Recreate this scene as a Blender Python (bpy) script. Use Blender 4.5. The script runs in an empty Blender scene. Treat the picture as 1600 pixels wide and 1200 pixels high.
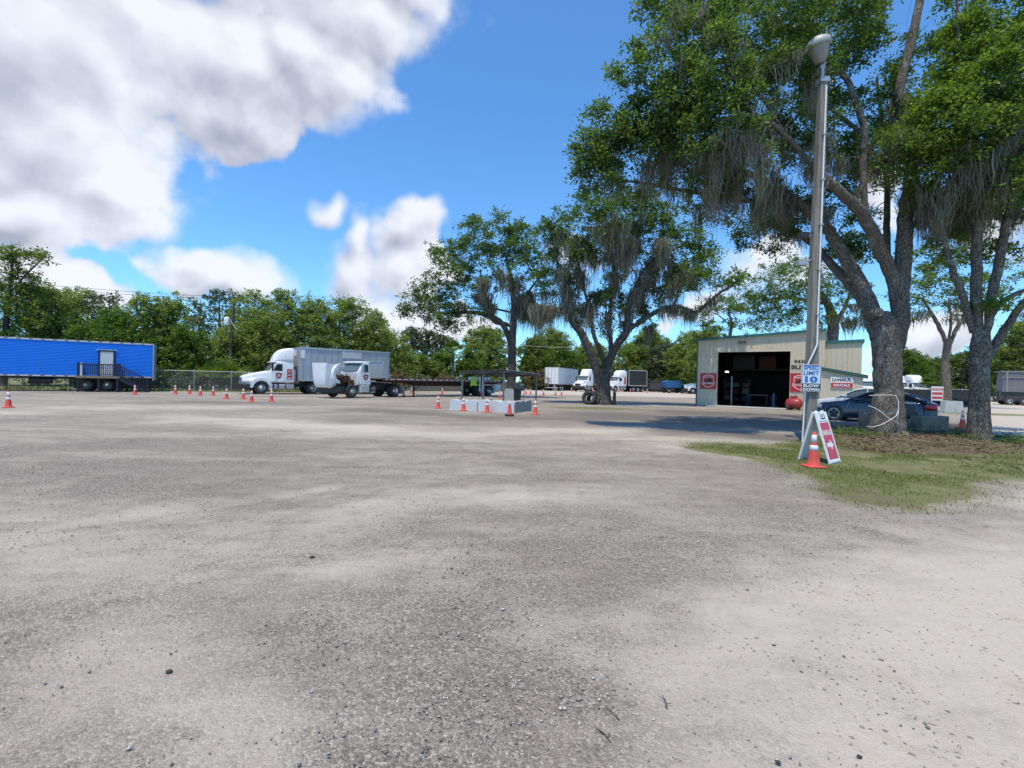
import bpy, math, random
import numpy as np
from mathutils import Matrix, Vector, Euler

scene = bpy.context.scene
col = scene.collection
R = math.radians

# ------------------------------------------------------------------ camera
F, CAMH = 740.0, 1.6                       # focal length in photo pixels (1600 wide), eye height
ROLL, PITCH = R(1.28), math.atan(5 / 740.)
cam_d = bpy.data.cameras.new('camera')
cam = bpy.data.objects.new('camera', cam_d)
col.objects.link(cam)
cam_d.sensor_width = 36.0
cam_d.lens = 36.0 * F / 1600.0
cam_d.clip_start = 0.05
cam_d.clip_end = 3000
cam.matrix_world = (Matrix.Translation((0, 0, CAMH)) @ Matrix.Rotation(R(90) - PITCH, 4, 'X')
                    @ Matrix.Rotation(ROLL, 4, 'Z'))
scene.camera = cam

FWD = np.array([0, math.cos(PITCH), -math.sin(PITCH)])
UPV = np.array([0, math.sin(PITCH), math.cos(PITCH)])


def ray(px, py):
    u = px - 800.; v = 600. - py
    a = u * math.cos(ROLL) - v * math.sin(ROLL)
    b = u * math.sin(ROLL) + v * math.cos(ROLL)
    return np.array([a, 0, 0]) / F + UPV * b / F + FWD


def G(px, py):
    """where the line of sight through a photo point meets the ground"""
    r = ray(px, py)
    t = -CAMH / r[2]
    return Vector((r[0] * t, r[1] * t, 0.0))


def D(px, py, Y):
    """a point at distance Y on a line of sight"""
    r = ray(px, py)
    r = r * (Y / r[1])
    return Vector((r[0], r[1], r[2] + CAMH))


# ------------------------------------------------------------------ light
SUN_EL, SUN_AZ = R(72), R(204)            # azimuth clockwise from +Y (behind the camera, to the left)
sun_dir = Vector((math.sin(SUN_AZ) * math.cos(SUN_EL), math.cos(SUN_AZ) * math.cos(SUN_EL), math.sin(SUN_EL)))
sl = bpy.data.lights.new('sun', 'SUN')
sl.energy = 3.6
sl.angle = R(0.55)
sl.color = (1.0, 0.875, 0.67)
so = bpy.data.objects.new('sun', sl)
col.objects.link(so)
so.rotation_euler = sun_dir.to_track_quat('Z', 'Y').to_euler()

scene.view_settings.view_transform = 'Standard'
scene.view_settings.look = 'None'
scene.view_settings.exposure = 0.3
scene.view_settings.gamma = 1.0


class NT:
    """small helper for wiring shader nodes"""
    def __init__(self, tree):
        self.t = tree

    def n(self, kind, **kw):
        nd = self.t.nodes.new(kind)
        for k, v in kw.items():
            setattr(nd, k, v)
        return nd

    def put(self, sock, v):
        if v is None:
            return
        if isinstance(v, (int, float, tuple, list)):
            if sock.type in ('RGBA',) and isinstance(v, (tuple, list)) and len(v) == 3:
                v = tuple(v) + (1,)
            if sock.type == 'RGBA' and isinstance(v, (int, float)):
                v = (v, v, v, 1)
            sock.default_value = v
        else:
            self.t.links.new(v, sock)

    def m(self, op, a, b=None, c=None, clamp=False):
        nd = self.n('ShaderNodeMath', operation=op, use_clamp=clamp)
        self.put(nd.inputs[0], a); self.put(nd.inputs[1], b); self.put(nd.inputs[2], c)
        return nd.outputs[0]

    def vm(self, op, a, b=None, s=None):
        nd = self.n('ShaderNodeVectorMath', operation=op)
        self.put(nd.inputs[0], a); self.put(nd.inputs[1], b)
        if s is not None:
            self.put(nd.inputs['Scale'], s)
        return nd.outputs['Value'] if op in ('DOT_PRODUCT', 'LENGTH') else nd.outputs[0]

    def noise(self, vec, scale, detail=4, rough=.55, dist=0.0, lac=2.0):
        nd = self.n('ShaderNodeTexNoise')
        self.put(nd.inputs['Vector'], vec); self.put(nd.inputs['Scale'], scale)
        nd.inputs['Detail'].default_value = detail
        nd.inputs['Roughness'].default_value = rough
        nd.inputs['Lacunarity'].default_value = lac
        nd.inputs['Distortion'].default_value = dist
        return nd

    def vor(self, vec, scale, feature='F1', smooth=None):
        nd = self.n('ShaderNodeTexVoronoi', feature=feature)
        self.put(nd.inputs['Vector'], vec); self.put(nd.inputs['Scale'], scale)
        return nd

    def step(self, v, a, b, lo=0.0, hi=1.0):
        nd = self.n('ShaderNodeMapRange', interpolation_type='SMOOTHSTEP')
        self.put(nd.inputs[0], v)
        nd.inputs[1].default_value = a; nd.inputs[2].default_value = b
        nd.inputs[3].default_value = lo; nd.inputs[4].default_value = hi
        return nd.outputs[0]

    def lin(self, v, a, b, lo=0.0, hi=1.0):
        nd = self.n('ShaderNodeMapRange', interpolation_type='LINEAR')
        self.put(nd.inputs[0], v)
        nd.inputs[1].default_value = a; nd.inputs[2].default_value = b
        nd.inputs[3].default_value = lo; nd.inputs[4].default_value = hi
        return nd.outputs[0]

    def mix(self, fac, a, b, blend='MIX'):
        nd = self.n('ShaderNodeMix', data_type='RGBA', blend_type=blend)
        self.put(nd.inputs[0], fac); self.put(nd.inputs[6], a); self.put(nd.inputs[7], b)
        return nd.outputs[2]


# ------------------------------------------------------------------ world: sky with cumulus clouds, laid out by compass direction
SKY_S = 0.145
w = bpy.data.worlds.new('World')
scene.world = w
w.use_nodes = True
w.node_tree.nodes.clear()
T = NT(w.node_tree)
sky = T.n('ShaderNodeTexSky', sky_type='NISHITA')
sky.sun_disc = False
sky.sun_elevation = SUN_EL
sky.sun_rotation = SUN_AZ
sky.altitude = 0
sky.air_density = 1.0
sky.dust_density = 0.3
sky.ozone_density = 2.5
tc = T.n('ShaderNodeTexCoord')
DIRV = T.vm('NORMALIZE', tc.outputs['Generated'])

CLOUDS = [  # photo x, y, radius x, radius y, weight
    (60, 100, 330, 250, 1.0), (330, 100, 250, 150, 1.0), (560, 20, 150, 90, .85), (400, 180, 105, 75, .8),
    (180, 290, 140, 90, 1.05), (20, 320, 210, 75, 1.05), (110, 240, 220, 120, 1.1), (500, 95, 130, 95, .95), (350, 175, 140, 85, .95), (500, 326, 44, 30, .75), (620, -60, 120, 90, .8), (250, -150, 500, 200, 1.0),
    (636, 368, 78, 58, .9), (562, 425, 70, 60, .85), (640, 430, 90, 66, .9), (605, 485, 95, 55, .8), (560, 375, 34, 44, .7),
    (345, 425, 128, 46, .9), (300, 402, 64, 30, .7), (130, 440, 120, 44, .7), (30, 410, 120, 60, .7), (500, 326, 40, 24, .42),
    (1180, 430, 120, 60, .5), (1110, 480, 150, 50, .5), (1450, 540, 150, 60, .55), (1590, 330, 110, 90, .5),
    (880, 400, 70, 40, .35), (720, 520, 120, 40, .5), (1400, 300, 60, 60, .3),
]


def cloud_density(dv):
    sep = T.n('ShaderNodeSeparateXYZ'); T.put(sep.inputs[0], dv)
    wn = T.noise(dv, 5.0, 3, .5)
    wv = T.vm('SCALE', T.vm('SUBTRACT', wn.outputs['Color'], (.5, .5, .5)), s=0.16)
    ws = T.n('ShaderNodeSeparateXYZ'); T.put(ws.inputs[0], wv)
    az = T.m('ADD', T.m('ARCTAN2', sep.outputs[0], sep.outputs[1]), ws.outputs[0])
    el = T.m('ADD', T.m('ARCSINE', sep.outputs[2]), ws.outputs[1])
    f = None
    for (px, py, rx, ry, wt) in CLOUDS:
        def ae(x, y):
            r = ray(x, y); r = r / np.linalg.norm(r)
            return math.atan2(r[0], r[1]), math.asin(r[2])
        a0, e0 = ae(px, py)
        ra = abs(ae(px + rx, py)[0] - a0); re = abs(ae(px, py - ry)[1] - e0)
        du = T.m('MULTIPLY', T.m('SUBTRACT', az, a0), 1 / ra)
        dv_ = T.m('MULTIPLY', T.m('SUBTRACT', el, e0), 1 / re)
        d2 = T.m('MULTIPLY_ADD', du, du, T.m('MULTIPLY', dv_, dv_))
        g = T.m('MULTIPLY', T.m('SUBTRACT', 1.0, T.m('SQRT', d2)), wt)
        f = g if f is None else T.m('SMOOTH_MAX', f, g, 0.12)
    n1 = T.noise(dv, 6.0, 11, .60).outputs['Fac']
    v1 = T.vor(T.vm('ADD', dv, wv), 16.0).outputs['Distance']
    f = T.m('MAXIMUM', f, -0.8)
    d = T.m('ADD', f, T.m('MULTIPLY', T.m('SUBTRACT', n1, .5), .95))
    d = T.m('ADD', d, T.m('MULTIPLY', T.m('SUBTRACT', .38, v1), 0.27))
    return d, f, n1


d0, f0, n0 = cloud_density(DIRV)
sd = (Vector((0.55, -0.1, 0.85))).normalized()
d1, f1, n1_ = cloud_density(T.vm('NORMALIZE', T.vm('ADD', DIRV, tuple(sd * 0.035))))
wsp = T.step(T.noise(DIRV, 3.0, 3, .5).outputs['Fac'], .38, .66)
alpha = T.m('DIVIDE', d0, T.m('MULTIPLY_ADD', wsp, .42, .12), clamp=True)
alpha = T.step(alpha, 0.0, 1.0)
relief = T.m('MULTIPLY', T.m('SUBTRACT', d0, d1), 1.25)
big = T.noise(DIRV, 3.6, 5, .5).outputs['Fac']
lit = T.m('ADD', T.m('ADD', 0.70, relief), T.m('MULTIPLY', T.m('SUBTRACT', big, .5), 2.0))
thick = T.step(d0, 0.6, 1.5)
lit = T.m('SUBTRACT', lit, T.m('MULTIPLY', thick, .44), clamp=True)
ccol = T.mix(lit, tuple(c / SKY_S for c in (.34, .365, .45)), tuple(c / SKY_S for c in (.76, .785, .85)))
skyc = T.mix(1.0, sky.outputs[0], (0.63, 1.04, 1.34), 'MULTIPLY')
final = T.mix(T.m('MULTIPLY', alpha, .96), skyc, ccol)
bg = T.n('ShaderNodeBackground')
T.put(bg.inputs[0], final)
bg.inputs[1].default_value = SKY_S
out = T.n('ShaderNodeOutputWorld')
T.t.links.new(bg.outputs[0], out.inputs[0])


# ------------------------------------------------------------------ object helpers
def tag(o, label=None, cat=None, group=None, kind=None):
    if label: o['label'] = label
    if cat: o['category'] = cat
    if group: o['group'] = group
    if kind: o['kind'] = kind
    return o


def empty(name, loc=(0, 0, 0), rz=0.0, label=None, cat=None, group=None):
    o = bpy.data.objects.new(name, None)
    col.objects.link(o)
    o.location = loc
    o.rotation_euler = (0, 0, rz)
    o.empty_display_size = 0.2
    return tag(o, label, cat, group)


def copy_tree(o, parent=None):
    c = o.copy()
    col.objects.link(c)
    c.parent = parent
    for ch in list(o.children):
        copy_tree(ch, c)
    return c


def fast_mesh(name, V, Fq, k=4):
    """mesh from numpy arrays: V (n,3), Fq (m,k)"""
    me = bpy.data.meshes.new(name)
    V = np.asarray(V, dtype=np.float32); Fq = np.asarray(Fq, dtype=np.int32)
    me.vertices.add(len(V)); me.vertices.foreach_set('co', V.ravel())
    me.loops.add(Fq.size); me.loops.foreach_set('vertex_index', Fq.ravel())
    me.polygons.add(len(Fq))
    me.polygons.foreach_set('loop_start', np.arange(0, Fq.size, k, dtype=np.int32))
    me.update(calc_edges=True)
    return me


def link_mesh(name, me, mats, parent=None, loc=(0, 0, 0)):
    o = bpy.data.objects.new(name, me)
    for m_ in (mats if isinstance(mats, (list, tuple)) else [mats]):
        me.materials.append(m_)
    col.objects.link(o)
    o.parent = parent
    o.location = loc
    return o


class MB:
    def __init__(self):
        self.v = []; self.f = []; self.mi = []; self.sm = []

    def add(self, vs, fs, mi=0, smooth=False, mat=None):
        b = len(self.v)
        for p in vs:
            p = Vector(p)
            self.v.append(tuple(mat @ p if mat is not None else p))
        for f in fs:
            self.f.append([i + b for i in f]); self.mi.append(mi); self.sm.append(smooth)
        return self

    def bb(self, x0, x1, y0, y1, z0, z1, mi=0, mat=None):
        vs = [(x, y, z) for z in (z0, z1) for y in (y0, y1) for x in (x0, x1)]
        fs = [(0, 2, 3, 1), (4, 5, 7, 6), (0, 1, 5, 4), (2, 6, 7, 3), (0, 4, 6, 2), (1, 3, 7, 5)]
        return self.add(vs, fs, mi, False, mat)

    def tube(self, pts, rad, n=10, mi=0, smooth=True, cap=True, mat=None, rfun=None):
        pts = [Vector(p) for p in pts]
        if not isinstance(rad, (list, tuple)): rad = [rad] * len(pts)
        vs = []; prev = None
        for i, p in enumerate(pts):
            t = (pts[min(i + 1, len(pts) - 1)] - pts[max(i - 1, 0)])
            if t.length < 1e-9: t = Vector((0, 0, 1))
            t.normalize()
            if prev is None:
                a = Vector((0, 1, 0)) if abs(t.y) < .8 else Vector((1, 0, 0))
                u = t.cross(a).normalized()
            else:
                u = (prev - t * prev.dot(t))
                u = u.normalized() if u.length > 1e-6 else t.orthogonal().normalized()
            prev = u
            v_ = t.cross(u)
            for k in range(n):
                a = 2 * math.pi * k / n
                r_ = rad[i] * (rfun(i, a, p) if rfun else 1.0)
                vs.append(p + (u * math.cos(a) + v_ * math.sin(a)) * r_)
        fs = []
        for i in range(len(pts) - 1):
            for k in range(n):
                k2 = (k + 1) % n
                fs.append((i * n + k, i * n + k2, (i + 1) * n + k2, (i + 1) * n + k))
        self.add(vs, fs, mi, smooth, mat)
        if cap:
            self.add(vs[:n], [tuple(reversed(range(n)))], mi, False, mat)
            self.add(vs[-n:], [tuple(range(n))], mi, False, mat)
        return self

    def cyl(self, p0, p1, r0, r1=None, n=16, mi=0, mat=None):
        return self.tube([p0, p1], [r0, r0 if r1 is None else r1], n, mi, n > 6, True, mat)

    def lathe(self, prof, n=24, mi=0, mat=None, smooth=True):
        """profile of (r, z) turned about z"""
        vs = []; fs = []
        for (r_, z) in prof:
            for k in range(n):
                a = 2 * math.pi * k / n
                vs.append((r_ * math.cos(a), r_ * math.sin(a), z))
        for i in range(len(prof) - 1):
            for k in range(n):
                k2 = (k + 1) % n
                fs.append((i * n + k, i * n + k2, (i + 1) * n + k2, (i + 1) * n + k))
        return self.add(vs, fs, mi, smooth, mat)

    def prism(self, poly, y0, y1, mi=0, mat=None, smooth=False):
        """polygon of (x, z) pulled along y"""
        n = len(poly)
        vs = [(x, y0, z) for x, z in poly] + [(x, y1, z) for x, z in poly]
        fs = [tuple(range(n)), tuple(reversed(range(n, 2 * n)))]
        self.add(vs, fs, mi, False, mat)
        self.add(vs, [(i, i + n, (i + 1) % n + n, (i + 1) % n) for i in range(n)], mi, smooth, mat)
        return self

    def loft(self, rings, mi=0, smooth=True, cap=True, mat=None):
        n = len(rings[0])
        vs = [p for r_ in rings for p in r_]
        fs = []
        for i in range(len(rings) - 1):
            for k in range(n):
                k2 = (k + 1) % n
                fs.append((i * n + k, i * n + k2, (i + 1) * n + k2, (i + 1) * n + k))
        self.add(vs, fs, mi, smooth, mat)
        if cap:
            self.add(rings[0], [tuple(reversed(range(n)))], mi, False, mat)
            self.add(rings[-1], [tuple(range(n))], mi, False, mat)
        return self

    def build(self, name, mats, parent=None, bevel=0.0, loc=(0, 0, 0), rot=None, seg=2, auto=False):
        me = bpy.data.meshes.new(name)
        me.from_pydata(self.v, [], self.f)
        mats = mats if isinstance(mats, (list, tuple)) else [mats]
        for m_ in mats: me.materials.append(m_)
        me.polygons.foreach_set('material_index', self.mi)
        me.polygons.foreach_set('use_smooth', self.sm)
        me.update()
        o = bpy.data.objects.new(name, me)
        col.objects.link(o)
        o.parent = parent
        o.location = loc
        if rot: o.rotation_euler = rot
        if bevel:
            md = o.modifiers.new('bevel', 'BEVEL')
            md.width = bevel; md.segments = seg; md.limit_method = 'ANGLE'; md.angle_limit = R(40)
            md.harden_normals = False
        return o


def ring(x, hb, ht, z0, z1, r=0.08, k=3):
    """rounded cross-section across a vehicle at x: half widths at bottom and top"""
    r = min(r, (z1 - z0) * .49, hb * .9, ht * .9)
    pts = []
    cs = [(hb - r, z0 + r, -90), (ht - r, z1 - r, 0), (-ht + r, z1 - r, 90), (-hb + r, z0 + r, 180)]
    for (y, z, a0) in cs:
        for i in range(k + 1):
            a = R(a0 + 90 * i / k)
            pts.append((x, y + r * math.cos(a), z + r * math.sin(a)))
    return pts


_txt = {}


def text_geo(s, bold=0.0):
    key = (s, bold)
    if key in _txt: return _txt[key]
    cu = bpy.data.curves.new('t', 'FONT')
    cu.body = s; cu.offset = bold; cu.resolution_u = 3
    ob = bpy.data.objects.new('t', cu)
    col.objects.link(ob)
    dg = bpy.context.evaluated_depsgraph_get()
    me = bpy.data.meshes.new_from_object(ob.evaluated_get(dg))
    V = np.array([v.co[:2] for v in me.vertices]); Fs = [tuple(p.vertices) for p in me.polygons]
    bpy.data.objects.remove(ob); bpy.data.curves.remove(cu); bpy.data.meshes.remove(me)
    lo, hi = V.min(0), V.max(0)
    V = (V - lo) / (hi - lo)
    _txt[key] = (V, Fs)
    return _txt[key]


def put_text(mb, s, u0, u1, v0, v1, frame, mi=0, bold=0.02):
    """lettering fitted to the rectangle u0..u1 x v0..v1 of a plane frame (matrix: x=right, y=up, z=out)"""
    V, Fs = text_geo(s, bold)
    vs = [(u0 + a * (u1 - u0), v0 + b * (v1 - v0), 0) for a, b in V]
    mb.add(vs, Fs, mi, False, frame)


def plane_frame(o, right, up):
    right = Vector(right).normalized(); up = Vector(up).normalized(); out_ = right.cross(up)
    m_ = Matrix((right, up, out_)).transposed().to_4x4()
    m_.translation = Vector(o)
    return m_


# ------------------------------------------------------------------ materials
def mat(name, c, rough=.6, metal=0.0, var=0.12, scale=3.0, bump=0.0, bscale=40.0, dirt=None, dscale=1.2, dlo=.52, dhi=.75, spec=.5, coat=0.0):
    m_ = bpy.data.materials.new(name)
    m_.use_nodes = True
    t = NT(m_.node_tree)
    p = m_.node_tree.nodes['Principled BSDF']
    tcn = t.n('ShaderNodeTexCoord').outputs['Object']
    nz = t.noise(tcn, scale, 5, .6).outputs['Fac']
    c2 = t.mix(nz, tuple(x * (1 - var) for x in c), tuple(min(1, x * (1 + var)) for x in c))
    if dirt is not None:
        dn = t.noise(tcn, dscale, 7, .65, .3).outputs['Fac']
        c2 = t.mix(t.step(dn, dlo, dhi), c2, dirt)
    t.put(p.inputs['Base Color'], c2)
    t.put(p.inputs['Roughness'], t.lin(nz, .3, .7, max(.03, rough - .06), min(1, rough + .08)))
    p.inputs['Metallic'].default_value = metal
    p.inputs['Specular IOR Level'].default_value = spec
    if coat: p.inputs['Coat Weight'].default_value = coat
    if bump:
        b = t.n('ShaderNodeBump'); b.inputs['Strength'].default_value = bump; b.inputs['Distance'].default_value = .02
        t.put(b.inputs['Height'], t.noise(tcn, bscale, 5, .6).outputs['Fac'])
        t.put(p.inputs['Normal'], b.outputs[0])
    return m_


def glass(name, c=(.02, .03, .035), rough=.04):
    m_ = mat(name, c, rough, 0, .1)
    m_.node_tree.nodes['Principled BSDF'].inputs['Specular IOR Level'].default_value = .8
    return m_


def leaf_mat(name, dark, mid, light, trans=.28, rough=.45):
    m_ = bpy.data.materials.new(name)
    m_.use_nodes = True
    t = NT(m_.node_tree); t.t.nodes.clear()
    geo = t.n('ShaderNodeNewGeometry')
    tcn = t.n('ShaderNodeTexCoord').outputs['Object']
    r1 = geo.outputs['Random Per Island']
    cl = t.noise(tcn, .55, 3, .6).outputs['Fac']
    f = t.m('ADD', t.m('MULTIPLY', r1, .6), t.m('MULTIPLY', t.m('SUBTRACT', cl, .3), 1.0), clamp=True)
    ramp = t.n('ShaderNodeValToRGB')
    ramp.color_ramp.elements[0].position = .1; ramp.color_ramp.elements[0].color = dark + (1,)
    ramp.color_ramp.elements[1].position = .95; ramp.color_ramp.elements[1].color = light + (1,)
    e = ramp.color_ramp.elements.new(.5); e.color = mid + (1,)
    t.put(ramp.inputs[0], f)
    p = t.n('ShaderNodeBsdfPrincipled')
    t.put(p.inputs['Base Color'], ramp.outputs[0])
    p.inputs['Roughness'].default_value = rough
    p.inputs['Specular IOR Level'].default_value = .35
    tr = t.n('ShaderNodeBsdfTranslucent')
    t.put(tr.inputs[0], t.mix(1.0, ramp.outputs[0], (1.25, 1.5, .6), 'MULTIPLY'))
    mx = t.n('ShaderNodeMixShader'); mx.inputs[0].default_value = trans
    t.t.links.new(p.outputs[0], mx.inputs[1]); t.t.links.new(tr.outputs[0], mx.inputs[2])
    o = t.n('ShaderNodeOutputMaterial'); t.t.links.new(mx.outputs[0], o.inputs[0])
    return m_


def bark_mat(name, c, c2, lich=(.30, .30, .26)):
    m_ = bpy.data.materials.new(name)
    m_.use_nodes = True
    t = NT(m_.node_tree)
    p = m_.node_tree.nodes['Principled BSDF']
    tcn = t.n('ShaderNodeTexCoord').outputs['Object']
    mp = t.n('ShaderNodeMapping'); t.put(mp.inputs[0], tcn); mp.inputs['Scale'].default_value = (1, 1, .3)
    wv = t.noise(tcn, 6, 4, .6)
    v = t.vm('ADD', mp.outputs[0], t.vm('SCALE', wv.outputs['Color'], s=.10))
    vo = t.vor(v, 21.0, 'DISTANCE_TO_EDGE').outputs['Distance']
    crack = t.step(vo, .0, .13)
    fine = t.noise(v, 34, 6, .7).outputs['Fac']
    c3 = t.mix(crack, tuple(x * .6 for x in c2), c)
    c3 = t.mix(t.step(fine, .35, .7), c3, c2)
    lz = t.noise(tcn, 2.3, 6, .7).outputs['Fac']
    c3 = t.mix(t.m('MULTIPLY', t.step(lz, .5, .68), .75), c3, lich)
    t.put(p.inputs['Base Color'], c3)
    p.inputs['Roughness'].default_value = .92
    p.inputs['Specular IOR Level'].default_value = .15
    b = t.n('ShaderNodeBump'); b.inputs['Strength'].default_value = 1.0; b.inputs['Distance'].default_value = .05
    t.put(b.inputs['Height'], t.m('ADD', t.m('MULTIPLY', crack, .8), t.m('MULTIPLY', fine, .5)))
    t.put(p.inputs['Normal'], b.outputs[0])
    return m_


WHITE = mat('white_paint', (.74, .76, .78), .32, 0, .05, 2, dirt=(.40, .375, .33), dscale=2.2, dlo=.52, dhi=.9, coat=.2)
WHITE2 = mat('white_plastic', (.76, .77, .77), .5, 0, .06, 4, dirt=(.5, .48, .45), dscale=3, dlo=.58, dhi=.9)
BLACK = mat('black_chassis', (.018, .018, .019), .6, 0, .3, 6, dirt=(.07, .06, .05), dscale=3, dlo=.55, dhi=.8)
BLACKP = mat('black_plastic', (.02, .02, .022), .45, 0, .2, 6)
RUBBER = mat('rubber', (.028, .027, .026), .85, 0, .25, 8, .3, 60, dirt=(.13, .12, .105), dscale=4, dlo=.5, dhi=.8)
ALU = mat('aluminium', (.62, .63, .64), .34, .9, .08, 5)
CHROME = mat('chrome', (.72, .72, .73), .14, 1.0, .04, 5)
GALV = mat('galvanised_steel', (.40, .42, .43), .5, .6, .12, 9)
SILVER = mat('silver_panel', (.44, .47, .52), .42, .35, .10, 1.5, dirt=(.36, .38, .40), dscale=1.0, dlo=.5, dhi=.75)
GLASS = glass('dark_glass')
GLASSL = glass('pale_glass', (.10, .13, .135), .05)
RED = mat('red_sign', (.50, .022, .035), .5, 0, .08, 4)
REDTAPE = mat('red_tape', (.45, .03, .03), .4, 0, .1, 8)
ORANGE = mat('cone_orange', (.66, .085, .062), .55, 0, .12, 7, .1, 60, dirt=(.36, .075, .06), dscale=5, dlo=.5, dhi=.85)
CONEW = mat('cone_reflective', (.74, .74, .74), .5, 0, .06, 8, dirt=(.5, .48, .46), dscale=8, dlo=.6, dhi=.9)
CONC = mat('concrete', (.42, .43, .42), .85, 0, .12, 6, .4, 50, dirt=(.30, .30, .29), dscale=2.5, dlo=.48, dhi=.8)
CONCD = mat('weathered_concrete', (.20, .175, .135), .92, 0, .35, 6, .6, 30, dirt=(.09, .09, .05), dscale=3, dlo=.45, dhi=.7)
BROWNRAIL = mat('maroon_rail', (.10, .035, .028), .6, 0, .2, 5)
DECKWOOD = mat('deck_wood', (.24, .19, .14), .85, 0, .2, 6, .3, 40)
BLUEP = mat('blue_siding', (.012, .19, .76), .55, 0, .10, 1.2, dirt=(.02, .17, .60), dscale=.8, dlo=.5, dhi=.8, spec=.25)
TEAL = mat('teal_trim', (.025, .14, .135), .5, 0, .12, 3)
NAVYW = mat('dark_stained_wood', (.012, .014, .024), .6, 0, .25, 8)
FRAMEW = mat('grey_white_trim', (.55, .55, .54), .6, 0, .1, 3, dirt=(.4, .39, .36), dscale=3)
AMBER = mat('amber_lens', (.6, .2, .02), .3)
REDLENS = mat('red_lens', (.35, .01, .012), .2, 0, .1, 8, coat=.4)
HEADL = mat('headlamp_lens', (.55, .57, .58), .12, .3, .15, 12)
BLUEL = mat('blue_lettering', (.02, .17, .50), .5, 0, .06, 8)
BLK = mat('black_lettering', (.015, .016, .02), .5, 0, .1, 8)
HIVIS = mat('hi_vis_fabric', (.36, .72, .03), .8, 0, .12, 14, .3, 60)
NAVYF = mat('navy_fabric', (.02, .025, .05), .9, 0, .25, 14, .3, 60)
RUST = mat('engine_brown', (.10, .055, .035), .7, .2, .4, 9)
CREAM = mat('door_panel', (.60, .62, .62), .5, 0, .05, 3, dirt=(.5, .5, .5), dscale=2)
BARK = bark_mat('oak_bark', (.27, .232, .195), (.165, .14, .118), (.38, .375, .34))
BARKD = bark_mat('dark_bark', (.16, .14, .122), (.09, .08, .07), (.25, .24, .22))
BARKP = bark_mat('pale_bark', (.30, .25, .20), (.20, .16, .13))
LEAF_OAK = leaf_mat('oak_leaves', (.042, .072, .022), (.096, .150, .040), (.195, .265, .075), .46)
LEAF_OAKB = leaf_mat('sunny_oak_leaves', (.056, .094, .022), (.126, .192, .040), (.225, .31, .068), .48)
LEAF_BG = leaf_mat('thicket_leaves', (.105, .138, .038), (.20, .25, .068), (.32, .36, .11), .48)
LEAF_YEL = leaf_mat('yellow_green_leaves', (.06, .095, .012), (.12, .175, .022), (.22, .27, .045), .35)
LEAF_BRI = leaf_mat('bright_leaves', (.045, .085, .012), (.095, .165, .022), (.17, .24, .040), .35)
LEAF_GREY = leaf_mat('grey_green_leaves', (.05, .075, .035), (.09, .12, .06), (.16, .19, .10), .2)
LEAF_DRY = leaf_mat('dry_vine_leaves', (.10, .07, .04), (.20, .14, .08), (.32, .24, .15), .2, .8)
MOSS = leaf_mat('grey_moss', (.165, .15, .128), (.25, .232, .205), (.36, .34, .305), .35, .95)
GRASSM = leaf_mat('lawn_grass', (.085, .115, .024), (.15, .18, .042), (.28, .28, .11), .25, .7)
LITTER = leaf_mat('fallen_leaves', (.07, .048, .028), (.16, .11, .07), (.30, .23, .16), .1, .8)
# ------------------------------------------------------------------ ground
def vnoise(x, y, seed):
    xi = np.floor(x).astype(np.int64); yi = np.floor(y).astype(np.int64)
    xf = x - xi; yf = y - yi
    xf = xf * xf * (3 - 2 * xf); yf = yf * yf * (3 - 2 * yf)

    def h(a, b):
        n = (a * 374761393 + b * 668265263 + seed * 1442695041) & 0x7fffffff
        n = (n ^ (n >> 13)) * 1274126177 & 0x7fffffff
        return ((n ^ (n >> 16)) & 0xffff) / 65535.0
    a = h(xi, yi); b = h(xi + 1, yi); c = h(xi, yi + 1); d = h(xi + 1, yi + 1)
    return (a + (b - a) * xf) * (1 - yf) + (c + (d - c) * xf) * yf


def fbm(x, y, seed, o=4):
    s = 0; a = .5; f = 1
    for i in range(o):
        s = s + a * vnoise(x * f, y * f, seed + i); a *= .5; f *= 2.03
    return s / (1 - .5 ** o)


def sstep(v, a, b):
    t = np.clip((v - a) / (b - a), 0, 1)
    return t * t * (3 - 2 * t)


def poly_soft(P, pts, soft):
    """1 inside a ground polygon, falling to 0 over `soft` metres"""
    pts = np.array([(p[0], p[1]) for p in pts], float)
    n = len(pts)
    inside = np.zeros(len(P), bool); dmin = np.full(len(P), 1e9)
    for i in range(n):
        a = pts[i]; b = pts[(i + 1) % n]
        c = ((a[1] > P[:, 1]) != (b[1] > P[:, 1])) & (P[:, 0] < (b[0] - a[0]) * (P[:, 1] - a[1]) / (b[1] - a[1] + 1e-12) + a[0])
        inside ^= c
        ab = b - a; t = np.clip(((P - a) @ ab) / (ab @ ab + 1e-12), 0, 1)
        dmin = np.minimum(dmin, np.linalg.norm(P - (a + t[:, None] * ab), axis=1))
    s = np.where(inside, dmin, -dmin)
    sf = soft if np.isscalar(soft) else soft
    return sstep(s, -sf, sf)


def line_soft(P, pts, wdt):
    dmin = np.full(len(P), 1e9)
    pts = np.array([(p[0], p[1]) for p in pts], float)
    for a, b in zip(pts[:-1], pts[1:]):
        ab = b - a; t = np.clip(((P - a) @ ab) / (ab @ ab + 1e-12), 0, 1)
        dmin = np.minimum(dmin, np.linalg.norm(P - (a + t[:, None] * ab), axis=1))
    return np.exp(-(dmin / wdt) ** 2)


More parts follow.
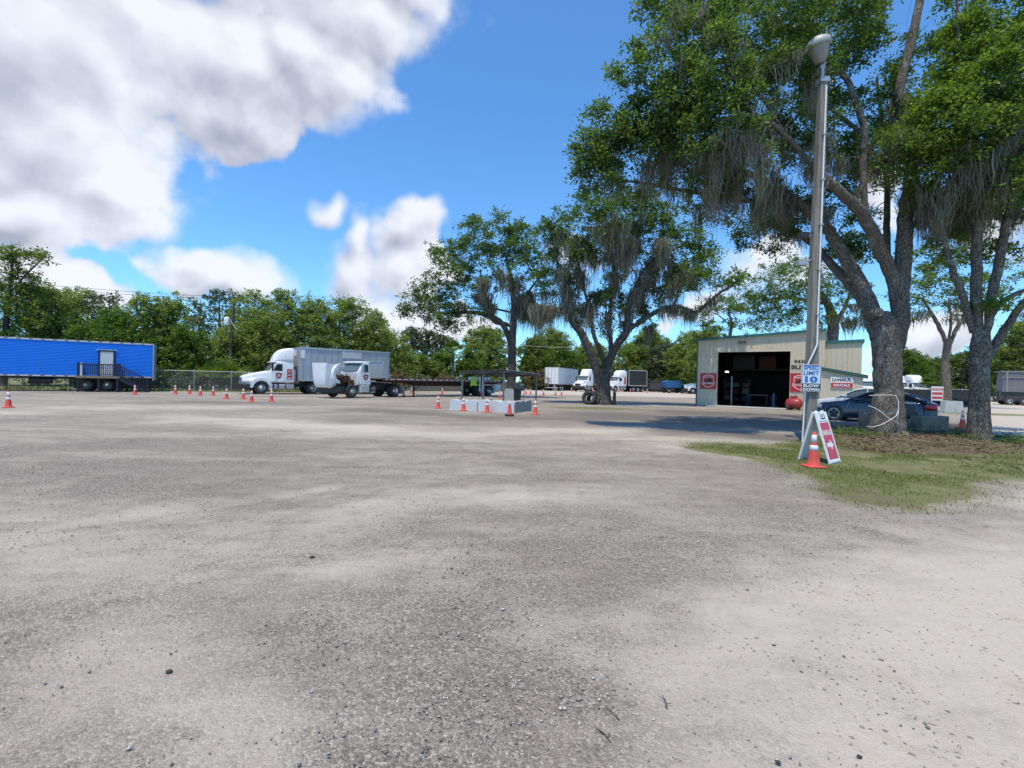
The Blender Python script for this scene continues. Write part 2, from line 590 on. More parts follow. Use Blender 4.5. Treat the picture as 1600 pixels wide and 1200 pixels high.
GP = lambda *q: [G(*p) for p in q]
GRASS_ISLAND = GP((1075, 692), (1155, 697), (1240, 690), (1300, 668), (1400, 690), (1540, 690)) + [Vector((18.5, 15.0, 0)), Vector((22, 13.5, 0))] + \
    GP((1690, 730), (1610, 744), (1540, 758), (1440, 786), (1330, 784), (1262, 760), (1180, 730), (1130, 708))
LITTER_AREA = GP((1290, 668), (1350, 655), (1500, 662), (1530, 680)) + [Vector((19, 14.5, 0))] + GP((1640, 705), (1540, 712), (1430, 712), (1330, 706))
DRY_FRINGE = GP((1170, 728), (1262, 752), (1400, 765), (1520, 752), (1640, 728), (1690, 740), (1540, 768), (1440, 796), (1330, 792), (1240, 768))
SAND_R = GP((1640, 752), (1560, 775), (1430, 815), (1300, 862), (1190, 905), (1010, 1000), (930, 1100), (870, 1210)) + [Vector((1.5, -3, 0)), Vector((30, -3, 0)), Vector((30, 8, 0))]
DRIVE_R = [G(1535, 690), G(1520, 640), G(1530, 622), Vector((80, 70, 0)), Vector((140, 60, 0)), Vector((60, 12, 0)), Vector((22, 8, 0))]

nx, ny = 560, 560
ux = np.linspace(-6.1, 6.1, nx); gx = 3.0 * np.sinh(ux)
uy = np.linspace(-3.4, 6.4, ny); gy = 3.0 * np.sinh(uy)
GXX, GYY = np.meshgrid(gx, gy)
P2 = np.stack([GXX.ravel(), GYY.ravel()], 1)


def ground_masks(P):
    x, y = P[:, 0], P[:, 1]
    wob = (fbm(x * .9, y * .9, 3) - .5)
    Pw = P + np.stack([(fbm(x * .6, y * .6, 11) - .5) * 2.2, (fbm(x * .6, y * .6, 17) - .5) * 2.2], 1)
    # shingly noise drawn out along the driving direction
    st = fbm(x * .22 + 5, y * .75, 5, 5)
    st2 = fbm(x * .9, y * 2.0, 7, 4)
    sand = .38 + .50 * (st - .5) + .30 * (st2 - .5)
    sand = np.maximum(sand, poly_soft(Pw, SAND_R, 1.1) * (.86 + .5 * (st2 - .5)))
    sand = np.maximum(sand, poly_soft(P, DRIVE_R, 1.5) * 1.15)
    for (q, wd, a) in [
        (GP((250, 650), (400, 660), (560, 668), (700, 680), (880, 675), (1010, 668), (1250, 700)), 1.2, .45),
        (GP((380, 655), (520, 670), (640, 665)), 1.6, .35),
        (GP((-300, 655), (0, 643), (150, 638), (330, 637)), 2.0, .5),
        (GP((820, 668), (1000, 676), (1130, 700)), 1.1, .35),
        (GP((60, 1090), (230, 1060), (330, 1110)), .35, .4), (GP((560, 900), (680, 870), (770, 868)), .35, .4),
        (GP((330, 880), (620, 800), (900, 770)), .5, .2), (GP((0, 830), (260, 800), (640, 750), (800, 720)), .35, .25),
        (GP((-150, 870), (120, 850), (420, 812), (760, 770)), .3, .18), (GP((640, 1010), (700, 1000), (760, 1020)), .2, .2),
    ]:
        sand = sand + line_soft(Pw, q, wd) * a * .6
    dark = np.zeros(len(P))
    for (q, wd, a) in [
        (GP((1080, 645), (1200, 650), (1240, 665)), 2.6, .8), (GP((960, 650), (1100, 657), (1240, 664)), 3.0, .7), (GP((1060, 672), (1150, 680), (1240, 684)), 1.5, .6),  # darker asphalt before the garage, with the oak canopy's shade painted in
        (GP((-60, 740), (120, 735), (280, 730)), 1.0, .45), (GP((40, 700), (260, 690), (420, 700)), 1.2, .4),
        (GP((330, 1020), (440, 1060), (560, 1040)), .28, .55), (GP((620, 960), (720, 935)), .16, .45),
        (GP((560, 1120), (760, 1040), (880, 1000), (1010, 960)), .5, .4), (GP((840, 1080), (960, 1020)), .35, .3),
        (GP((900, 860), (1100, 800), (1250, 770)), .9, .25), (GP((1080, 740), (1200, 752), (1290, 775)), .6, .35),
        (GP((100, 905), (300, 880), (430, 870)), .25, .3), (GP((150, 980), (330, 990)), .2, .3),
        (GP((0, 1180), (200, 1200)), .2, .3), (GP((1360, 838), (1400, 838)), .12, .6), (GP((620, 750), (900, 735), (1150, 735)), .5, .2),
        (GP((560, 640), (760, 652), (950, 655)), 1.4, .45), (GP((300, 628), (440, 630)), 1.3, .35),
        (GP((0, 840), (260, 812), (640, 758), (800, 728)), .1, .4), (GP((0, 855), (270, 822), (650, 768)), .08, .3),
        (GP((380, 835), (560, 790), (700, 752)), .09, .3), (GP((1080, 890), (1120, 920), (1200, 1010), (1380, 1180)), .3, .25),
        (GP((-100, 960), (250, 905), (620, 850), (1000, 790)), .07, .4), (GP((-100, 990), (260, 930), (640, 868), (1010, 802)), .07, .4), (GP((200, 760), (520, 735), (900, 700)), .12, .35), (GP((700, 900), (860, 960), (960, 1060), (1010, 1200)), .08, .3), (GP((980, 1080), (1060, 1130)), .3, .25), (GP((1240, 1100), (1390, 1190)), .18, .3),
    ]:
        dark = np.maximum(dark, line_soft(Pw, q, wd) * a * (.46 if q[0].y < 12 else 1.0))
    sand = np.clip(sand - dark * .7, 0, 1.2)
    grass = poly_soft(Pw, GRASS_ISLAND, .8) * (.55 + .9 * fbm(x * .7, y * .7, 71, 3)).clip(0, 1)
    lit_ = np.maximum(poly_soft(Pw, LITTER_AREA, .9), .55 * poly_soft(Pw, DRY_FRINGE, .7))
    tb = G(940, 634)
    g2 = np.exp(-(((x - tb[0] + 1.2) / 4.0) ** 2 + ((y - tb[1] + 3.4) / 2.3) ** 2)) * .85
    g3 = np.exp(-(((x - 19.2) / 1.6) ** 2 + ((y - 33.0) / 1.2) ** 2)) * .7
    grass = np.maximum(grass, np.maximum(g2, g3))
    # verge along the back-left fence and beyond it
    verge = sstep(y - (42.7 + .45 * (x + 29)), -.7, .8) * sstep(-12 - x, 0, 3)
    wood = sstep(y - (118 - 0 * x), -4, 4)
    rightw = sstep(y - 78, -3, 3) * sstep(x - 45, 0, 15)
    grass = np.maximum(grass, np.maximum(verge * .9, np.maximum(wood, rightw)))
    g4 = np.exp(-(((x - 34) / 4.5) ** 2 + ((y - 33.5) / 2.4) ** 2)) * .9
    grass = np.maximum(grass, g4)
    far = sstep(y, 54, 62)
    sand = np.maximum(sand, far * .9)
    return sand, dark, grass, lit_


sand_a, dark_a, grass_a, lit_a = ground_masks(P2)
gz = (fbm(P2[:, 0] * 1.6, P2[:, 1] * 1.6, 23, 4) - .5) * .03 * np.exp(-((P2[:, 1] - 6) / 14) ** 2) + \
     (fbm(P2[:, 0] * 6, P2[:, 1] * 6, 29, 3) - .5) * .018 * np.exp(-((P2[:, 1]) / 8) ** 2)
gz += .10 * np.exp(-(((P2[:, 0] - 14) / 3.2) ** 2 + ((P2[:, 1] - 16) / 1.6) ** 2)) * sstep(P2[:, 1], 12.5, 15)
GV = np.column_stack([P2, gz - .004])
idx = np.arange(nx * ny).reshape(ny, nx)
GF = np.stack([idx[:-1, :-1], idx[:-1, 1:], idx[1:, 1:], idx[1:, :-1]], -1).reshape(-1, 4)
gme = fast_mesh('ground', GV, GF)
gme.polygons.foreach_set('use_smooth', np.ones(len(gme.polygons), bool))
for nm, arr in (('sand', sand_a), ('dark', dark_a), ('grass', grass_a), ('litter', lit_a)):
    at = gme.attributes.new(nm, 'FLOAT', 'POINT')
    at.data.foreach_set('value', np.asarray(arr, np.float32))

gm = bpy.data.materials.new('gravel_ground')
gm.use_nodes = True
t = NT(gm.node_tree)
p = gm.node_tree.nodes['Principled BSDF']
oc = t.n('ShaderNodeTexCoord').outputs['Object']


def attr(n_):
    a = t.n('ShaderNodeAttribute'); a.attribute_name = n_
    return a.outputs['Fac']


n_big = t.noise(oc, .35, 4, .6).outputs['Fac']
n_mid = t.noise(oc, 2.6, 6, .68).outputs['Fac']
n_fin = t.noise(oc, 21, 6, .72).outputs['Fac']
mpg = t.n('ShaderNodeMapping'); t.put(mpg.inputs[0], oc); mpg.inputs['Scale'].default_value = (.35, 1.3, 1); mpg.inputs['Rotation'].default_value = (0, 0, R(-14))
n_str = t.noise(mpg.outputs[0], 2.0, 6, .65, .6).outputs['Fac']
v1 = t.vor(oc, 62); v2 = t.vor(oc, 140)
stone = t.n('ShaderNodeSeparateColor'); t.put(stone.inputs[0], v1.outputs['Color'])
stone2 = t.n('ShaderNodeSeparateColor'); t.put(stone2.inputs[0], v2.outputs['Color'])
sandm = t.m('ADD', attr('sand'), t.m('MULTIPLY', t.m('SUBTRACT', n_mid, .5), .75))
sandm = t.m('ADD', sandm, t.m('MULTIPLY', t.m('SUBTRACT', n_str, .5), .6))
sandf = t.step(sandm, .12, .95)
# gravel: broken stones of grey, tan and a few white ones
gr = t.n('ShaderNodeValToRGB')
cr = gr.color_ramp
cr.elements[0].position = 0; cr.elements[0].color = (.075, .069, .063, 1)
cr.elements[1].position = 1; cr.elements[1].color = (.66, .62, .56, 1)
for pos, c in ((.35, (.165, .152, .137, 1)), (.62, (.26, .238, .212, 1)), (.82, (.39, .36, .32, 1))):
    e = cr.elements.new(pos); e.color = c
t.put(gr.inputs[0], t.m('MULTIPLY_ADD', stone.outputs[0], .55, t.m('MULTIPLY', stone2.outputs[0], .45)))
grav = t.mix(t.m('MULTIPLY', t.step(n_fin, .35, .75), .55), gr.outputs[0], (.25, .228, .203))
grav = t.mix(t.m('MULTIPLY', t.step(n_big, .4, .66), .35), grav, (.20, .172, .15))
sandc = t.mix(n_fin, (.40, .37, .325), (.54, .50, .445))
sandc = t.mix(t.m('MULTIPLY', t.step(n_mid, .5, .72), .5), sandc, (.35, .31, .262))
sandc = t.mix(t.m('MULTIPLY', t.step(stone.outputs[0], .93, .98), t.step(n_mid, .4, .6)), sandc, (.20, .19, .18))
c = t.mix(sandf, grav, sandc)
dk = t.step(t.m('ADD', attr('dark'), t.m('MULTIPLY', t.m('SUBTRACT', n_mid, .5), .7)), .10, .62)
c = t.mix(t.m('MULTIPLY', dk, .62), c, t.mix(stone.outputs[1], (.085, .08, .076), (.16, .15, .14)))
# turf soil
gsum = t.m('ADD', attr('grass'), t.m('MULTIPLY', t.m('SUBTRACT', n_mid, .5), .9))
gsum = t.m('ADD', gsum, t.m('MULTIPLY', t.m('SUBTRACT', n_fin, .5), .8))
n_tf = t.noise(oc, 70, 3, .7).outputs['Fac']
gf = t.step(t.m('ADD', gsum, t.m('MULTIPLY', t.m('SUBTRACT', n_tf, .5), .9)), .40, .62)
gc = t.mix(t.step(n_tf, .3, .7), (.06, .085, .022), (.20, .22, .08))
gc = t.mix(t.m('MULTIPLY', t.step(n_mid, .44, .64), .75), gc, t.mix(n_fin, (.16, .13, .085), (.30, .255, .18)))
c = t.mix(t.m('MULTIPLY', gf, .88), c, gc)
lf = t.step(t.m('ADD', attr('litter'), t.m('MULTIPLY', t.m('SUBTRACT', n_mid, .5), .8)), .35, .75)
c = t.mix(t.m('MULTIPLY', lf, .8), c, t.mix(n_fin, (.075, .055, .038), (.20, .16, .12)))
c = t.mix(1.0, c, (1.0, .98, .952), 'MULTIPLY')
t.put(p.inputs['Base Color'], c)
p.inputs['Roughness'].default_value = .95
p.inputs['Specular IOR Level'].default_value = .12
hgt = t.m('MULTIPLY', t.m('SUBTRACT', .5, v1.outputs['Distance']), t.lin(sandf, 0, 1, .8, .18))
hgt = t.m('ADD', hgt, t.m('MULTIPLY', t.m('SUBTRACT', .5, v2.outputs['Distance']), .35))
hgt = t.m('ADD', hgt, t.m('MULTIPLY', n_fin, .5))
hgt = t.m('ADD', hgt, t.m('MULTIPLY', n_str, 1.2))
b = t.n('ShaderNodeBump'); b.inputs['Strength'].default_value = .75; b.inputs['Distance'].default_value = .016
t.put(b.inputs['Height'], hgt); t.put(p.inputs['Normal'], b.outputs[0])
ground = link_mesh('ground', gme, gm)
tag(ground, kind='structure')

# ---- loose stones, blades of grass, fallen leaves: uncountable cover
rng = np.random.default_rng(4)


def scatter_shapes(name, pts, size, base_v, base_f, mats, flat=1.0, kind='stuff', k=3, tilt=True):
    n = len(pts); nv = len(base_v)
    base_v = np.array(base_v, float)
    a = rng.uniform(0, 6.283, n)
    V = np.repeat(base_v[None], n, 0)
    V = V * (1 + rng.normal(0, .22, (n, nv, 1))) * size[:, None, None]
    V[:, :, 0] *= rng.uniform(.7, 1.4, n)[:, None]
    if tilt:
        b_ = rng.normal(0, .5, n)
        y = V[:, :, 1] * np.cos(b_)[:, None] - V[:, :, 2] * np.sin(b_)[:, None]
        z = V[:, :, 1] * np.sin(b_)[:, None] + V[:, :, 2] * np.cos(b_)[:, None]
        V[:, :, 1] = y; V[:, :, 2] = z
    x = V[:, :, 0] * np.cos(a)[:, None] - V[:, :, 1] * np.sin(a)[:, None]
    y = V[:, :, 0] * np.sin(a)[:, None] + V[:, :, 1] * np.cos(a)[:, None]
    V[:, :, 0] = x; V[:, :, 1] = y; V[:, :, 2] *= flat
    V += pts[:, None, :]
    Fs = (np.array(base_f)[None] + (np.arange(n) * nv)[:, None, None]).reshape(-1, k)
    o = link_mesh(name, fast_mesh(name, V.reshape(-1, 3), Fs, k), mats)
    return tag(o, kind=kind)


OCT_V = [(1, 0, 0), (-1, 0, 0), (0, 1, 0), (0, -1, 0), (0, 0, .8), (0, 0, -.8)]
OCT_F = [(0, 2, 4), (2, 1, 4), (1, 3, 4), (3, 0, 4), (2, 0, 5), (1, 2, 5), (3, 1, 5), (0, 3, 5)]
STONE = leaf_mat('loose_stone', (.11, .10, .09), (.27, .25, .225), (.68, .64, .58), 0.0, .9)
N = 110000
yy = 1.4 + 15 * rng.random(N) ** 1.5
xx = (rng.random(N) * 2 - 1) * (yy * 1.2 + 1)
Pq = np.stack([xx, yy], 1)
sa, da, ga, la = ground_masks(Pq)
dens = np.clip(1.0 - sa * 1.25 + .5 * da, .015, 1) * sstep(fbm(xx * .8, yy * .8, 41), .3, .62) * (1 - ga)
keep = rng.random(N) < dens
Pq = Pq[keep]
sz = np.clip(rng.lognormal(-5.45, .42, len(Pq)), .0025, .013) * (1 + .02 * Pq[:, 1])
scatter_shapes('loose_gravel', np.column_stack([Pq, np.full(len(Pq), .001)]), sz, OCT_V, OCT_F, STONE, .7)

# scattered pebbles that stand out one by one on the pale sand
# grass
N = 700000
lo = np.array([min(q[0] for q in GRASS_ISLAND), min(q[1] for q in GRASS_ISLAND)]); hi = np.array([max(q[0] for q in GRASS_ISLAND), max(q[1] for q in GRASS_ISLAND)])
Pq = lo - .6 + rng.random((N, 2)) * (hi - lo + 1.2)
gq = ground_masks(Pq)
dn = gq[2] ** 1.5 * (1 - .85 * gq[3]) * sstep(fbm(Pq[:, 0] * 1.3, Pq[:, 1] * 1.3, 51), .3, .62)
Pq = Pq[rng.random(N) < dn]
hgt_ = rng.uniform(.4, 1.5, len(Pq)) * .027
scatter_shapes('grass', np.column_stack([Pq, np.zeros(len(Pq))]), hgt_, [(-.16, 0, 0), (.16, 0, 0), (.1, .7, 1.0)], [(0, 1, 2)], GRASSM, 1.0)
# verge weeds along the fence, and round the near trees
N = 26000
Pq = np.stack([rng.uniform(-60, -14, N), rng.uniform(30, 60, N)], 1)
gq = ground_masks(Pq)
Pq = Pq[(gq[2] > .5) & (Pq[:, 1] < 46 + .45 * (Pq[:, 0] + 29))]
scatter_shapes('verge_grass', np.column_stack([Pq, np.zeros(len(Pq))]), rng.uniform(.1, .35, len(Pq)), [(-.22, 0, 0), (.22, 0, 0), (.1, .45, 1.0)], [(0, 1, 2)], GRASSM, 1.0)
# fallen leaves
N = 30000
lo = np.array([9.0, 9.5]); hi = np.array([24, 20])
Pq = lo + rng.random((N, 2)) * (hi - lo)
gq = ground_masks(Pq)
zz = .012 + .10 * np.exp(-(((Pq[:, 0] - 14) / 3.2) ** 2 + ((Pq[:, 1] - 16) / 1.6) ** 2)) * sstep(Pq[:, 1], 12.5, 15)
kp = rng.random(N) < np.clip(gq[3] * .95 + .10 * gq[2], 0, 1) * sstep(fbm(Pq[:, 0] * 1.1, Pq[:, 1] * 1.1, 61), .25, .6)
scatter_shapes('leaf_litter', np.column_stack([Pq, zz])[kp], rng.uniform(.03, .07, kp.sum()), [(-.9, 0, 0), (0, -.4, .15), (.9, 0, .1), (0, .4, .2)], [(0, 1, 2, 3)], LITTER, 1.0, k=4)
# low weeds by the block wall and the tree roots
cen = np.array([(11.6, 15.6), (12.2, 16.6), (11.2, 16.4), (12.7, 16.0), (14.6, 15.2), (15.6, 14.6), (16.2, 15.0), (16.0, 16.6), (17.2, 16.0), (13.8, 17.2), (18.2, 15.4)])
q = cen[rng.integers(0, len(cen), 3200)] + rng.normal(0, .38, (3200, 2))
scatter_shapes('low_weeds', np.column_stack([q, np.abs(rng.normal(.06, .09, len(q)))]), rng.uniform(.03, .075, len(q)), [(-.9, 0, 0), (0, -.45, .2), (.9, 0, .1), (0, .45, .25)], [(0, 1, 2, 3)], LEAF_OAK, 1.0, k=4)
# ------------------------------------------------------------------ garage building
UPZ = Vector((0, 0, 1))
A0 = Vector((14.64, 37.51, 0)); A1 = Vector((21.6, 32.8, 0))
WD = (A1 - A0).normalized(); WL = (A1 - A0).length
ang = math.atan2(WD.y, WD.x)
SIDING = mat('beige_metal_siding', (.60, .52, .39), .5, 0, .05, 1.2, dirt=(.48, .41, .30), dscale=1.1, dlo=.48, dhi=.8)
_t = NT(SIDING.node_tree); _p = SIDING.node_tree.nodes['Principled BSDF']      # rain and rust streaks running down the sheets
_mp = _t.n('ShaderNodeMapping'); _t.put(_mp.inputs[0], _t.n('ShaderNodeTexCoord').outputs['Object']); _mp.inputs['Scale'].default_value = (7, 7, .35)
_sn = _t.noise(_mp.outputs[0], 1.0, 5, .7).outputs['Fac']
_old = _p.inputs['Base Color'].links[0].from_socket
_t.put(_p.inputs['Base Color'], _t.mix(_t.m('MULTIPLY', _t.step(_sn, .52, .78), .5), _old, (.27, .215, .15)))
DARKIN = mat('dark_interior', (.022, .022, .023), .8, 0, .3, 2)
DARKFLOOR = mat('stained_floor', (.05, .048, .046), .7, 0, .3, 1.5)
ORAP = mat('orange_panel', (.10, .028, .012), .7, 0, .2, 2)
TRIMW = mat('cream_trim', (.58, .53, .40), .5, 0, .06, 3)

# local frame: x along the front wall from its left corner, y inward, z up
gar = empty('garage_building', A0, ang, 'beige metal garage with one tall open bay door and dark green roof edge', 'garage')
DX0, DX1, DH = .199 * 7.6, .836 * 7.6, 4.16
ZL, ZR = 5.16, 5.62


def ztop(x): return ZL + (ZR - ZL) * x / WL


def ribbed(mb, x0, x1, zb, zt, y=0.0, pitch=.305, mi=0, depth=.02):
    """sheet with narrow standing ribs; zt may be a function of x"""
    f = zt if callable(zt) else (lambda x: zt)
    g = zb if callable(zb) else (lambda x: zb)
    xs = []
    x = x0; k = math.ceil(x0 / pitch) * pitch
    pts = [(x0, y)]
    while k < x1 - .04:
        if k > x0 + .04:
            pts += [(k - .03, y), (k - .012, y - depth), (k + .012, y - depth), (k + .03, y)]
        k += pitch
    pts.append((x1, y))
    vs = []; fs = []
    for (a, b_) in pts:
        vs += [(a, b_, g(a)), (a, b_, f(a))]
    for i in range(len(pts) - 1):
        fs.append((2 * i, 2 * i + 2, 2 * i + 3, 2 * i + 1))
    mb.add(vs, fs, mi)


mb = MB()
ribbed(mb, 0, DX0, 0, ztop); ribbed(mb, DX1, WL, 0, ztop); ribbed(mb, DX0, DX1, DH, ztop)
mb.bb(0, DX0, .006, .16, 0, 5.1); mb.bb(DX1, WL, .006, .16, 0, 5.1); mb.bb(DX0, DX1, .006, .16, DH, 5.1)
mb.build('front_wall', SIDING, gar)
DEP = 10.0
mb = MB()
mb.bb(.0, .12, .16, DEP, 0, 5.1); mb.bb(WL - .12, WL, .16, DEP, 0, 5.5)
mb.build('side_wall', SIDING, gar)
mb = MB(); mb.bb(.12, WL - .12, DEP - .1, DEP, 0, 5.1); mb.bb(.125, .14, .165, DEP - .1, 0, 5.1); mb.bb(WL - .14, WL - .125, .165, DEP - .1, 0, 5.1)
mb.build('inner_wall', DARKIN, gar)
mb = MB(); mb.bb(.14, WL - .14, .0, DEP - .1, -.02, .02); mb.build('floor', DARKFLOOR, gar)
mb = MB()
mb.add([(-.05, -.15, ZL - .05), (WL + .05, -.15, ZR - .05), (WL + .05, DEP, ZR - .05), (-.05, DEP, ZL - .05),
        (-.05, -.15, ZL + .06), (WL + .05, -.15, ZR + .06), (WL + .05, DEP, ZR + .06), (-.05, DEP, ZL + .06)],
       [(3, 2, 1, 0), (4, 5, 6, 7), (0, 1, 5, 4), (1, 2, 6, 5), (2, 3, 7, 6), (3, 0, 4, 7)])
roof = mb.build('roof', GALV, gar)
mb = MB()
dzr = (ZR - ZL)
mb.add([(-.09, -.2, ZL - .10), (WL + .08, -.2, ZR - .10), (WL + .08, -.152, ZR - .10), (-.09, -.152, ZL - .10),
        (-.09, -.2, ZL + .08), (WL + .08, -.2, ZR + .08), (WL + .08, -.152, ZR + .08), (-.09, -.152, ZL + .08)],
       [(3, 2, 1, 0), (4, 5, 6, 7), (0, 1, 5, 4), (1, 2, 6, 5), (2, 3, 7, 6), (3, 0, 4, 7)])
mb.build('fascia', TEAL, roof)
mb = MB()
mb.bb(DX0 - .07, DX0, -.035, .17, 0, DH + .07); mb.bb(DX1, DX1 + .07, -.035, .17, 0, DH + .07); mb.bb(DX0, DX1, -.035, .17, DH, DH + .07)
mb.build('door_frame', TRIMW, gar)
mb = MB(); mb.bb(-.06, .035, -.045, .05, 0, ZL - .16); mb.build('corner_trim', mat('corner_trim_dark', (.10, .10, .10), .6), gar)
# concrete apron in front of the bay
mb = MB(); mb.add([(DX0 - .5, -1.5, 0), (DX1 - .1, -1.15, 0), (DX1 + .1, -.0, 0), (DX0 - .1, 0, 0), (DX0 - .5, -1.5, .05), (DX1 - .1, -1.15, .05), (DX1 + .1, -.0, .07), (DX0 - .1, 0, .07)],
                  [(4, 5, 6, 7), (0, 1, 5, 4), (1, 2, 6, 5), (3, 0, 4, 7)])
tag(mb.build('concrete_apron', CONC, None, loc=A0, rot=(0, 0, ang)), kind='structure')
# wall lamp over the door
mb = MB(); mb.bb(2.95, 3.45, -.24, -.02, 4.78, 4.98); wl = mb.build('wall_lamp', mat('lamp_bronze', (.09, .075, .06), .5), gar, .02)
mb = MB(); mb.bb(3.0, 3.4, -.235, -.06, 4.755, 4.779); mb.build('lens', mat('lamp_lens', (.3, .27, .22), .3), wl)


# logo signs
def logo_sign(u, zc, s, label):
    o = empty('wall_sign', A0 + WD * u + Vector((0, 0, zc)), ang, label, 'sign', 'red square signs on the garage front')
    mb = MB(); mb.bb(-s / 2, s / 2, -.05, -.032, -s / 2, s / 2)
    # ragged lower edge of the vinyl
    pts = [(-s / 2, -s / 2)]
    for i in range(11):
        pts += [(-s / 2 + s * (i + .3) / 11, -s / 2 - .05), (-s / 2 + s * (i + .9) / 11, -s / 2)]
    mb.prism([(a, b_) for a, b_ in pts][::-1], -.049, -.033)
    mb.build('sign_panel', RED, o)
    fr = plane_frame((0, -.053, 0), (1, 0, 0), (0, 0, 1))
    k = s / 1.28
    sh = [(-.40, .42), (-.15, .50), (0, .535), (.15, .50), (.40, .42), (.43, .22), (.40, .02), (.50, -.10), (.47, -.28), (.25, -.46), (0, -.56), (-.25, -.46), (-.47, -.28), (-.50, -.10), (-.40, .02), (-.43, .22)]
    mb = MB()
    n = len(sh)
    vs = [(a * k, b_ * k, 0) for a, b_ in sh] + [(a * k * .91, b_ * k * .91, 0) for a, b_ in sh]
    mb.add(vs, [(i, (i + 1) % n, n + (i + 1) % n, n + i) for i in range(n)], 0, False, fr)
    mb.add([(-.36 * k, .3 * k, 0), (.36 * k, .3 * k, 0), (.36 * k, .35 * k, 0), (-.36 * k, .35 * k, 0)], [(0, 1, 2, 3)], 0, False, fr)
    mb.build('shield_outline', CONEW, o)
    mb = MB()
    sil = [(-.32, -.06), (-.26, .06), (-.12, .10), (-.02, .22), (.14, .20), (.28, .12), (.34, .02), (.34, -.06)]
    mb.add([(a * k, b_ * k, 0) for a, b_ in sil], [tuple(range(len(sil)))], 0, False, fr)
    mb.build('truck_emblem', BLK, o)
    mb = MB(); put_text(mb, 'CDL SCHOOL', -.42 * k, .42 * k, -.26 * k, -.11 * k, fr, 0, .03)
    mb.build('lettering', CONEW, o)
    return o


logo_sign(.86, 1.93, 1.2, 'red square sign with white shield on the garage wall left of the bay door')
logo_sign(7.02, 1.95, 1.28, 'red square sign right of the bay door, partly hidden by the light pole')
o = tag(empty('address_lettering', A0 + WD * 6.95 + Vector((0, 0, 3.3)), ang), 'dark address numbers and letters on the garage wall above the right red sign', 'lettering')
fr = plane_frame((0, -.03, 0), (1, 0, 0), (0, 0, 1))
mb = MB(); put_text(mb, '9430', -.36, .42, .02, .24, fr, 0, .03); put_text(mb, 'BLI', -.55, .05, -.40, -.12, fr, 0, .04)
mb.build('characters', BLK, o)

# wing to the right, set back, and the lean-to in front of it
W0 = Vector((22.0, 33.2, 0))
wing = empty('side_wing', W0, R(-34), 'lower beige metal wing with teal roof edge right of the garage', 'building')
wl_ = 1.99
mb = MB(); ribbed(mb, -.5, wl_, 0, lambda x: 4.78 + .04 * x); mb.bb(-.5, wl_, .006, 7.5, 0, 4.74); mb.build('wall', SIDING, wing)
mb = MB()
mb.add([(-.6, -.12, 4.66), (wl_ + .12, -.12, 4.74), (wl_ + .12, 7.6, 4.74), (-.6, 7.6, 4.66), (-.6, -.12, 4.86), (wl_ + .12, -.12, 4.94), (wl_ + .12, 7.6, 4.94), (-.6, 7.6, 4.86)],
       [(3, 2, 1, 0), (4, 5, 6, 7), (0, 1, 5, 4), (1, 2, 6, 5), (2, 3, 7, 6), (3, 0, 4, 7)])
mb.build('roof', TEAL, wing)
L0 = Vector((20.75, 31.95, 0)); LA = R(-34.5)
lean = empty('lean_to_office', L0, LA, 'low beige lean-to with sloping green roof edge and rental sign, behind the parked cars', 'building')
ll = 2.35
zt_ = lambda x: 2.98 - .215 * x
mb = MB(); ribbed(mb, 0, ll, 0, lambda x: zt_(x) - .2, pitch=.4, depth=.012); mb.bb(0, ll, .006, 1.1, 0, 2.3); mb.build('wall', mat('lean_to_wall', (.58, .51, .39), .7, 0, .06, 2), lean)
mb = MB()
mb.add([(-.1, -.16, zt_(0) - .16), (ll + .25, -.16, zt_(ll + .25) - .16), (ll + .25, 1.0, zt_(ll + .25) - .16), (-.1, 1.0, zt_(0) - .16),
        (-.1, -.16, zt_(0) + .05), (ll + .25, -.16, zt_(ll + .25) + .05), (ll + .25, 1.0, zt_(ll + .25) + .05), (-.1, 1.0, zt_(0) + .05)],
       [(3, 2, 1, 0), (4, 5, 6, 7), (0, 1, 5, 4), (1, 2, 6, 5), (2, 3, 7, 6), (3, 0, 4, 7)])
mb.build('roof', mat('dark_green_trim', (.035, .10, .09), .5), lean)
o = tag(empty('rental_sign', L0 + Matrix.Rotation(LA, 3, 'Z') @ Vector((1.22, -.02, 1.98)), LA), 'small white and red rental sign on the lean-to wall above the silver car', 'sign')
mb = MB(); mb.bb(-.62, .62, -.05, -.02, -.36, .36); mb.build('sign_panel', WHITE2, o)
mb = MB(); mb.bb(-.59, .59, -.056, -.0505, -.34, -.03); mb.build('red_band', RED, o)
fr = plane_frame((0, -.058, 0), (1, 0, 0), (0, 0, 1))
mb = MB(); put_text(mb, 'U-HAUL', -.52, .52, .06, .29, fr, 0, .03); mb.build('lettering', BLK, o)
fr = plane_frame((0, -.060, 0), (1, 0, 0), (0, 0, 1))
mb = MB(); put_text(mb, 'RENTALS', -.45, .45, -.27, -.10, fr, 0, .03); mb.build('lettering', CONEW, o)

# things inside the bay
def inside(name, x, y, label, cat):
    return empty(name, A0 + WD * x + Vector((-WD.y, WD.x, 0)) * y, ang, label, cat)


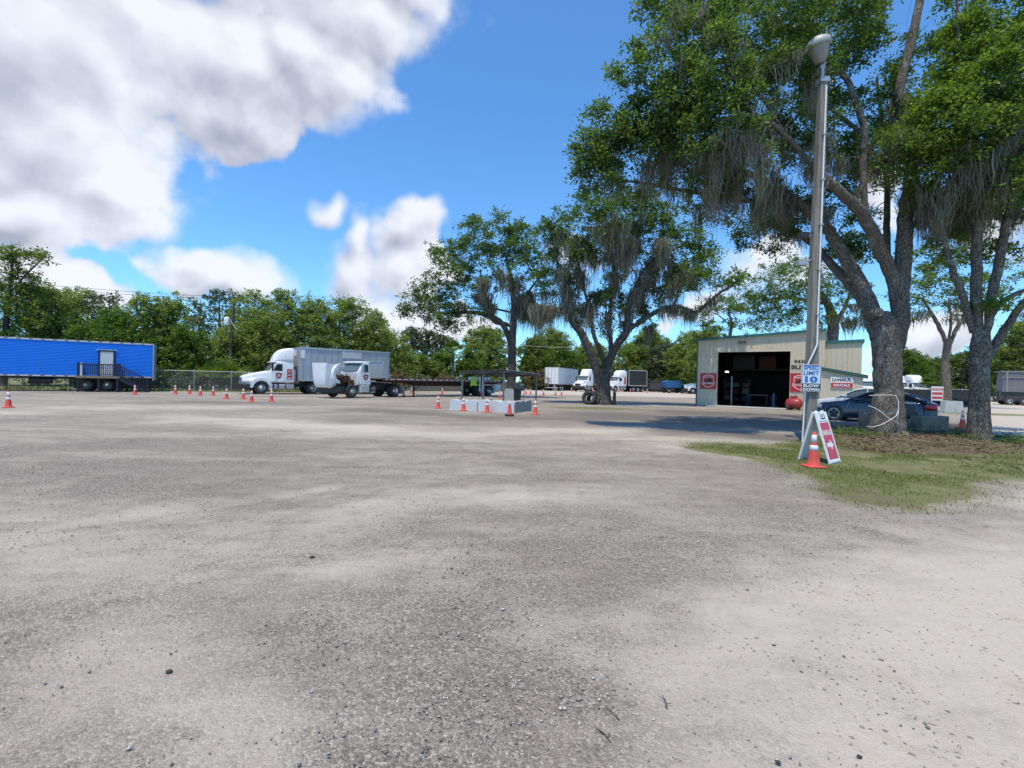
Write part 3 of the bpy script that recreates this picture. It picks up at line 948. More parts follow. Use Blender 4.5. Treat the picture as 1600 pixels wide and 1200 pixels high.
o = inside('workbench', 3.9, 3.4, 'dark workbench with a bin in front, inside the open bay', 'workbench')
mb = MB(); mb.bb(-.75, .75, -.35, .35, .86, .94); mb.build('bench_top', mat('bench_grey', (.10, .10, .11), .5), o)
for sx in (-.68, .68):
    for sy in (-.3, .3):
        mb = MB(); mb.bb(sx - .04, sx + .04, sy - .04, sy + .04, 0, .86); mb.build('leg', BLACK, o)
o = inside('plastic_bin', 3.35, 2.6, 'dark blue bin standing in front of the workbench in the bay', 'bin')
mb = MB(); mb.lathe([(.0, .02), (.25, .02), (.3, .75), (.33, .76), (.33, .8), (.28, .8), (.23, .06), (0, .06)], 20); mb.build('bin_body', mat('navy_bin', (.03, .05, .09), .5), o)
o = inside('storage_loft', 3.4, 6.2, 'timber loft with brown and orange panels high up inside the bay', 'loft')
mb = MB(); mb.bb(-2.0, 2.6, 0, 3, 2.95, 3.1); mb.build('deck', mat('loft_beam', (.05, .045, .04), .8), o)
mb = MB(); mb.bb(-1.8, -.1, -.05, 0, 3.12, 4.2); mb.build('board', mat('grey_board', (.07, .068, .066), .8), o)
mb = MB(); mb.bb(.25, 1.5, -.05, 0, 3.12, 4.2); mb.build('board', ORAP, o)
o = inside('lift_post', 2.15, 2.4, 'pale vertical post inside the bay on the left', 'post')
mb = MB(); mb.bb(-.05, .05, -.05, .05, 0, 2.35); mb.bb(-.2, .2, -.2, .2, 0, .03); mb.build('post', GALV, o, .01)
o = inside('floor_jack_post', 5.1, 3.0, 'short pale jack post inside the bay on the right', 'jack')
mb = MB(); mb.cyl((0, 0, .0), (0, 0, 1.1), .05); mb.bb(-.25, .25, -.2, .2, 0, .05); mb.build('jack', GALV, o)
o = inside('shop_lamp', 1.9, 1.6, 'small bright lamp glowing inside the left of the bay', 'lamp')
em = bpy.data.materials.new('lamp_glow'); em.use_nodes = True
pp = em.node_tree.nodes['Principled BSDF']; pp.inputs['Emission Color'].default_value = (1, .96, .9, 1); pp.inputs['Emission Strength'].default_value = 2.0
mb = MB(); mb.bb(-.13, .13, -.07, .07, 2.64, 2.76); mb.build('lamp_body', em, o, .02)
mb = MB(); mb.cyl((0, 0, 2.77), (0, 0, 5.05), .012); mb.build('cord', BLACK, o)

o = inside('storage_rack', 1.7, 7.6, 'metal storage rack with boxes on the left at the back of the bay', 'rack')
RK = mat('rack_grey', (.16, .165, .17), .5, .3)
mb = MB()
for x in (-1.0, 1.0):
    for y in (0, .5): mb.bb(x - .03, x + .03, y - .03, y + .03, 0, 2.2)
for z in (.3, .9, 1.5, 2.1): mb.bb(-1.03, 1.03, -.03, .53, z, z + .04)
mb.build('frame', RK, o)
rr = random.Random(2)
for k in range(9):
    x = -.8 + (k % 3) * .75; z = .34 + (k // 3) * .6; h_ = rr.uniform(.2, .45)
    mb = MB(); mb.bb(x - .22, x + .25, .02, .45, z, z + h_); mb.build('box', mat('carton_%d' % k if False else 'carton', rr.choice([(.30, .22, .13), (.25, .05, .04), (.08, .12, .22), (.32, .32, .30)]), .8), o, .01)
o = inside('oil_drum', 4.85, 5.6, 'blue oil drum at the back right of the bay', 'drum')
mb = MB(); mb.lathe([(0, 0), (.28, 0), (.29, .02), (.29, .28), (.30, .30), (.29, .32), (.29, .58), (.30, .60), (.29, .62), (.29, .87), (.27, .88), (.27, .86), (0, .86)], 22); mb.build('drum_body', mat('drum_blue', (.04, .10, .24), .4), o)

# red portable tank by the wall
o = empty('red_air_tank', A0 + WD * 6.75 + Vector((-.45, -.55, 0)), R(-50), 'dull red rounded tank on the ground against the garage wall', 'tank')
mb = MB()
prof = [(-.52, .02), (-.5, .2), (-.42, .31), (-.25, .38), (.25, .38), (.42, .31), (.5, .2), (.52, .02)]
mb.tube([(x, 0, .45) for x, r_ in prof], [r_ for x, r_ in prof], 20); mb.build('tank_body', mat('faded_red', (.33, .035, .04), .4, 0, .15, 5, coat=.3), o)
mb = MB(); mb.bb(-.22, .2, -.15, .15, .84, .98); mb.cyl((.1, 0, .98), (.1, 0, 1.1), .03); mb.build('pump', mat('pump_red', (.30, .04, .045), .5), o, .03)
for sy in (-.3, .3):
    mb = MB(); mb.cyl((-.25, sy - .04, .12), (-.25, sy + .04, .12), .12); mb.build('wheel', RUBBER, o)
mb = MB(); mb.bb(.3, .36, -.2, .2, 0, .2); mb.build('foot', BLACK, o)
# ------------------------------------------------------------------ trees
def catmull(pts, rad, sub=6):
    P = [np.array(p, float) for p in pts]
    P = [2 * P[0] - P[1]] + P + [2 * P[-1] - P[-2]]
    out_p = []; out_r = []
    for i in range(1, len(P) - 2):
        for k in range(sub):
            t_ = k / sub
            a, b_, c_, d_ = P[i - 1], P[i], P[i + 1], P[i + 2]
            q = .5 * ((2 * b_) + (-a + c_) * t_ + (2 * a - 5 * b_ + 4 * c_ - d_) * t_ ** 2 + (-a + 3 * b_ - 3 * c_ + d_) * t_ ** 3)
            out_p.append(q); out_r.append(rad[i - 1] + (rad[i] - rad[i - 1]) * t_)
    out_p.append(P[-2]); out_r.append(rad[-1])
    return out_p, out_r


def leaf_cloud(rg, cen, per, spread, ll, lw, flat=.6, up=.6):
    """leaves set along little twigs: every cluster is a dozen sprays that reach outward and upward"""
    ns = max(4, per // 12)
    m = len(cen) * ns
    sd_ = rg.normal(0, 1, (m, 3)); sd_[:, 2] = sd_[:, 2] * .75 + .28
    sd_ /= np.linalg.norm(sd_, axis=1)[:, None]
    sp = np.repeat(spread, ns) if not np.isscalar(spread) else np.full(m, spread)
    slen = sp * rg.uniform(.55, 1.25, m)
    n = m * 12
    rep = lambda q: np.repeat(q, 12, 0)
    t_ = rg.uniform(.12, 1.0, n) ** .8
    ax = rep(sd_); L0 = rep(slen)
    scale = np.array([1, 1, flat + .25])
    jit = rg.normal(0, 1, (n, 3)) * (.05 + .10 * L0)[:, None] * .8
    droop = np.zeros((n, 3)); droop[:, 2] = -.22 * t_ ** 2 * L0
    p_ = np.repeat(cen, ns * 12, 0) + (ax * (t_ * L0)[:, None]) * scale + jit + droop
    d = ax * .8 + rg.normal(0, .75, (n, 3)); d[:, 2] *= .7
    d /= np.linalg.norm(d, axis=1)[:, None]
    nn = rg.normal(0, .65, (n, 3)); nn[:, 2] += up
    s = np.cross(nn, d); s /= (np.linalg.norm(s, axis=1)[:, None] + 1e-6)
    L = ll * rg.uniform(.5, 1.45, n)[:, None]; W = lw * rg.uniform(.55, 1.35, n)[:, None]
    nrm = np.cross(d, s)
    a = p_; b_ = p_ + d * L * .5 + s * W * .5 + nrm * W * .15; e_ = p_ + d * L; e = p_ + d * L * .5 - s * W * .5 + nrm * W * .15
    return np.stack([a, b_, e_, e], 1).reshape(-1, 3)


def strands(rg, anchors, lens, per, spread, wid, K=6):
    n = len(anchors) * per
    a0 = np.repeat(anchors, per, 0); of = rg.normal(0, 1, (n, 3)) * np.array([spread, spread, spread * .4]) * np.repeat(rg.uniform(.6, 1.6, len(anchors)), per)[:, None]
    a = a0 + of
    L = np.repeat(lens, per) * rg.uniform(.35, 1.1, n)
    yaw = rg.uniform(0, math.pi, n)
    sx, sy = np.cos(yaw), np.sin(yaw)
    ph = rg.uniform(0, 6.28, (n, 2)); fr_ = rg.uniform(2, 5, n); am = rg.uniform(.02, .11, n)
    W = wid * rg.uniform(.5, 1.5, n)
    V = []
    for k in range(K + 1):
        t_ = k / K
        cx = a0[:, 0] + of[:, 0] * (1 - .55 * t_) + am * (np.sin(ph[:, 0] + fr_ * t_ * 2) + .5 * np.sin(ph[:, 1] + fr_ * t_ * 5)) * t_ * 1.5
        cy = a0[:, 1] + of[:, 1] * (1 - .55 * t_) + am * np.cos(ph[:, 1] + fr_ * t_ * 2) * t_ * 1.5
        cz = a[:, 2] - L * t_
        w_ = W * (.55 + .7 * math.sin(math.pi * min(1, t_ * 1.25 + .12))) * (1 - .8 * t_ ** 2) * rg.uniform(.6, 1.3, n) * .5
        V.append(np.stack([cx - sx * w_, cy - sy * w_, cz], 1)); V.append(np.stack([cx + sx * w_, cy + sy * w_, cz], 1))
    V = np.stack(V, 1).reshape(-1, 3)
    q = np.array([(2 * k, 2 * k + 1, 2 * k + 3, 2 * k + 2) for k in range(K)])
    Fq = (q[None] + (np.arange(n) * 2 * (K + 1))[:, None, None]).reshape(-1, 4)
    return V, Fq


def bark_bump(seed, amp=.07):
    return lambda i, a, p_: 1 + amp * (math.sin(3 * a + seed + p_.z * .35) * .55 + math.sin(5 * a + seed * 2 - p_.z * .6) * .45)


def make_tree(name, label, base, limbs, blobs, lm, bm_, leaf=(.10, .055), per=110, cr=.6, moss=(), seed=1, group=None,
              twig=.03, flat=.5, nseg=16, mossw=.024, up=.8, branch_r=None, sub=6):
    """limbs: [(world points, radii)], blobs: [(centre, (rx, ry, rz), clumps)], moss: [(centre, (rx,ry,rz), curtains, length)]"""
    rg = np.random.default_rng(seed); rr = random.Random(seed)
    base = Vector(base)
    root = empty(name, base, 0, label, 'tree', group)
    mb = MB(); samp = []; sr = []
    for li, (pts, rad) in enumerate(limbs):
        if li: rad = [rad[0] * .6, rad[1] * .92] + list(rad[2:])
        pp_, rp = catmull([Vector(p_) - base for p_ in pts], rad, sub)
        pp_ = [Vector(q) + Vector((rr.gauss(0, 1), rr.gauss(0, 1), rr.gauss(0, .5))) * (r_ * (.10 if r_ < .2 else .035)) * (0 if k == 0 else 1) for k, (q, r_) in enumerate(zip(pp_, rp))]
        n = nseg if rp[0] > .12 else 8
        mb.tube(pp_, rp, n, 0, True, True, None, bark_bump(seed + li))
        for q, r_ in zip(pp_[2:], rp[2:]):
            samp.append(q); sr.append(r_)
    S = np.array([tuple(q) for q in samp]); SR = np.array(sr)
    cen = []
    for (c_, rad, nc) in blobs:
        c_ = np.array(Vector(c_) - base)
        d = rg.normal(0, 1, (nc, 3)); d /= np.linalg.norm(d, axis=1)[:, None]
        d[:, 2] = np.where((d[:, 2] < -.3) & (rg.random(nc) < .6), -d[:, 2], d[:, 2])
        f = rg.uniform(.30, 1.0, nc) ** .55 * np.where(rg.random(nc) < .18, rg.uniform(1.0, 1.35, nc), 1.0)
        cen.append(c_ + d * f[:, None] * np.array(rad))
    cen = np.concatenate(cen)
    # a thin branch carries every clump
    order = np.argsort([np.min(np.linalg.norm(S - c_, axis=1)) for c_ in cen])
    allp = [tuple(q) for q in S]; allr = list(SR)
    A = np.array(allp)
    for ci in order:
        c_ = cen[ci]
        dist = np.linalg.norm(A - c_, axis=1) + .9 * np.maximum(0, A[:, 2] - c_[2])
        j = int(np.argmin(dist))
        s = Vector(A[j]); e = Vector(c_)
        L = (e - s).length
        if L < .05: continue
        r0 = min(allr[j] * .7, twig * (.5 + .28 * L)); r1 = max(.006, r0 * .4)
        mid1 = s.lerp(e, .35) + Vector((rr.gauss(0, .06), rr.gauss(0, .06), rr.gauss(.05, .05))) * L
        mid2 = s.lerp(e, .7) + Vector((rr.gauss(0, .06), rr.gauss(0, .06), rr.gauss(.04, .05))) * L
        mb.tube([s, mid1, mid2, e], [r0, r0 * .75 + r1 * .25, (r0 + r1) / 2, r1], 5, 0, True, False)
        A = np.vstack([A, [tuple(mid1), tuple(mid2)]]); allr += [r0 * .8, (r0 + r1) / 2]
    mb.build('trunk', bm_, root)
    V = leaf_cloud(rg, cen, per, cr * rg.uniform(.65, 1.3, len(cen)), leaf[0], leaf[1], flat, up)
    link_mesh('crown', fast_mesh('crown', V, np.arange(len(V)).reshape(-1, 4)), lm, root)
    if moss:
        Vs = []; Fs = []; o_ = 0
        CAND = np.vstack([cen, A[len(S):], S[SR < .22]]) if (SR < .22).any() else np.vstack([cen, A[len(S):]])
        for (c_, rad, nc, ln) in moss:
            nc = max(3, int(nc * .95)); ln = ln * .85
            c_ = np.array(Vector(c_) - base)
            d = rg.normal(0, 1, (nc, 3)); d /= np.linalg.norm(d, axis=1)[:, None]
            an = c_ + d * (rg.random(nc) ** .4)[:, None] * np.array(rad)
            for q_ in range(nc):      # every hank hangs from a real branch or leaf cluster
                j = int(np.argmin(np.linalg.norm((CAND - an[q_]) * np.array([1, 1, 1.3]), axis=1)))
                if np.linalg.norm(CAND[j] - an[q_]) < 2.5: an[q_] = CAND[j] + rg.normal(0, .10, 3)
            v_, f_ = strands(rg, an, ln * rg.uniform(.25, 1.2, nc) ** 1.2, 24, .13 * mossw / .024, mossw)
            Vs.append(v_); Fs.append(f_ + o_); o_ += len(v_)
        link_mesh('hanging_moss', fast_mesh('hanging_moss', np.concatenate(Vs), np.concatenate(Fs)), MOSS, root)
    return root


def path(Y, *q):
    """limb points given as photo points with their distance"""
    out_ = []
    for a in q:
        out_.append(D(a[0], a[1], a[2] if len(a) > 2 else Y))
    return out_


def blob(px, py, Y, rpx, n, ky=1.0, kz=1.0):
    r_ = rpx * 1.04 * Y / F
    ca = math.cos(math.atan((px - 800) / F))
    return (D(px, py, Y), (r_ * ca, r_ * ky, r_ * kz), n)


def mossb(px, py, Y, rpx, n, L, kz=.6):
    r_ = rpx * Y / F
    return (D(px, py, Y), (r_, r_, r_ * kz), n, L)


# --- the large oak in front, right of the pole
YC = 16.4
C0 = G(1386, 681); YC = C0.y
limbs = [
    ([C0 + Vector((0, 0, -.15)), C0 + Vector((0, 0, .25))] + path(YC, (1387, 610), (1385, 560), (1383, 515), (1375, 488)), [1.02, .80, .62, .63, .66, .36]),
    (path(YC, (1398, 560), (1406, 500), (1405, 467), (1411, 400), (1416, 330), (1426, 262), (1418, 190), (1408, 135), (1427, 50), (1440, -20), (1450, -120)), [.50, .44, .40, .37, .34, .30, .26, .23, .2, .17, .1]),
    (path(YC, (1406, 470), (1394, 430, 16.2), (1372, 382, 16), (1350, 338, 15.7), (1318, 305, 15.3), (1290, 278, 15)), [.36, .33, .30, .27, .23, .18]),
    (path(YC, (1290, 278, 15), (1262, 250, 14.8), (1230, 215, 14.5), (1200, 190, 14.3), (1165, 180, 14.1), (1110, 190, 14)), [.18, .15, .12, .1, .08, .04]),
    (path(YC, (1352, 340, 15.7), (1349, 260, 15.6), (1350, 205, 15.6), (1338, 160, 15.8), (1322, 123, 16), (1300, 97, 16), (1270, 40, 16), (1262, -40, 16)), [.22, .18, .16, .15, .13, .11, .08, .05]),
    (path(YC, (1348, 208, 15.6), (1330, 195, 16.2), (1308, 178, 16.8), (1280, 150, 17.4), (1230, 120, 18)), [.13, .12, .11, .09, .05]),
    (path(YC, (1376, 520), (1362, 480, 16.6), (1340, 436, 16.9), (1312, 388, 17.2), (1286, 350, 17.4), (1240, 312, 17.6), (1185, 278, 17.8), (1130, 262, 18), (1060, 270, 18)), [.42, .38, .34, .31, .28, .24, .19, .13, .05]),
    (path(YC, (1366, 530), (1347, 470, 17), (1322, 440, 17.6), (1292, 405, 18.4), (1262, 375, 19), (1215, 355, 19.6), (1170, 345, 20)), [.34, .28, .25, .22, .19, .13, .06]),
    (path(YC, (1240, 312, 17.6), (1200, 318, 17), (1150, 310, 16.6), (1080, 300, 16.4), (1000, 285, 16.2), (940, 280, 16)), [.2, .16, .13, .1, .07, .03]),
    (path(YC, (1230, 215, 14.5), (1180, 140, 14.6), (1130, 120, 14.6), (1070, 100, 14.8), (1030, 50, 15)), [.12, .1, .08, .06, .03]),
    (path(YC, (1420, 200), (1450, 150, 17), (1480, 110, 17.5), (1500, 60, 18), (1510, 0, 18)), [.2, .15, .12, .08, .05]),
    (path(YC, (1412, 380), (1440, 330, 16), (1460, 280, 15.6), (1480, 240, 15.2)), [.16, .12, .09, .05]),
    (path(YC, (1394, 470, 16), (1385, 380, 17.2), (1386, 300, 18), (1380, 220, 18.6), (1370, 120, 19)), [.22, .18, .15, .12, .06]),
]
blobs = [
    blob(1075, 62, 15, 62, 26), blob(1065, 150, 14.6, 50, 20), blob(1120, 108, 14.4, 66, 26), blob(1000, 240, 15.6, 62, 28), blob(938, 275, 16, 42, 18, 1, .8),
    blob(1058, 225, 15.4, 66, 30), blob(1022, 178, 15.2, 42, 14), blob(1150, 200, 14.2, 72, 30), blob(1120, 290, 16.5, 55, 20), blob(1205, 62, 15, 76, 34),
    blob(1232, 140, 15.4, 64, 26), blob(1255, 225, 16.4, 56, 20), blob(1300, 60, 16, 66, 30), blob(1335, 62, 16.6, 46, 18), blob(1240, 330, 18.6, 52, 22, 1, .7),
    blob(1190, 365, 19.4, 50, 22, 1, .6), blob(1090, 20, 16, 62, 18), blob(1150, 10, 17, 70, 22), blob(1030, 20, 16, 30, 8), blob(1180, 250, 17, 60, 20),
    blob(1370, 150, 17, 42, 10), blob(1368, 240, 17.5, 56, 24), blob(1400, 250, 15.2, 46, 18), blob(1330, 240, 17, 34, 10), blob(1405, 190, 18.5, 40, 12), blob(1322, 290, 18, 40, 14),
    blob(1310, 400, 18.6, 40, 10, 1, .6), blob(1340, 380, 19.5, 44, 12), blob(1250, 180, 18.6, 60, 20), blob(1160, 130, 18, 70, 22), blob(1100, 200, 18.6, 70, 20),
    blob(1250, -60, 17, 120, 34), blob(1400, -80, 18, 110, 30), blob(1120, -70, 17, 100, 24), blob(1320, -180, 18, 160, 34), blob(915, 255, 16, 36, 14), blob(955, 205, 15.6, 40, 14), blob(985, 110, 15, 30, 9), blob(1290, 150, 17.6, 50, 16), blob(1430, 90, 18.4, 40, 10), blob(1440, 230, 17.4, 40, 12), blob(1480, 70, 18.4, 40, 10), blob(1380, 20, 19, 40, 8),
]
moss = [mossb(1090, 60, 14.6, 55, 26, 1.0), mossb(1080, 250, 15.6, 66, 55, 1.4), mossb(1150, 240, 14.6, 60, 50, 1.5), mossb(1190, 290, 17, 55, 50, 1.6), mossb(1130, 290, 16.6, 66, 60, 1.5),
        mossb(1225, 290, 17.6, 45, 32, 1.5), mossb(1000, 270, 15.8, 40, 20, 1.1), mossb(1245, 150, 15.2, 60, 30, 1.2), mossb(1290, 230, 15.2, 40, 22, 1.3), mossb(1180, 90, 15, 60, 24, 1.0),
        mossb(1380, 250, 16, 56, 26, 1.0), mossb(1420, 150, 16.6, 22, 12, 1.6), mossb(1240, 345, 18.8, 60, 34, .9), mossb(1310, 330, 17, 36, 16, .9), mossb(1400, 320, 16, 20, 12, 1.0)]
limbs = [(a, [r_ * .66 for r_ in b_]) for a, b_ in limbs]
oakC = make_tree('oak_tree', 'large moss draped oak with a thick forked trunk wound with white cable', C0, limbs, blobs, LEAF_OAK, BARK, (.12, .065), 182, .52, moss, 11, 'old oaks hung with grey moss', .026)
for k in range(2):   # two sawn limb ends on the trunk
    q = [D(1371, 489, YC - .30), D(1374, 475, YC - .05)][k] - C0
    mb = MB(); mb.tube([q + Vector((.05, .3, 0)), q, q + Vector((-.02, -.10, .01))], [.20, .17, .15], 14)
    if k == 0: mb.build('sawn_limb', BARKP, oakC)

# --- second oak at the right edge
D0 = G(1529, 689); YD = D0.y
limbs = [
    ([D0 + Vector((0, 0, -.15)), D0 + Vector((0, 0, .22))] + path(YD, (1530, 630), (1531, 580), (1532, 545), (1532, 515)), [.72, .56, .46, .45, .48, .34]),
    (path(YD, (1528, 545), (1526, 470), (1525, 400), (1527, 340), (1520, 260), (1510, 180), (1500, 90), (1495, -20)), [.34, .29, .25, .22, .19, .15, .1, .05]),
    (path(YD, (1540, 530), (1550, 460), (1562, 402), (1572, 350), (1590, 300), (1610, 250), (1640, 180), (1650, 60)), [.30, .26, .23, .21, .19, .16, .1, .05]),
    (path(YD, (1520, 520), (1506, 468), (1490, 426), (1481, 395), (1470, 350, 15), (1455, 310, 14.6)), [.24, .2, .17, .14, .1, .05]),
    (path(YD, (1545, 560), (1560, 530), (1580, 500, 15), (1604, 470, 14.6), (1660, 430, 14)), [.26, .22, .19, .17, .1]),
    (path(YD, (1548, 500), (1560, 476), (1590, 458, 15.6), (1640, 440, 16)), [.2, .17, .13, .08]),
    (path(YD, (1515, 220), (1545, 180, 14.6), (1580, 150, 14), (1620, 120, 13.6)), [.14, .11, .08, .04]),
]
blobs = [
    blob(1480, 195, 14.6, 60, 24), blob(1535, 150, 14.4, 62, 26), blob(1585, 95, 14.2, 72, 30), blob(1575, 200, 14, 62, 26), blob(1530, 235, 14.6, 56, 22), blob(1470, 262, 15, 50, 20),
    blob(1600, 290, 13.8, 60, 24), blob(1560, 270, 15.4, 50, 16), blob(1500, 300, 15.6, 44, 14, 1, .8), blob(1452, 320, 15.4, 30, 8), blob(1570, 30, 15, 76, 28), blob(1520, 60, 15.4, 46, 14),
    blob(1650, 200, 14, 100, 40), blob(1660, 60, 14.6, 100, 36), blob(1590, -80, 15.4, 120, 40), blob(1700, -40, 16, 130, 30), blob(1540, 400, 15.8, 24, 5), blob(1530, 480, 15.4, 22, 4), blob(1640, 360, 15, 60, 12),
    blob(1475, 380, 16, 24, 6), blob(1740, 240, 16, 120, 24), blob(1525, 340, 16.6, 46, 14), blob(1500, 120, 15.6, 50, 18), blob(1450, 190, 15.8, 40, 14), blob(1560, 330, 15.8, 40, 12),
]
moss = [mossb(1580, 200, 13.8, 46, 32, 1.1), mossb(1500, 250, 14.8, 46, 34, 1.2), mossb(1480, 290, 15.2, 36, 34, 1.7), mossb(1500, 330, 15.8, 36, 40, 1.8), mossb(1555, 250, 14.2, 40, 28, 1.6), mossb(1450, 330, 15.4, 20, 14, 1.3), mossb(1530, 320, 16, 40, 26, 1.5), mossb(1600, 120, 14, 40, 14, .9)]
limbs = [(a, [r_ * .56 for r_ in b_]) for a, b_ in limbs]
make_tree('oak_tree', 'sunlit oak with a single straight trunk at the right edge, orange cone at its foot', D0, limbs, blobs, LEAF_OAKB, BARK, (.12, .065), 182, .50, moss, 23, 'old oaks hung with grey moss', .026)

# --- oak in the yard with tyres at its foot
B0 = G(942, 632); YB = B0.y
limbs = [
    ([B0 + Vector((0, 0, -.1)), B0 + Vector((0, 0, .3))] + path(YB, (943, 610), (943, 590), (944, 578)), [.95, .74, .62, .60, .50]),
    (path(YB, (937, 600), (933, 583), (926, 558), (918, 541), (908, 520), (897, 507), (882, 486), (862, 482), (838, 481)), [.48, .44, .42, .40, .36, .30, .24, .17, .08]),
    (path(YB, (949, 590), (951, 568), (963, 541), (979, 518), (981, 495), (983, 470), (992, 452), (1012, 440)), [.46, .42, .38, .34, .26, .22, .18, .1]),
    (path(YB, (946, 590), (942, 560), (930, 530), (925, 510), (920, 480), (910, 440), (900, 400)), [.28, .24, .2, .18, .15, .12, .06]),
    (path(YB, (950, 575), (955, 545), (952, 510), (955, 470), (960, 420), (955, 370)), [.28, .24, .2, .17, .13, .07]),
    (path(YB, (977, 520), (1000, 503), (1020, 490), (1040, 481), (1062, 480), (1086, 488), (1106, 474), (1124, 458), (1145, 446), (1160, 430)), [.26, .24, .22, .2, .18, .17, .15, .12, .08, .04]),
    (path(YB, (990, 455), (1010, 415), (1040, 395), (1080, 380)), [.15, .12, .09, .04]),
    (path(YB, (905, 515), (880, 440), (870, 400), (880, 360)), [.2, .14, .1, .05]),
]
blobs = [
    blob(900, 365, YB, 44, 30), blob(945, 340, YB - 2, 50, 34), blob(885, 400, YB, 36, 22), blob(980, 345, YB - 1, 44, 26), blob(1010, 385, YB, 50, 28), blob(1060, 400, YB + 1, 46, 30), blob(1095, 420, YB, 32, 18),
    blob(1040, 440, YB + 2, 40, 24), blob(930, 400, YB + 2, 44, 26), blob(865, 440, YB + 1, 26, 12), blob(1075, 445, YB - 1, 30, 14), blob(950, 480, YB + 1, 36, 18), blob(925, 500, YB + 2, 30, 10), blob(1000, 330, YB - 1, 36, 16),
    blob(1140, 440, YB, 18, 7), blob(1155, 432, YB, 12, 4), blob(1020, 480, YB + 2, 34, 12), blob(1040, 350, YB, 44, 20), blob(975, 425, YB + 2, 50, 20), blob(860, 370, YB, 22, 8), blob(1000, 510, YB + 2, 30, 10), blob(890, 470, YB + 2, 26, 8),
]
moss = [mossb(985, 400, YB - 1, 66, 60, 2.4), mossb(1010, 395, YB - 2, 50, 34, 2.6), mossb(930, 420, YB, 46, 34, 2.2), mossb(890, 430, YB, 36, 26, 2.2), mossb(870, 470, YB, 34, 36, 2.2), mossb(1050, 430, YB, 46, 36, 2.0), mossb(1000, 460, YB, 50, 50, 2.0),
        mossb(1060, 482, YB, 40, 26, 1.6, .15), mossb(900, 480, YB, 40, 34, 2.2), mossb(850, 480, YB, 26, 22, 2.2, .2), mossb(960, 360, YB - 2, 50, 36, 2.2), mossb(880, 380, YB, 36, 20, 1.8), mossb(1110, 465, YB, 20, 8, 1.4), mossb(1040, 520, YB + 1, 30, 12, 1.4), mossb(960, 500, YB, 40, 24, 1.8)]
limbs = [(a, [r_ * .80 for r_ in b_]) for a, b_ in limbs]
make_tree('oak_tree', 'wide oak with a forked trunk and long grey moss, tyres leaning at its foot', B0, limbs, blobs, LEAF_OAK, BARKD, (.21, .115), 110, .82, moss, 37, 'old oaks hung with grey moss', .022, mossw=.048)

# --- oak behind the shelter
A_0 = G(799, 621.5); YA = A_0.y
limbs = [
    ([A_0 + Vector((0, 0, -.1)), A_0 + Vector((0, 0, .3))] + path(YA, (799, 595), (800, 560), (800, 535), (802, 505), (803, 478), (800, 440), (790, 400)), [.62, .50, .42, .38, .37, .34, .28, .2, .08]),
    (path(YA, (798, 545), (795, 528), (786, 508), (772, 496), (750, 490), (725, 488), (700, 490), (670, 488)), [.3, .28, .26, .22, .19, .16, .12, .06]),
    (path(YA, (800, 512), (790, 506), (775, 504), (765, 490), (758, 460), (750, 420)), [.2, .2, .18, .16, .12, .06]),
    (path(YA, (802, 490), (815, 470), (830, 450), (845, 430)), [.18, .15, .1, .05]),
    (path(YA, (800, 488), (790, 486), (775, 482), (760, 470)), [.12, .11, .09, .05]),
]
blobs = [
    blob(770, 380, YA, 46, 30), blob(805, 385, YA, 36, 22), blob(735, 405, YA, 40, 26), blob(700, 430, YA, 40, 28), blob(675, 460, YA, 32, 20), blob(650, 484, YA, 22, 12), blob(720, 460, YA + 1, 44, 26), blob(770, 430, YA, 50, 28),
    blob(820, 425, YA, 38, 24), blob(845, 440, YA, 20, 10), blob(690, 490, YA - 1, 32, 14, 1, .7), blob(730, 500, YA, 30, 10, 1, .6), blob(790, 355, YA, 24, 8), blob(745, 362, YA, 22, 8), blob(830, 480, YA + 1, 26, 10), blob(700, 512, YA, 24, 6, 1, .5), blob(640, 490, YA, 10, 4), blob(700, 395, YA, 18, 6),
]
moss = [mossb(790, 450, YA - 1, 42, 60, 2.4), mossb(765, 460, YA - 1, 30, 40, 2.4), mossb(820, 470, YA, 34, 40, 2.4), mossb(845, 480, YA, 26, 26, 2.6), mossb(670, 490, YA, 26, 16, 1.6), mossb(850, 500, YA, 20, 12, 2.4), mossb(735, 470, YA, 20, 10, 1.6)]
make_tree('oak_tree', 'oak behind the open shelter with a leaning left limb and grey moss under its crown', A_0, limbs, blobs, LEAF_OAK, BARKD, (.24, .125), 100, .9, moss, 41, 'old oaks hung with grey moss', .022, mossw=.055)


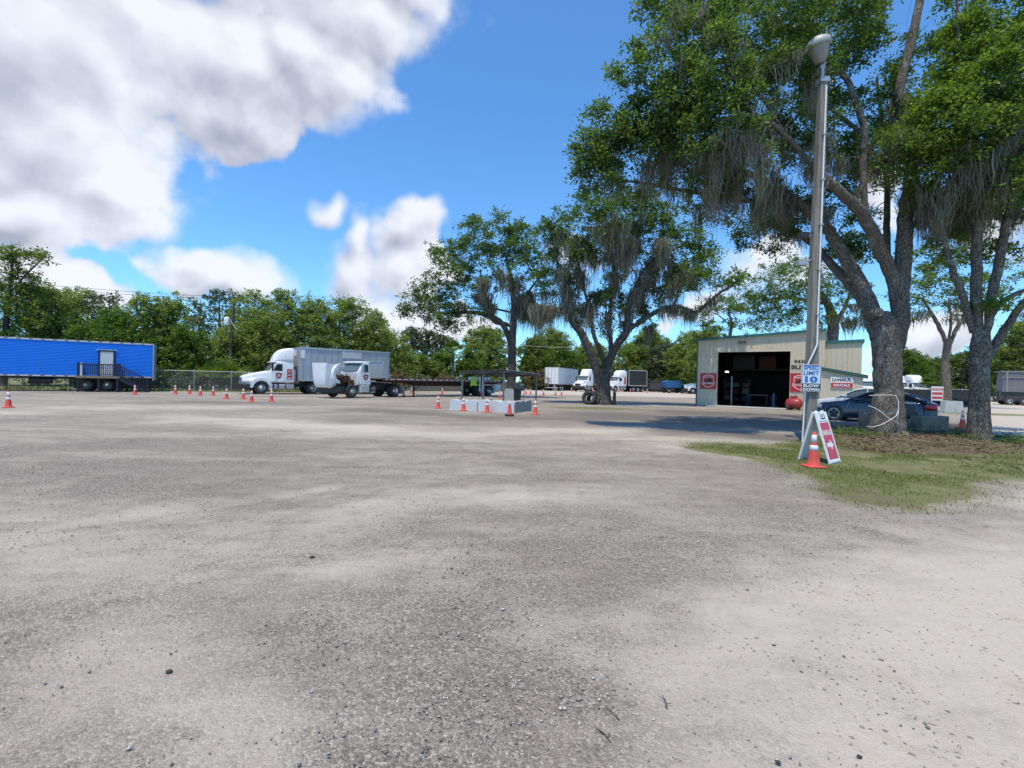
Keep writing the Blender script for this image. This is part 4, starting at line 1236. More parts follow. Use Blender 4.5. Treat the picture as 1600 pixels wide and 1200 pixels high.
# --- trees and thickets behind the yard
def bg_tree(name, label, px, top, Y, wpx, lm, seed, low=.05, dens=1.0, group=None, leaf=.24, open_=False, shape=1.0, bm_=None):
    wpx = wpx * (1.18 if not open_ else 1.05)
    rr = random.Random(seed)
    x0 = ray(px, 600)[0] * Y
    base = Vector((x0, Y, 0))
    H_ = D(px, top, Y).z
    W = wpx * Y / F
    bl = []
    nb = max(5, int(8 * dens))
    for i in range(nb):
        zf = low + (1 - low) * ((i + .5) / nb)
        wf = math.sin(math.pi * min(.96, max(.12, (zf - low * .6) * .78 + .18))) ** .7
        rx = W * .5 * wf * rr.uniform(.55, .8)
        off = (W * .5 * wf - rx) * 1.15
        a = rr.uniform(0, 6.28)
        rz = min(H_ * rr.uniform(.13, .2), rx * 1.0)
        z = min(H_ * zf, H_ - rz * .95)
        for s in (1, -1):
            bl.append((base + Vector((math.cos(a) * off * s, math.sin(a) * off * .8 * s, max(rz * .75, z + rr.uniform(-.5, .3)))), (rx, rx, rz), max(4, int((6.0 if not open_ else 2.6) * dens * rx * max(rz, .8) + 2))))
    r0 = .05 + H_ * .018
    lean_ = Vector((rr.uniform(-.06, .06) * H_, 0, 0))
    lb = [([base + Vector((0, 0, -.1)), base + lean_ * .3 + Vector((0, 0, H_ * .3)), base + lean_ + Vector((0, 0, H_ * .62)), base + lean_ * 1.2 + Vector((0, 0, H_ * .95))], [r0, r0 * .8, r0 * .5, .03])]
    for k in range(4):
        a = rr.uniform(0, 6.28); z0 = H_ * rr.uniform(.22, .5)
        lb.append(([base + Vector((0, 0, z0)), base + Vector((math.cos(a) * W * .18, math.sin(a) * W * .18, z0 + H_ * .12)), base + Vector((math.cos(a) * W * .36, math.sin(a) * W * .36, z0 + H_ * .25))], [r0 * .5, r0 * .35, .03]))
    return make_tree(name, label, base, lb, bl, lm, bm_ or BARKD, (leaf, leaf * .55), int(66 * (1 if not open_ else .75)), .85 if not open_ else .6, (), seed, group, .014, .7, 7, sub=3)


GL = 'trees of the thicket behind the left fence'
for i, (px, top, Y, wp, lm, lab, low, op) in enumerate([
    (60, 448, 49, 130, LEAF_BG, 'dark rounded tree behind the left part of the blue trailer', .05, 0),
    (112, 452, 54, 110, LEAF_BG, 'mid green tree rising behind the middle of the blue trailer', .05, 0),
    (166, 455, 53, 100, LEAF_GREY, 'thin grey green tree above the white door of the blue trailer', .05, 1),
    (180, 488, 49, 120, LEAF_BRI, 'bright leafy shrub tree right behind the roof of the blue trailer', .0, 0),
    (222, 464, 51, 92, LEAF_BG, 'green tree above the right end of the blue trailer', .0, 0),
    (262, 470, 53, 90, LEAF_BG, 'dense vine covered tree right of the blue trailer', .0, 0),
    (303, 461, 60, 90, LEAF_GREY, 'pale feathery tree top left of the transformer pole', .1, 1),
    (290, 512, 51, 110, LEAF_BRI, 'lower bright green tree left of the transformer pole', .0, 0),
    (346, 452, 58, 84, LEAF_GREY, 'tall feathery tree directly behind the transformer pole', .1, 1),
    (392, 455, 56, 90, LEAF_BG, 'tall tree above the white sleeper truck cab', .0, 0),
    (375, 508, 53, 100, LEAF_BG, 'lower dark tree right of the transformer pole', .0, 0),
    (442, 454, 56, 100, LEAF_BG, 'tall dense tree above the white truck roof fairing', .0, 0),
    (490, 464, 57, 96, LEAF_BG, 'dense tree above the front of the silver trailer', .0, 0),
    (536, 462, 61, 96, LEAF_BG, 'tall tree above the middle of the silver trailer', .0, 0),
    (580, 482, 62, 76, LEAF_BG, 'tree above the rear of the silver trailer, last of the tall thicket', .0, 0),
    (612, 520, 66, 66, LEAF_BG, 'shorter tree just right of the silver trailer', .0, 0),
]):
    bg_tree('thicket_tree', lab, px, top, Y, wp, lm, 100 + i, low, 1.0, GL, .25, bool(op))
# tall tree at the left edge, with an open yellow crown
base = Vector((ray(5, 600)[0] * 46, 46, 0))
make_tree('tall_tree', 'tall tree with a yellow green open crown at the left edge, above the blue trailer', base,
          [([base, D(8, 520, 46), D(16, 450, 46), D(20, 400, 46)], [.3, .25, .16, .06]), ([D(14, 460, 46), D(40, 430, 46), D(66, 405, 46)], [.14, .1, .04])],
          [blob(20, 402, 46, 26, 22, 1, .6), blob(45, 405, 46, 24, 12, 1, .5), blob(68, 404, 46, 12, 6, 1, .6), blob(0, 420, 46, 30, 18), blob(30, 440, 47, 34, 22, 1, .6), blob(-10, 470, 46, 50, 40), blob(40, 480, 47, 46, 40), blob(20, 520, 47, 60, 50)],
          LEAF_YEL, BARKD, (.25, .13), 55, .85, (), 77, None, .016, .7, 8)

GM = 'far trees behind the yard'
for i, (px, top, Y, wp, lm, lab, low, op) in enumerate([
    (642, 512, 104, 44, LEAF_GREY, 'thin far pine standing against the sky, left one of the three', .45, 1),
    (667, 514, 108, 40, LEAF_GREY, 'thin far pine standing against the sky, middle one of the three', .45, 1),
    (692, 524, 106, 36, LEAF_GREY, 'thin far pine standing against the sky, right one of the three', .45, 1),
    (630, 552, 78, 62, LEAF_BG, 'olive bush behind the front end of the flatbed deck', .0, 0),
    (662, 560, 76, 56, LEAF_YEL, 'yellow green bush above the middle of the flatbed deck', .0, 0),
    (690, 552, 80, 50, LEAF_BRI, 'bright green bush left of the far palm', .0, 0),
    (732, 548, 80, 46, LEAF_BRI, 'bright green bush right of the far palm, above the left end of the shelter', .0, 0),
    (762, 512, 92, 96, LEAF_BG, 'large rounded tree behind the trunk of the shelter oak', .05, 0),
    (835, 528, 88, 60, LEAF_YEL, 'bright yellow green tree right of the shelter roof', .0, 0),
    (862, 516, 100, 84, LEAF_BG, 'dark far tree above the white box trailer', .0, 0),
    (885, 550, 98, 60, LEAF_BRI, 'bright green tree right behind the white box trailer', .0, 0),
    (925, 535, 104, 70, LEAF_BG, 'far tree behind the cab of the white truck near the forked oak', .0, 0),
    (985, 540, 106, 76, LEAF_BG, 'far tree above the black box trailer', .0, 0),
    (1012, 516, 110, 70, LEAF_BG, 'tall dark far tree behind the hanging limb of the forked oak', .1, 0),
    (1040, 536, 102, 64, LEAF_GREY, 'grey green tree above the blue roll-off trailer', .0, 0),
    (1072, 522, 96, 70, LEAF_BG, 'far tree touching the left corner of the garage', .0, 0),
    (1102, 512, 84, 60, LEAF_BG, 'tree rising behind the left end of the garage roof', .0, 0),
]):
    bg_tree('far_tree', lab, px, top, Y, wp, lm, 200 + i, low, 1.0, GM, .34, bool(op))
for i, (px, top, Y, wp, lm, lab, low, op) in enumerate([
    (1418, 545, 84, 60, LEAF_BRI, 'bright hedge tree behind the white trucks, just right of the large oak trunk', .0, 0),
    (1446, 556, 88, 56, LEAF_YEL, 'yellow green hedge tree left of the pale trunk', .0, 0),
    (1505, 548, 86, 66, LEAF_BRI, 'hedge tree between the pale trunk and the right oak', .0, 0),
    (1470, 562, 92, 60, LEAF_BG, 'dark hedge tree behind the pale trunk', .0, 0),
    (1545, 535, 78, 66, LEAF_GREY, 'grey green tree right of the right oak trunk', .0, 0),
    (1592, 500, 74, 80, LEAF_BG, 'tall tree at the right edge above the grey dump trailer', .0, 0),
    (1640, 470, 72, 90, LEAF_GREY, 'grey tree beyond the right edge of the yard', .0, 0),
]):
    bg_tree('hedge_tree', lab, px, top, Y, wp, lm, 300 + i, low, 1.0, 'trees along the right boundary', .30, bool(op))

# oak behind the garage
base = Vector((ray(1296, 600)[0] * 58, 58, 0))
make_tree('oak_tree', 'broad oak crown above the garage roof with its trunk behind the wing', base,
          [([base, D(1300, 540, 58), D(1302, 505, 58), D(1290, 470, 58), D(1260, 440, 58)], [.75, .65, .6, .4, .12]), ([D(1301, 515, 58), D(1320, 480, 58), D(1330, 450, 58)], [.4, .25, .1]), ([D(1292, 475, 58), D(1230, 465, 58), D(1190, 470, 58)], [.3, .2, .08])],
          [blob(1210, 455, 58, 46, 34), blob(1250, 440, 58, 46, 34), blob(1185, 490, 58, 36, 26), blob(1225, 490, 58, 46, 34), blob(1270, 470, 58, 40, 26), blob(1305, 455, 57, 34, 18), blob(1165, 478, 58, 20, 10), blob(1260, 500, 59, 36, 20), blob(1330, 470, 57, 26, 12), blob(1285, 420, 58, 28, 14), blob(1200, 512, 58, 40, 20), blob(1342, 500, 58, 14, 6)],
          LEAF_BRI, BARK, (.26, .14), 95, 1.15, [mossb(1310, 490, 57, 24, 14, 2.0), mossb(1345, 500, 58, 16, 10, 2.6)], 51, 'old oaks hung with grey moss', .016, mossw=.09)
base = Vector((ray(1136, 600)[0] * 54, 54, 0))
make_tree('small_tree', 'small open tree with bright leaves above the left part of the garage roof', base,
          [([base, D(1140, 530, 54), D(1143, 505, 54), D(1138, 488, 54)], [.25, .2, .15, .06]), ([D(1142, 510, 54), D(1122, 492, 54), D(1108, 488, 54)], [.1, .07, .03])],
          [blob(1128, 478, 54, 20, 12, 1, .6), blob(1105, 488, 54, 18, 10, 1, .6), blob(1150, 490, 54, 16, 8, 1, .7), blob(1138, 515, 54, 18, 8), blob(1110, 520, 54, 26, 14)],
          LEAF_BRI, BARK, (.26, .14), 70, .9, (), 53, None, .018)
# pale forked tree on the right
base = Vector((ray(1480, 600)[0] * 44, 44, 0))
make_tree('oak_tree', 'pale forked tree with a yellow green crown seen between the two right oaks', base,
          [([base, D(1477, 570, 44), D(1480, 545, 44), D(1481, 530, 44)], [.42, .33, .30, .31]), ([D(1480, 540, 44), D(1470, 515, 44), D(1456, 490, 44), D(1440, 465, 44)], [.24, .2, .15, .06]), ([D(1484, 540, 44), D(1494, 515, 44), D(1508, 492, 44), D(1520, 460, 44)], [.23, .19, .14, .06]), ([D(1482, 532, 44), D(1486, 500, 44), D(1482, 465, 44)], [.17, .12, .05])],
          [blob(1440, 450, 44, 36, 22), blob(1475, 435, 44, 40, 26), blob(1515, 450, 44, 32, 18), blob(1425, 480, 44, 20, 8), blob(1495, 475, 45, 26, 10), blob(1450, 415, 44, 34, 16), blob(1545, 470, 44, 26, 10), blob(1575, 450, 44, 46, 18), blob(1520, 400, 44, 40, 14)],
          LEAF_YEL, BARKP, (.22, .12), 85, .95, [mossb(1500, 490, 44, 24, 12, 1.4), mossb(1440, 490, 44, 16, 8, 1.4)], 57, None, .018, mossw=.07)


# palms and fan plants
def fan_plant(name, label, loc, hgt, n, L, lm, seed, cat, trunk_r=0.0, group=None):
    rr = random.Random(seed); rg = np.random.default_rng(seed)
    root = empty(name, loc, 0, label, cat, group)
    if trunk_r:
        mb = MB(); mb.tube([(0, 0, -.1), (.05, 0, hgt * .5), (0, 0, hgt)], [trunk_r * 1.2, trunk_r, trunk_r], 10, 0, True, True, None, bark_bump(seed)); mb.build('trunk', BARKD, root)
    V = []; Fq = []
    for k in range(n):
        a = rr.uniform(0, 6.283); el = rr.uniform(-.5, 1.35) if trunk_r else rr.uniform(.25, 1.4)
        d = Vector((math.cos(a) * math.cos(el), math.sin(a) * math.cos(el), math.sin(el)))
        o = Vector((0, 0, hgt)) + Vector((rr.gauss(0, .25), rr.gauss(0, .25), 0)) * (0 if trunk_r else 2.0)
        c_ = o + d * L * .5
        side = d.cross(Vector((0, 0, 1)))
        side = side.normalized() if side.length > .01 else Vector((1, 0, 0))
        up_ = side.cross(d)
        for j in range(11):
            th = R(-75 + 15 * j)
            dd = d * math.cos(th) + side * math.sin(th) + up_ * .15
            w_ = dd.cross(up_).normalized() * L * .035
            tip = c_ + dd * L * .5 + Vector((0, 0, -.12 * L * abs(math.sin(th))))
            b0 = len(V)
            V += [tuple(c_), tuple(c_ + dd * L * .22 + w_), tuple(tip), tuple(c_ + dd * L * .22 - w_)]
            Fq.append((b0, b0 + 1, b0 + 2, b0 + 3))
        b0 = len(V); w_ = side * .02
        V += [tuple(o - w_), tuple(o + w_), tuple(c_ + w_), tuple(c_ - w_)]; Fq.append((b0, b0 + 1, b0 + 2, b0 + 3))
    link_mesh('fronds', fast_mesh('fronds', np.array(V), np.array(Fq)), lm, root)
    return root


fan_plant('palm_tree', 'far palm with drooping olive fronds between the bushes left of the shelter', Vector((ray(707, 600)[0] * 72, 72, 0)), D(707, 552, 72).z, 40, 2.3, LEAF_YEL, 5, 'palm', .2)
fan_plant('palmetto', 'spiky palmetto clump at the fence left of the white truck', Vector((ray(342, 600)[0] * 46.5, 46.5, 0)), .9, 46, 2.2, LEAF_YEL, 6, 'shrub')
fan_plant('dark_palm', 'dark fan leaved palm clump before the hedge, right of the white trucks', Vector((ray(1460, 600)[0] * 66, 66, 0)), 1.8, 60, 2.4, LEAF_OAK, 8, 'palm', .15)


def shrub(name, label, c_, rad, n, lm, seed, leaf=.2, group=None):
    base = Vector((c_[0], c_[1], 0))
    return make_tree(name, label, base, [([base, base + Vector((.1, 0, rad[2] * .6)), base + Vector((0, .1, rad[2] * 1.1))], [.06, .04, .02])], [(Vector((c_[0], c_[1], c_[2])), rad, n)], lm, BARKD, (leaf, leaf * .55), 60, .6, (), seed, group, .015, .7, 6, sub=3)


for i, (px, Y, h, w_, lm, lab) in enumerate([
    (292, 45.5, 1.3, 2.6, LEAF_GREY, 'low grey weeds along the fence right of the blue trailer'),
    (322, 47, 1.5, 2.2, LEAF_DRY, 'dry brown shrub at the fence left of the palmetto'),
    (372, 48, 1.6, 2.4, LEAF_GREY, 'grey green shrub at the fence behind the nose of the white truck'),
    (650, 62, 2.2, 4.5, LEAF_GREY, 'olive scrub behind the front of the flatbed'),
    (612, 60, 2.6, 3.6, LEAF_DRY, 'dry brown scrub right of the silver trailer'),
    (700, 66, 2.2, 4.5, LEAF_DRY, 'dry brown scrub behind the middle of the flatbed'),
    (838, 84, 3.6, 4.6, LEAF_DRY, 'brown dry vines over the grey fence right of the shelter'),
    (852, 86, 3.2, 3.6, LEAF_GREY, 'grey green vines over the fence left of the white box trailer'),
]):
    c_ = Vector((ray(px, 600)[0] * Y, Y, h * .45))
    shrub('shrub', lab, c_, (w_ * .5, w_ * .4, h * .55), int(10 * w_), lm, 400 + i, .2, 'shrubs along the yard fences')
# ------------------------------------------------------------------ vehicles (local x forward, y left, z up)
def wheel(parent, x, y, r=.52, wd=.28, side=1, dual=False, rim_mat=None, name='wheel', rr=.57):
    """tyre with a rim inside; side=+1 faces +y"""
    o = MB(); h = wd / 2
    M_ = Matrix.Rotation(R(-90) * side, 4, 'X')      # lathe axis z -> side*y
    prof = [(r * rr, -h), (r * .84, -h), (r * .95, -h * .9), (r, -h * .6), (r, -h * .12), (r * .985, -h * .1), (r * .985, h * .1), (r, h * .12), (r, h * .6), (r * .95, h * .9), (r * .84, h), (r * .70, h * 1.03), (r * rr, h * .92)]
    o.lathe(prof, 28, 0, M_)
    w_ = o.build(name, RUBBER, parent, loc=(x, y, r))
    m2 = MB()
    if dual:
        pr = [(r * rr, h * .92), (r * rr * .93, h * .8), (r * rr * .86, -h * .2), (r * .28, -h * .35), (r * .25, h * .1), (r * .14, h * .25), (0, h * .25)]
    else:
        pr = [(r * rr, h * .92), (r * rr * .93, h * .86), (r * rr * .86, h * .5), (r * .36, h * .85), (r * .28, h * .95), (r * .24, h * 1.45), (r * .10, h * 1.5), (0, h * 1.5)]
    m2.lathe(pr, 24, 0, M_)
    for k in range(10):
        a = 2 * math.pi * k / 10
        q = Vector((r * .40 * math.cos(a), r * .40 * math.sin(a), 0))
        zz_ = h * .80 if not dual else -h * .3
        m2.cyl(q + Vector((0, 0, zz_)), q + Vector((0, 0, zz_ + .045)), .045, None, 6, 1, M_)
    m2.build('rim', [rim_mat or ALU, BLACKP], w_)
    return w_


def dash_strip(mb, x0, x1, y, z0, z1, step, flip=False):
    n = int((x1 - x0) / step)
    vs = []
    for k in range(n + 1):
        x = x0 + (x1 - x0) * k / n
        vs += [(x, y, z0), (x, y, z1)]
    b_ = len(mb.v)
    for k in range(n):
        q = (b_ + 2 * k, b_ + 2 * k + 1, b_ + 2 * k + 3, b_ + 2 * k + 2)
        mb.f.append(list(q if not flip else q[::-1])); mb.mi.append(1 if k % 3 == 0 else 0); mb.sm.append(False)
    mb.v += vs


def shield(parent, x, y, z, s, name='door_badge'):
    fr = plane_frame((x, y, z), (-1, 0, 0), (0, 0, 1))
    sh = [(-.40, .42), (0, .52), (.40, .42), (.44, .1), (.40, -.2), (0, -.52), (-.40, -.2), (-.44, .1)]
    mb = MB(); mb.add([(a * s, b_ * s, 0) for a, b_ in sh], [tuple(range(8))], 0, False, fr)
    fr2 = plane_frame((x, y + .003, z), (-1, 0, 0), (0, 0, 1))
    mb.add([(a * s * .8, b_ * s * .8, 0) for a, b_ in sh], [tuple(range(8))], 1, False, fr2)
    fr3 = plane_frame((x, y + .006, z), (-1, 0, 0), (0, 0, 1))
    put_text(mb, 'CDL', -.26 * s, .26 * s, -.2 * s, .02 * s, fr3, 2, .03)
    mb.add([(a * s, b_ * s, 0) for a, b_ in ((-.25, .1), (.2, .1), (.25, .2), (-.05, .26))], [(0, 1, 2, 3)], 2, False, fr3)
    return mb.build(name, [BLK, RED, CONEW], parent)


def arch(mb, x, y0, y1, r0, r1, z, a0=0, a1=180, n=14, mi=0):
    poly = [(x + r1 * math.cos(R(a0 + (a1 - a0) * i / n)), z + r1 * math.sin(R(a0 + (a1 - a0) * i / n))) for i in range(n + 1)] + \
           [(x + r0 * math.cos(R(a1 - (a1 - a0) * i / n)), z + r0 * math.sin(R(a1 - (a1 - a0) * i / n))) for i in range(n + 1)]
    n2 = len(poly)
    vs = [(a, y0, b_) for a, b_ in poly] + [(a, y1, b_) for a, b_ in poly]
    h = n + 1
    fs = []
    for i in range(n):
        for o_ in (0, n2):
            q = (o_ + i, o_ + i + 1, o_ + n2 - 2 - i, o_ + n2 - 1 - i)
            fs.append(q if o_ else q[::-1])
    mb.add(vs, fs, mi, False)
    mb.add(vs, [(i, i + n2, (i + 1) % n2 + n2, (i + 1) % n2) for i in range(n2)], mi, True)


def hood_mesh():
    mb = MB()
    S_ = [(1.34, .62, .60, .92, 1.38), (1.28, .72, .68, .84, 1.50), (1.05, .82, .74, .82, 1.62), (.5, .84, .80, .9, 1.76), (0, .86, .84, .95, 1.87), (-.45, .92, .90, .98, 1.96), (-.68, .96, .93, 1.0, 2.0)]
    mb.loft([ring(x, a, b_, z0, z1, .16) for x, a, b_, z0, z1 in S_])
    for s in (1, -1):
        ys = sorted((s * .70, s * 1.2))
        arch(mb, 0, ys[0], ys[1], .62, .86, .53, 2, 178)
        # front of the fender runs into the nose
        mb.loft([[(x, s * y, z) for (y, z) in ((.62, z0), (w_, z0), (w_, z1), (.62, z1 + .04))] for x, w_, z0, z1 in ((1.3, .80, .82, 1.12), (1.1, 1.02, .80, 1.2), (.80, 1.17, .78, 1.28), (.5, 1.2, 1.05, 1.38))][::s])
        ys = sorted((s * .95, s * 1.2))
        mb.prism([(-.84, .30), (-.62, .42), (-.62, .75), (-.70, 1.1), (-.86, .8)], ys[0], ys[1])
    return mb


def conventional(name, label, loc, rz, sleeper=True, fairing=True, hood_open=False, wb=4.2, decals=True, group=None, tandem=False, paint=None, blackrear=True):
    PW = paint or WHITE
    t_ = empty(name, loc, rz, label, 'truck', group)
    cabr = -2.55 if sleeper else -1.85
    # frame, bumper
    mb = MB()
    mb.bb(-wb - 1.1, 1.0, .32, .44, .62, .92); mb.bb(-wb - 1.1, 1.0, -.44, -.32, .62, .92)
    mb.bb(-.08, .08, -.9, .9, .42, .6); mb.bb(-wb - .1, -wb + .1, -.85, .85, .40, .65)
    mb.bb(-wb - .75, -wb + .55, -.55, .55, .92, 1.12)
    mb.bb(-1.9, -.75, -.8, .8, .55, .95)
    mb.build('chassis', BLACK, t_)
    mb = MB(); mb.loft([ring(x, a, a, z0, z1, .06) for x, a, z0, z1 in ((1.50, .85, .42, .84), (1.42, 1.05, .36, .86), (1.1, 1.16, .36, .86), (.72, 1.17, .40, .84))]); mb.build('bumper', BLACKP, t_)
    hood = hood_mesh().build('hood', PW, t_, .0)
    mb = MB(); mb.loft([ring(x, a, b_, z0, z1, .1) for x, a, b_, z0, z1 in ((1.352, .56, .50, .98, 1.40), (1.37, .52, .46, 1.0, 1.38))]); gr_ = mb.build('grille', BLACKP if not decals else GALV, hood)
    mb = MB()
    for k in range(7): mb.bb(1.368, 1.378, -.46, .46, 1.03 + k * .05, 1.045 + k * .05)
    mb.build('slats', CHROME, gr_)
    for s in (1, -1):
        mb = MB(); mb.loft([[(x, s * y, z) for (y, z) in ((.70, z0), (w_, z0), (w_, z1), (.70, z1))] for x, w_, z0, z1 in ((1.345, .78, .95, 1.1), (1.2, 1.02, .93, 1.16), (.95, 1.17, .98, 1.17))][::s])
        mb.build('headlight', HEADL, hood)
    if hood_open:
        mb = MB()
        for sg in (1, -1):
            ys = sorted((sg * .66, sg * .71)); mb.prism([(.66 * math.cos(R(a)), .53 + .66 * math.sin(R(a))) for a in range(12, 169, 13)][::-1], ys[0], ys[1])
        mb.build('splash_panel', FRAMEW, hood)
        piv = Matrix.Translation((1.42, 0, .80)) @ Matrix.Rotation(R(80), 4, 'Y') @ Matrix.Diagonal((.86, .92, .86, 1)) @ Matrix.Translation((-1.25, 0, -.80))
        hood.matrix_local = piv
        mb = MB(); mb.bb(-.55, .75, -.32, .32, .85, 1.55); mb.bb(.8, .98, -.45, .45, .75, 1.5); mb.cyl((-.2, -.1, 1.6), (.5, -.1, 1.62), .16); mb.cyl((.1, .42, 1.2), (.1, .42, 1.55), .16); mb.bb(-.55, -.1, .34, .7, 1.0, 1.4); mb.bb(-.5, .5, -.28, .28, 1.56, 1.72)
        eng = mb.build('engine', RUST, t_, .03)
        rr = random.Random(3)
        for k in range(9):
            a = Vector((rr.uniform(-.5, .7), rr.uniform(.25, .5), rr.uniform(.95, 1.7))); b_ = a + Vector((rr.uniform(-.5, .5), rr.uniform(-.2, .15), rr.uniform(-.35, .35)))
            mb = MB(); mb.tube([a, a.lerp(b_, .5) + Vector((0, .06, .1)), b_], .035, 7); mb.build('hose', BLACKP, eng)
        mb = MB(); mb.bb(-.70, -.62, -.85, .85, .95, 1.95); mb.build('firewall', FRAMEW, t_)
    # cab
    cr_ = -1.85
    S_ = [(-.66, 1.0, .97, 1.02, 2.0), (-.86, 1.05, 1.0, 1.0, 2.30), (-1.12, 1.1, .96, 1.0, 2.74), (-1.22, 1.12, .97, 1.0, 2.82), (cr_, 1.15, 1.0, 1.0, 2.88)]
    if sleeper: S_ += [(cabr, 1.17, 1.04, 1.0, 2.9)]
    else: S_ += [(cabr - .02, 1.12, .96, 1.02, 2.8)]
    mb = MB(); mb.loft([ring(x, a, b_, z0, z1, .10) for x, a, b_, z0, z1 in S_]); cab = mb.build('cab', PW, t_)
    if fairing:
        mb = MB()
        F_ = [(-1.02, .66, .60, 2.76, 2.90), (-1.12, .80, .66, 2.76, 3.25), (-1.32, .92, .74, 2.78, 3.58), (-1.62, 1.0, .82, 2.80, 3.86), (-2.0, 1.06, .9, 2.82, 4.0), (-2.3, 1.1, .95, 2.84, 4.04), (cabr, 1.12, .98, 2.84, 4.03)]
        mb.loft([ring(x, a, b_, z0, z1, .22) for x, a, b_, z0, z1 in F_]); mb.build('roof_fairing', PW, t_)
        for ya in ((.99, 1.03), (-1.03, -.99)):
            if not decals: mb = MB(); mb.bb(cabr - .38, cabr + .02, ya[0], ya[1], 1.1, 3.9); mb.build('side_extender', PW, t_)
    # windshield, set into the sloping front
    mb = MB()
    def wsp(y, z): # point on the front slope just proud of the shell
        f = (z - 2.0) / (2.74 - 2.0)
        return (-.66 - .46 * f + .028 + .06 * (1 - (y / .95) ** 2), y, z + .012)
    g_ = [[wsp(y, z) for y in (-.90, -.5, 0, .5, .90)] for z in (2.06, 2.35, 2.66)]
    vs = [q for row in g_ for q in row]
    mb.add(vs, [(r_ * 5 + c_, r_ * 5 + c_ + 1, (r_ + 1) * 5 + c_ + 1, (r_ + 1) * 5 + c_) for r_ in range(2) for c_ in range(4)], 0, True)
    mb.build('windshield', GLASSL, cab)
    mb = MB(); mb.loft([ring(x, a, a, z0, z1, .03) for x, a, z0, z1 in ((-.82, .8, 2.74, 2.78), (-.92, .98, 2.72, 2.80), (-1.16, 1.0, 2.78, 2.86))]); mb.build('sun_visor', PW, cab)
    for s in (1, -1):
        def sd_(x, z):
            k = (z - 1.0) / 1.86
            base_ = 1.12 + (1.15 - 1.12) * min(1, max(0, (-x - 1.2) / .6))
            top_ = .965 + .03 * min(1, max(0, (-x - 1.2) / .6))
            return s * (base_ + (top_ - base_) * k + .012)
        # door panel outline proud of the cab, with its window
        dp = [(-.78, 1.10), (-1.74, 1.10), (-1.74, 2.72), (-1.18, 2.68), (-.84, 2.05)]
        mb = MB(); vs = [(x, sd_(x, z), z) for x, z in dp] + [(x, sd_(x, z) - s * .05, z) for x, z in dp]; n = len(dp)
        mb.add(vs, [tuple(range(n)) if s > 0 else tuple(reversed(range(n)))] + [(i, (i + 1) % n, (i + 1) % n + n, i + n) for i in range(n)]); door = mb.build('door', PW, t_)
        dp = [(-.97, 2.02), (-1.66, 2.0), (-1.66, 2.60), (-1.24, 2.60), (-1.02, 2.2)]
        mb = MB(); vs = [(x, sd_(x, z) + s * .006, z) for x, z in dp]
        mb.add(vs, [tuple(range(5)) if s > 0 else tuple(reversed(range(5)))]); mb.build('window', GLASS, door)
        mb = MB(); y = sd_(-1.6, 1.75); mb.bb(-1.68, -1.5, min(y, y + s * .02), max(y, y + s * .02), 1.72, 1.78); mb.build('handle', BLACKP, door)
        # mirror on its arms
        mb = MB(); mb.tube([(-.9, s * 1.05, 2.1), (-.80, s * 1.38, 2.1)], .018, 6); mb.tube([(-.95, s * 1.0, 2.62), (-.80, s * 1.38, 2.6)], .018, 6); mb.bb(-.86, -.74, min(s * 1.28, s * 1.48), max(s * 1.28, s * 1.48), 1.98, 2.66)
        mb.build('mirror', BLACKP if not hood_open else ALU, t_, .03)
        # steps / tank
        if hood_open:
            mb = MB(); ys = sorted((s * .75, s * 1.16)); mb.bb(-1.72, -.86, ys[0], ys[1], .42, 1.0); mb.build('fuel_tank', FRAMEW, t_, .05)
            mb = MB(); mb.bb(-2.3, -1.85, ys[0], ys[1], .40, .46); mb.bb(-2.3, -1.85, ys[0], ys[1], .72, .77); mb.bb(-2.3, -2.26, ys[0], ys[1], .4, .9); mb.build('step', ALU, t_)
        else:
            mb = MB(); mb.tube([(-1.0, s * .92, .64), (cabr - .02, s * .92, .64)], .27, 18); tk = mb.build('fuel_tank', ALU, t_)
            mb = MB(); ys = sorted((s * 1.19, s * 1.24))
            mb.bb(-1.0, -2.5, ys[0], ys[1], .42, .46); mb.bb(-1.0, -2.5, ys[0], ys[1], .74, .78)
            for x in (-1.25, -1.85): mb.bb(x - .1, x, ys[0], ys[1] - .01, .36, .92, 1)
            mb.build('step', [ALU, BLACKP], tk)
        if decals: shield(t_, -1.34, s * 1.145, 1.60, .5 * s if s < 0 else .5) if s > 0 else None
        mb = MB(); mb.cyl((.6, s * .95, 1.45), (.6, s * .95, 1.72), .015, None, 6); mb.bb(.55, .62, min(s * .90, s * 1.02), max(s * .90, s * 1.02), 1.7, 1.86)
        if sleeper: mb.build('fender_mirror', CHROME, hood)
        wheel(t_, 0, s * 1.02, .53, .29, s)
        for wx in ([-wb] if not tandem else [-wb, -wb - 1.3]):
            wheel(t_, wx, s * 1.03, .53, .28, s, True); wheel(t_, wx, s * .71, .53, .26, s, True)
    if decals and sleeper:
        mb = MB(); mb.bb(-2.42, -2.02, 1.13, 1.168, 1.28, 2.18); pn = mb.build('red_panel', RED, t_)
        mb = MB()
        for k, w_ in enumerate(('CDL', 'LIC', 'NOW')):
            fr = plane_frame((-2.22, 1.172, 2.0 - .3 * k), (-1, 0, 0), (0, 0, 1)); put_text(mb, w_, -.14, .14, -.09, .06, fr, 0, .04)
        mb.build('lettering', CONEW, pn)
        for k in range(3):   # white upright cylinders behind the cab
            mb = MB(); x = cabr - .22 - .34 * k; mb.lathe([(0, 0), (.11, 0), (.11, .85 - .12 * k), (.07, .98 - .12 * k), (.03, 1.05 - .12 * k), (0, 1.05 - .12 * k)], 14, 0, Matrix.Translation((x, .55 + .12 * k, 1.12))); mb.build('white_cylinder', WHITE2, t_)
    if decals and not hood_open:
        mb = MB(); mb.bb(cabr - .03, cabr - .005, -.9, .9, 1.1, 2.7); mb.build('rear_panel', FRAMEW, t_)
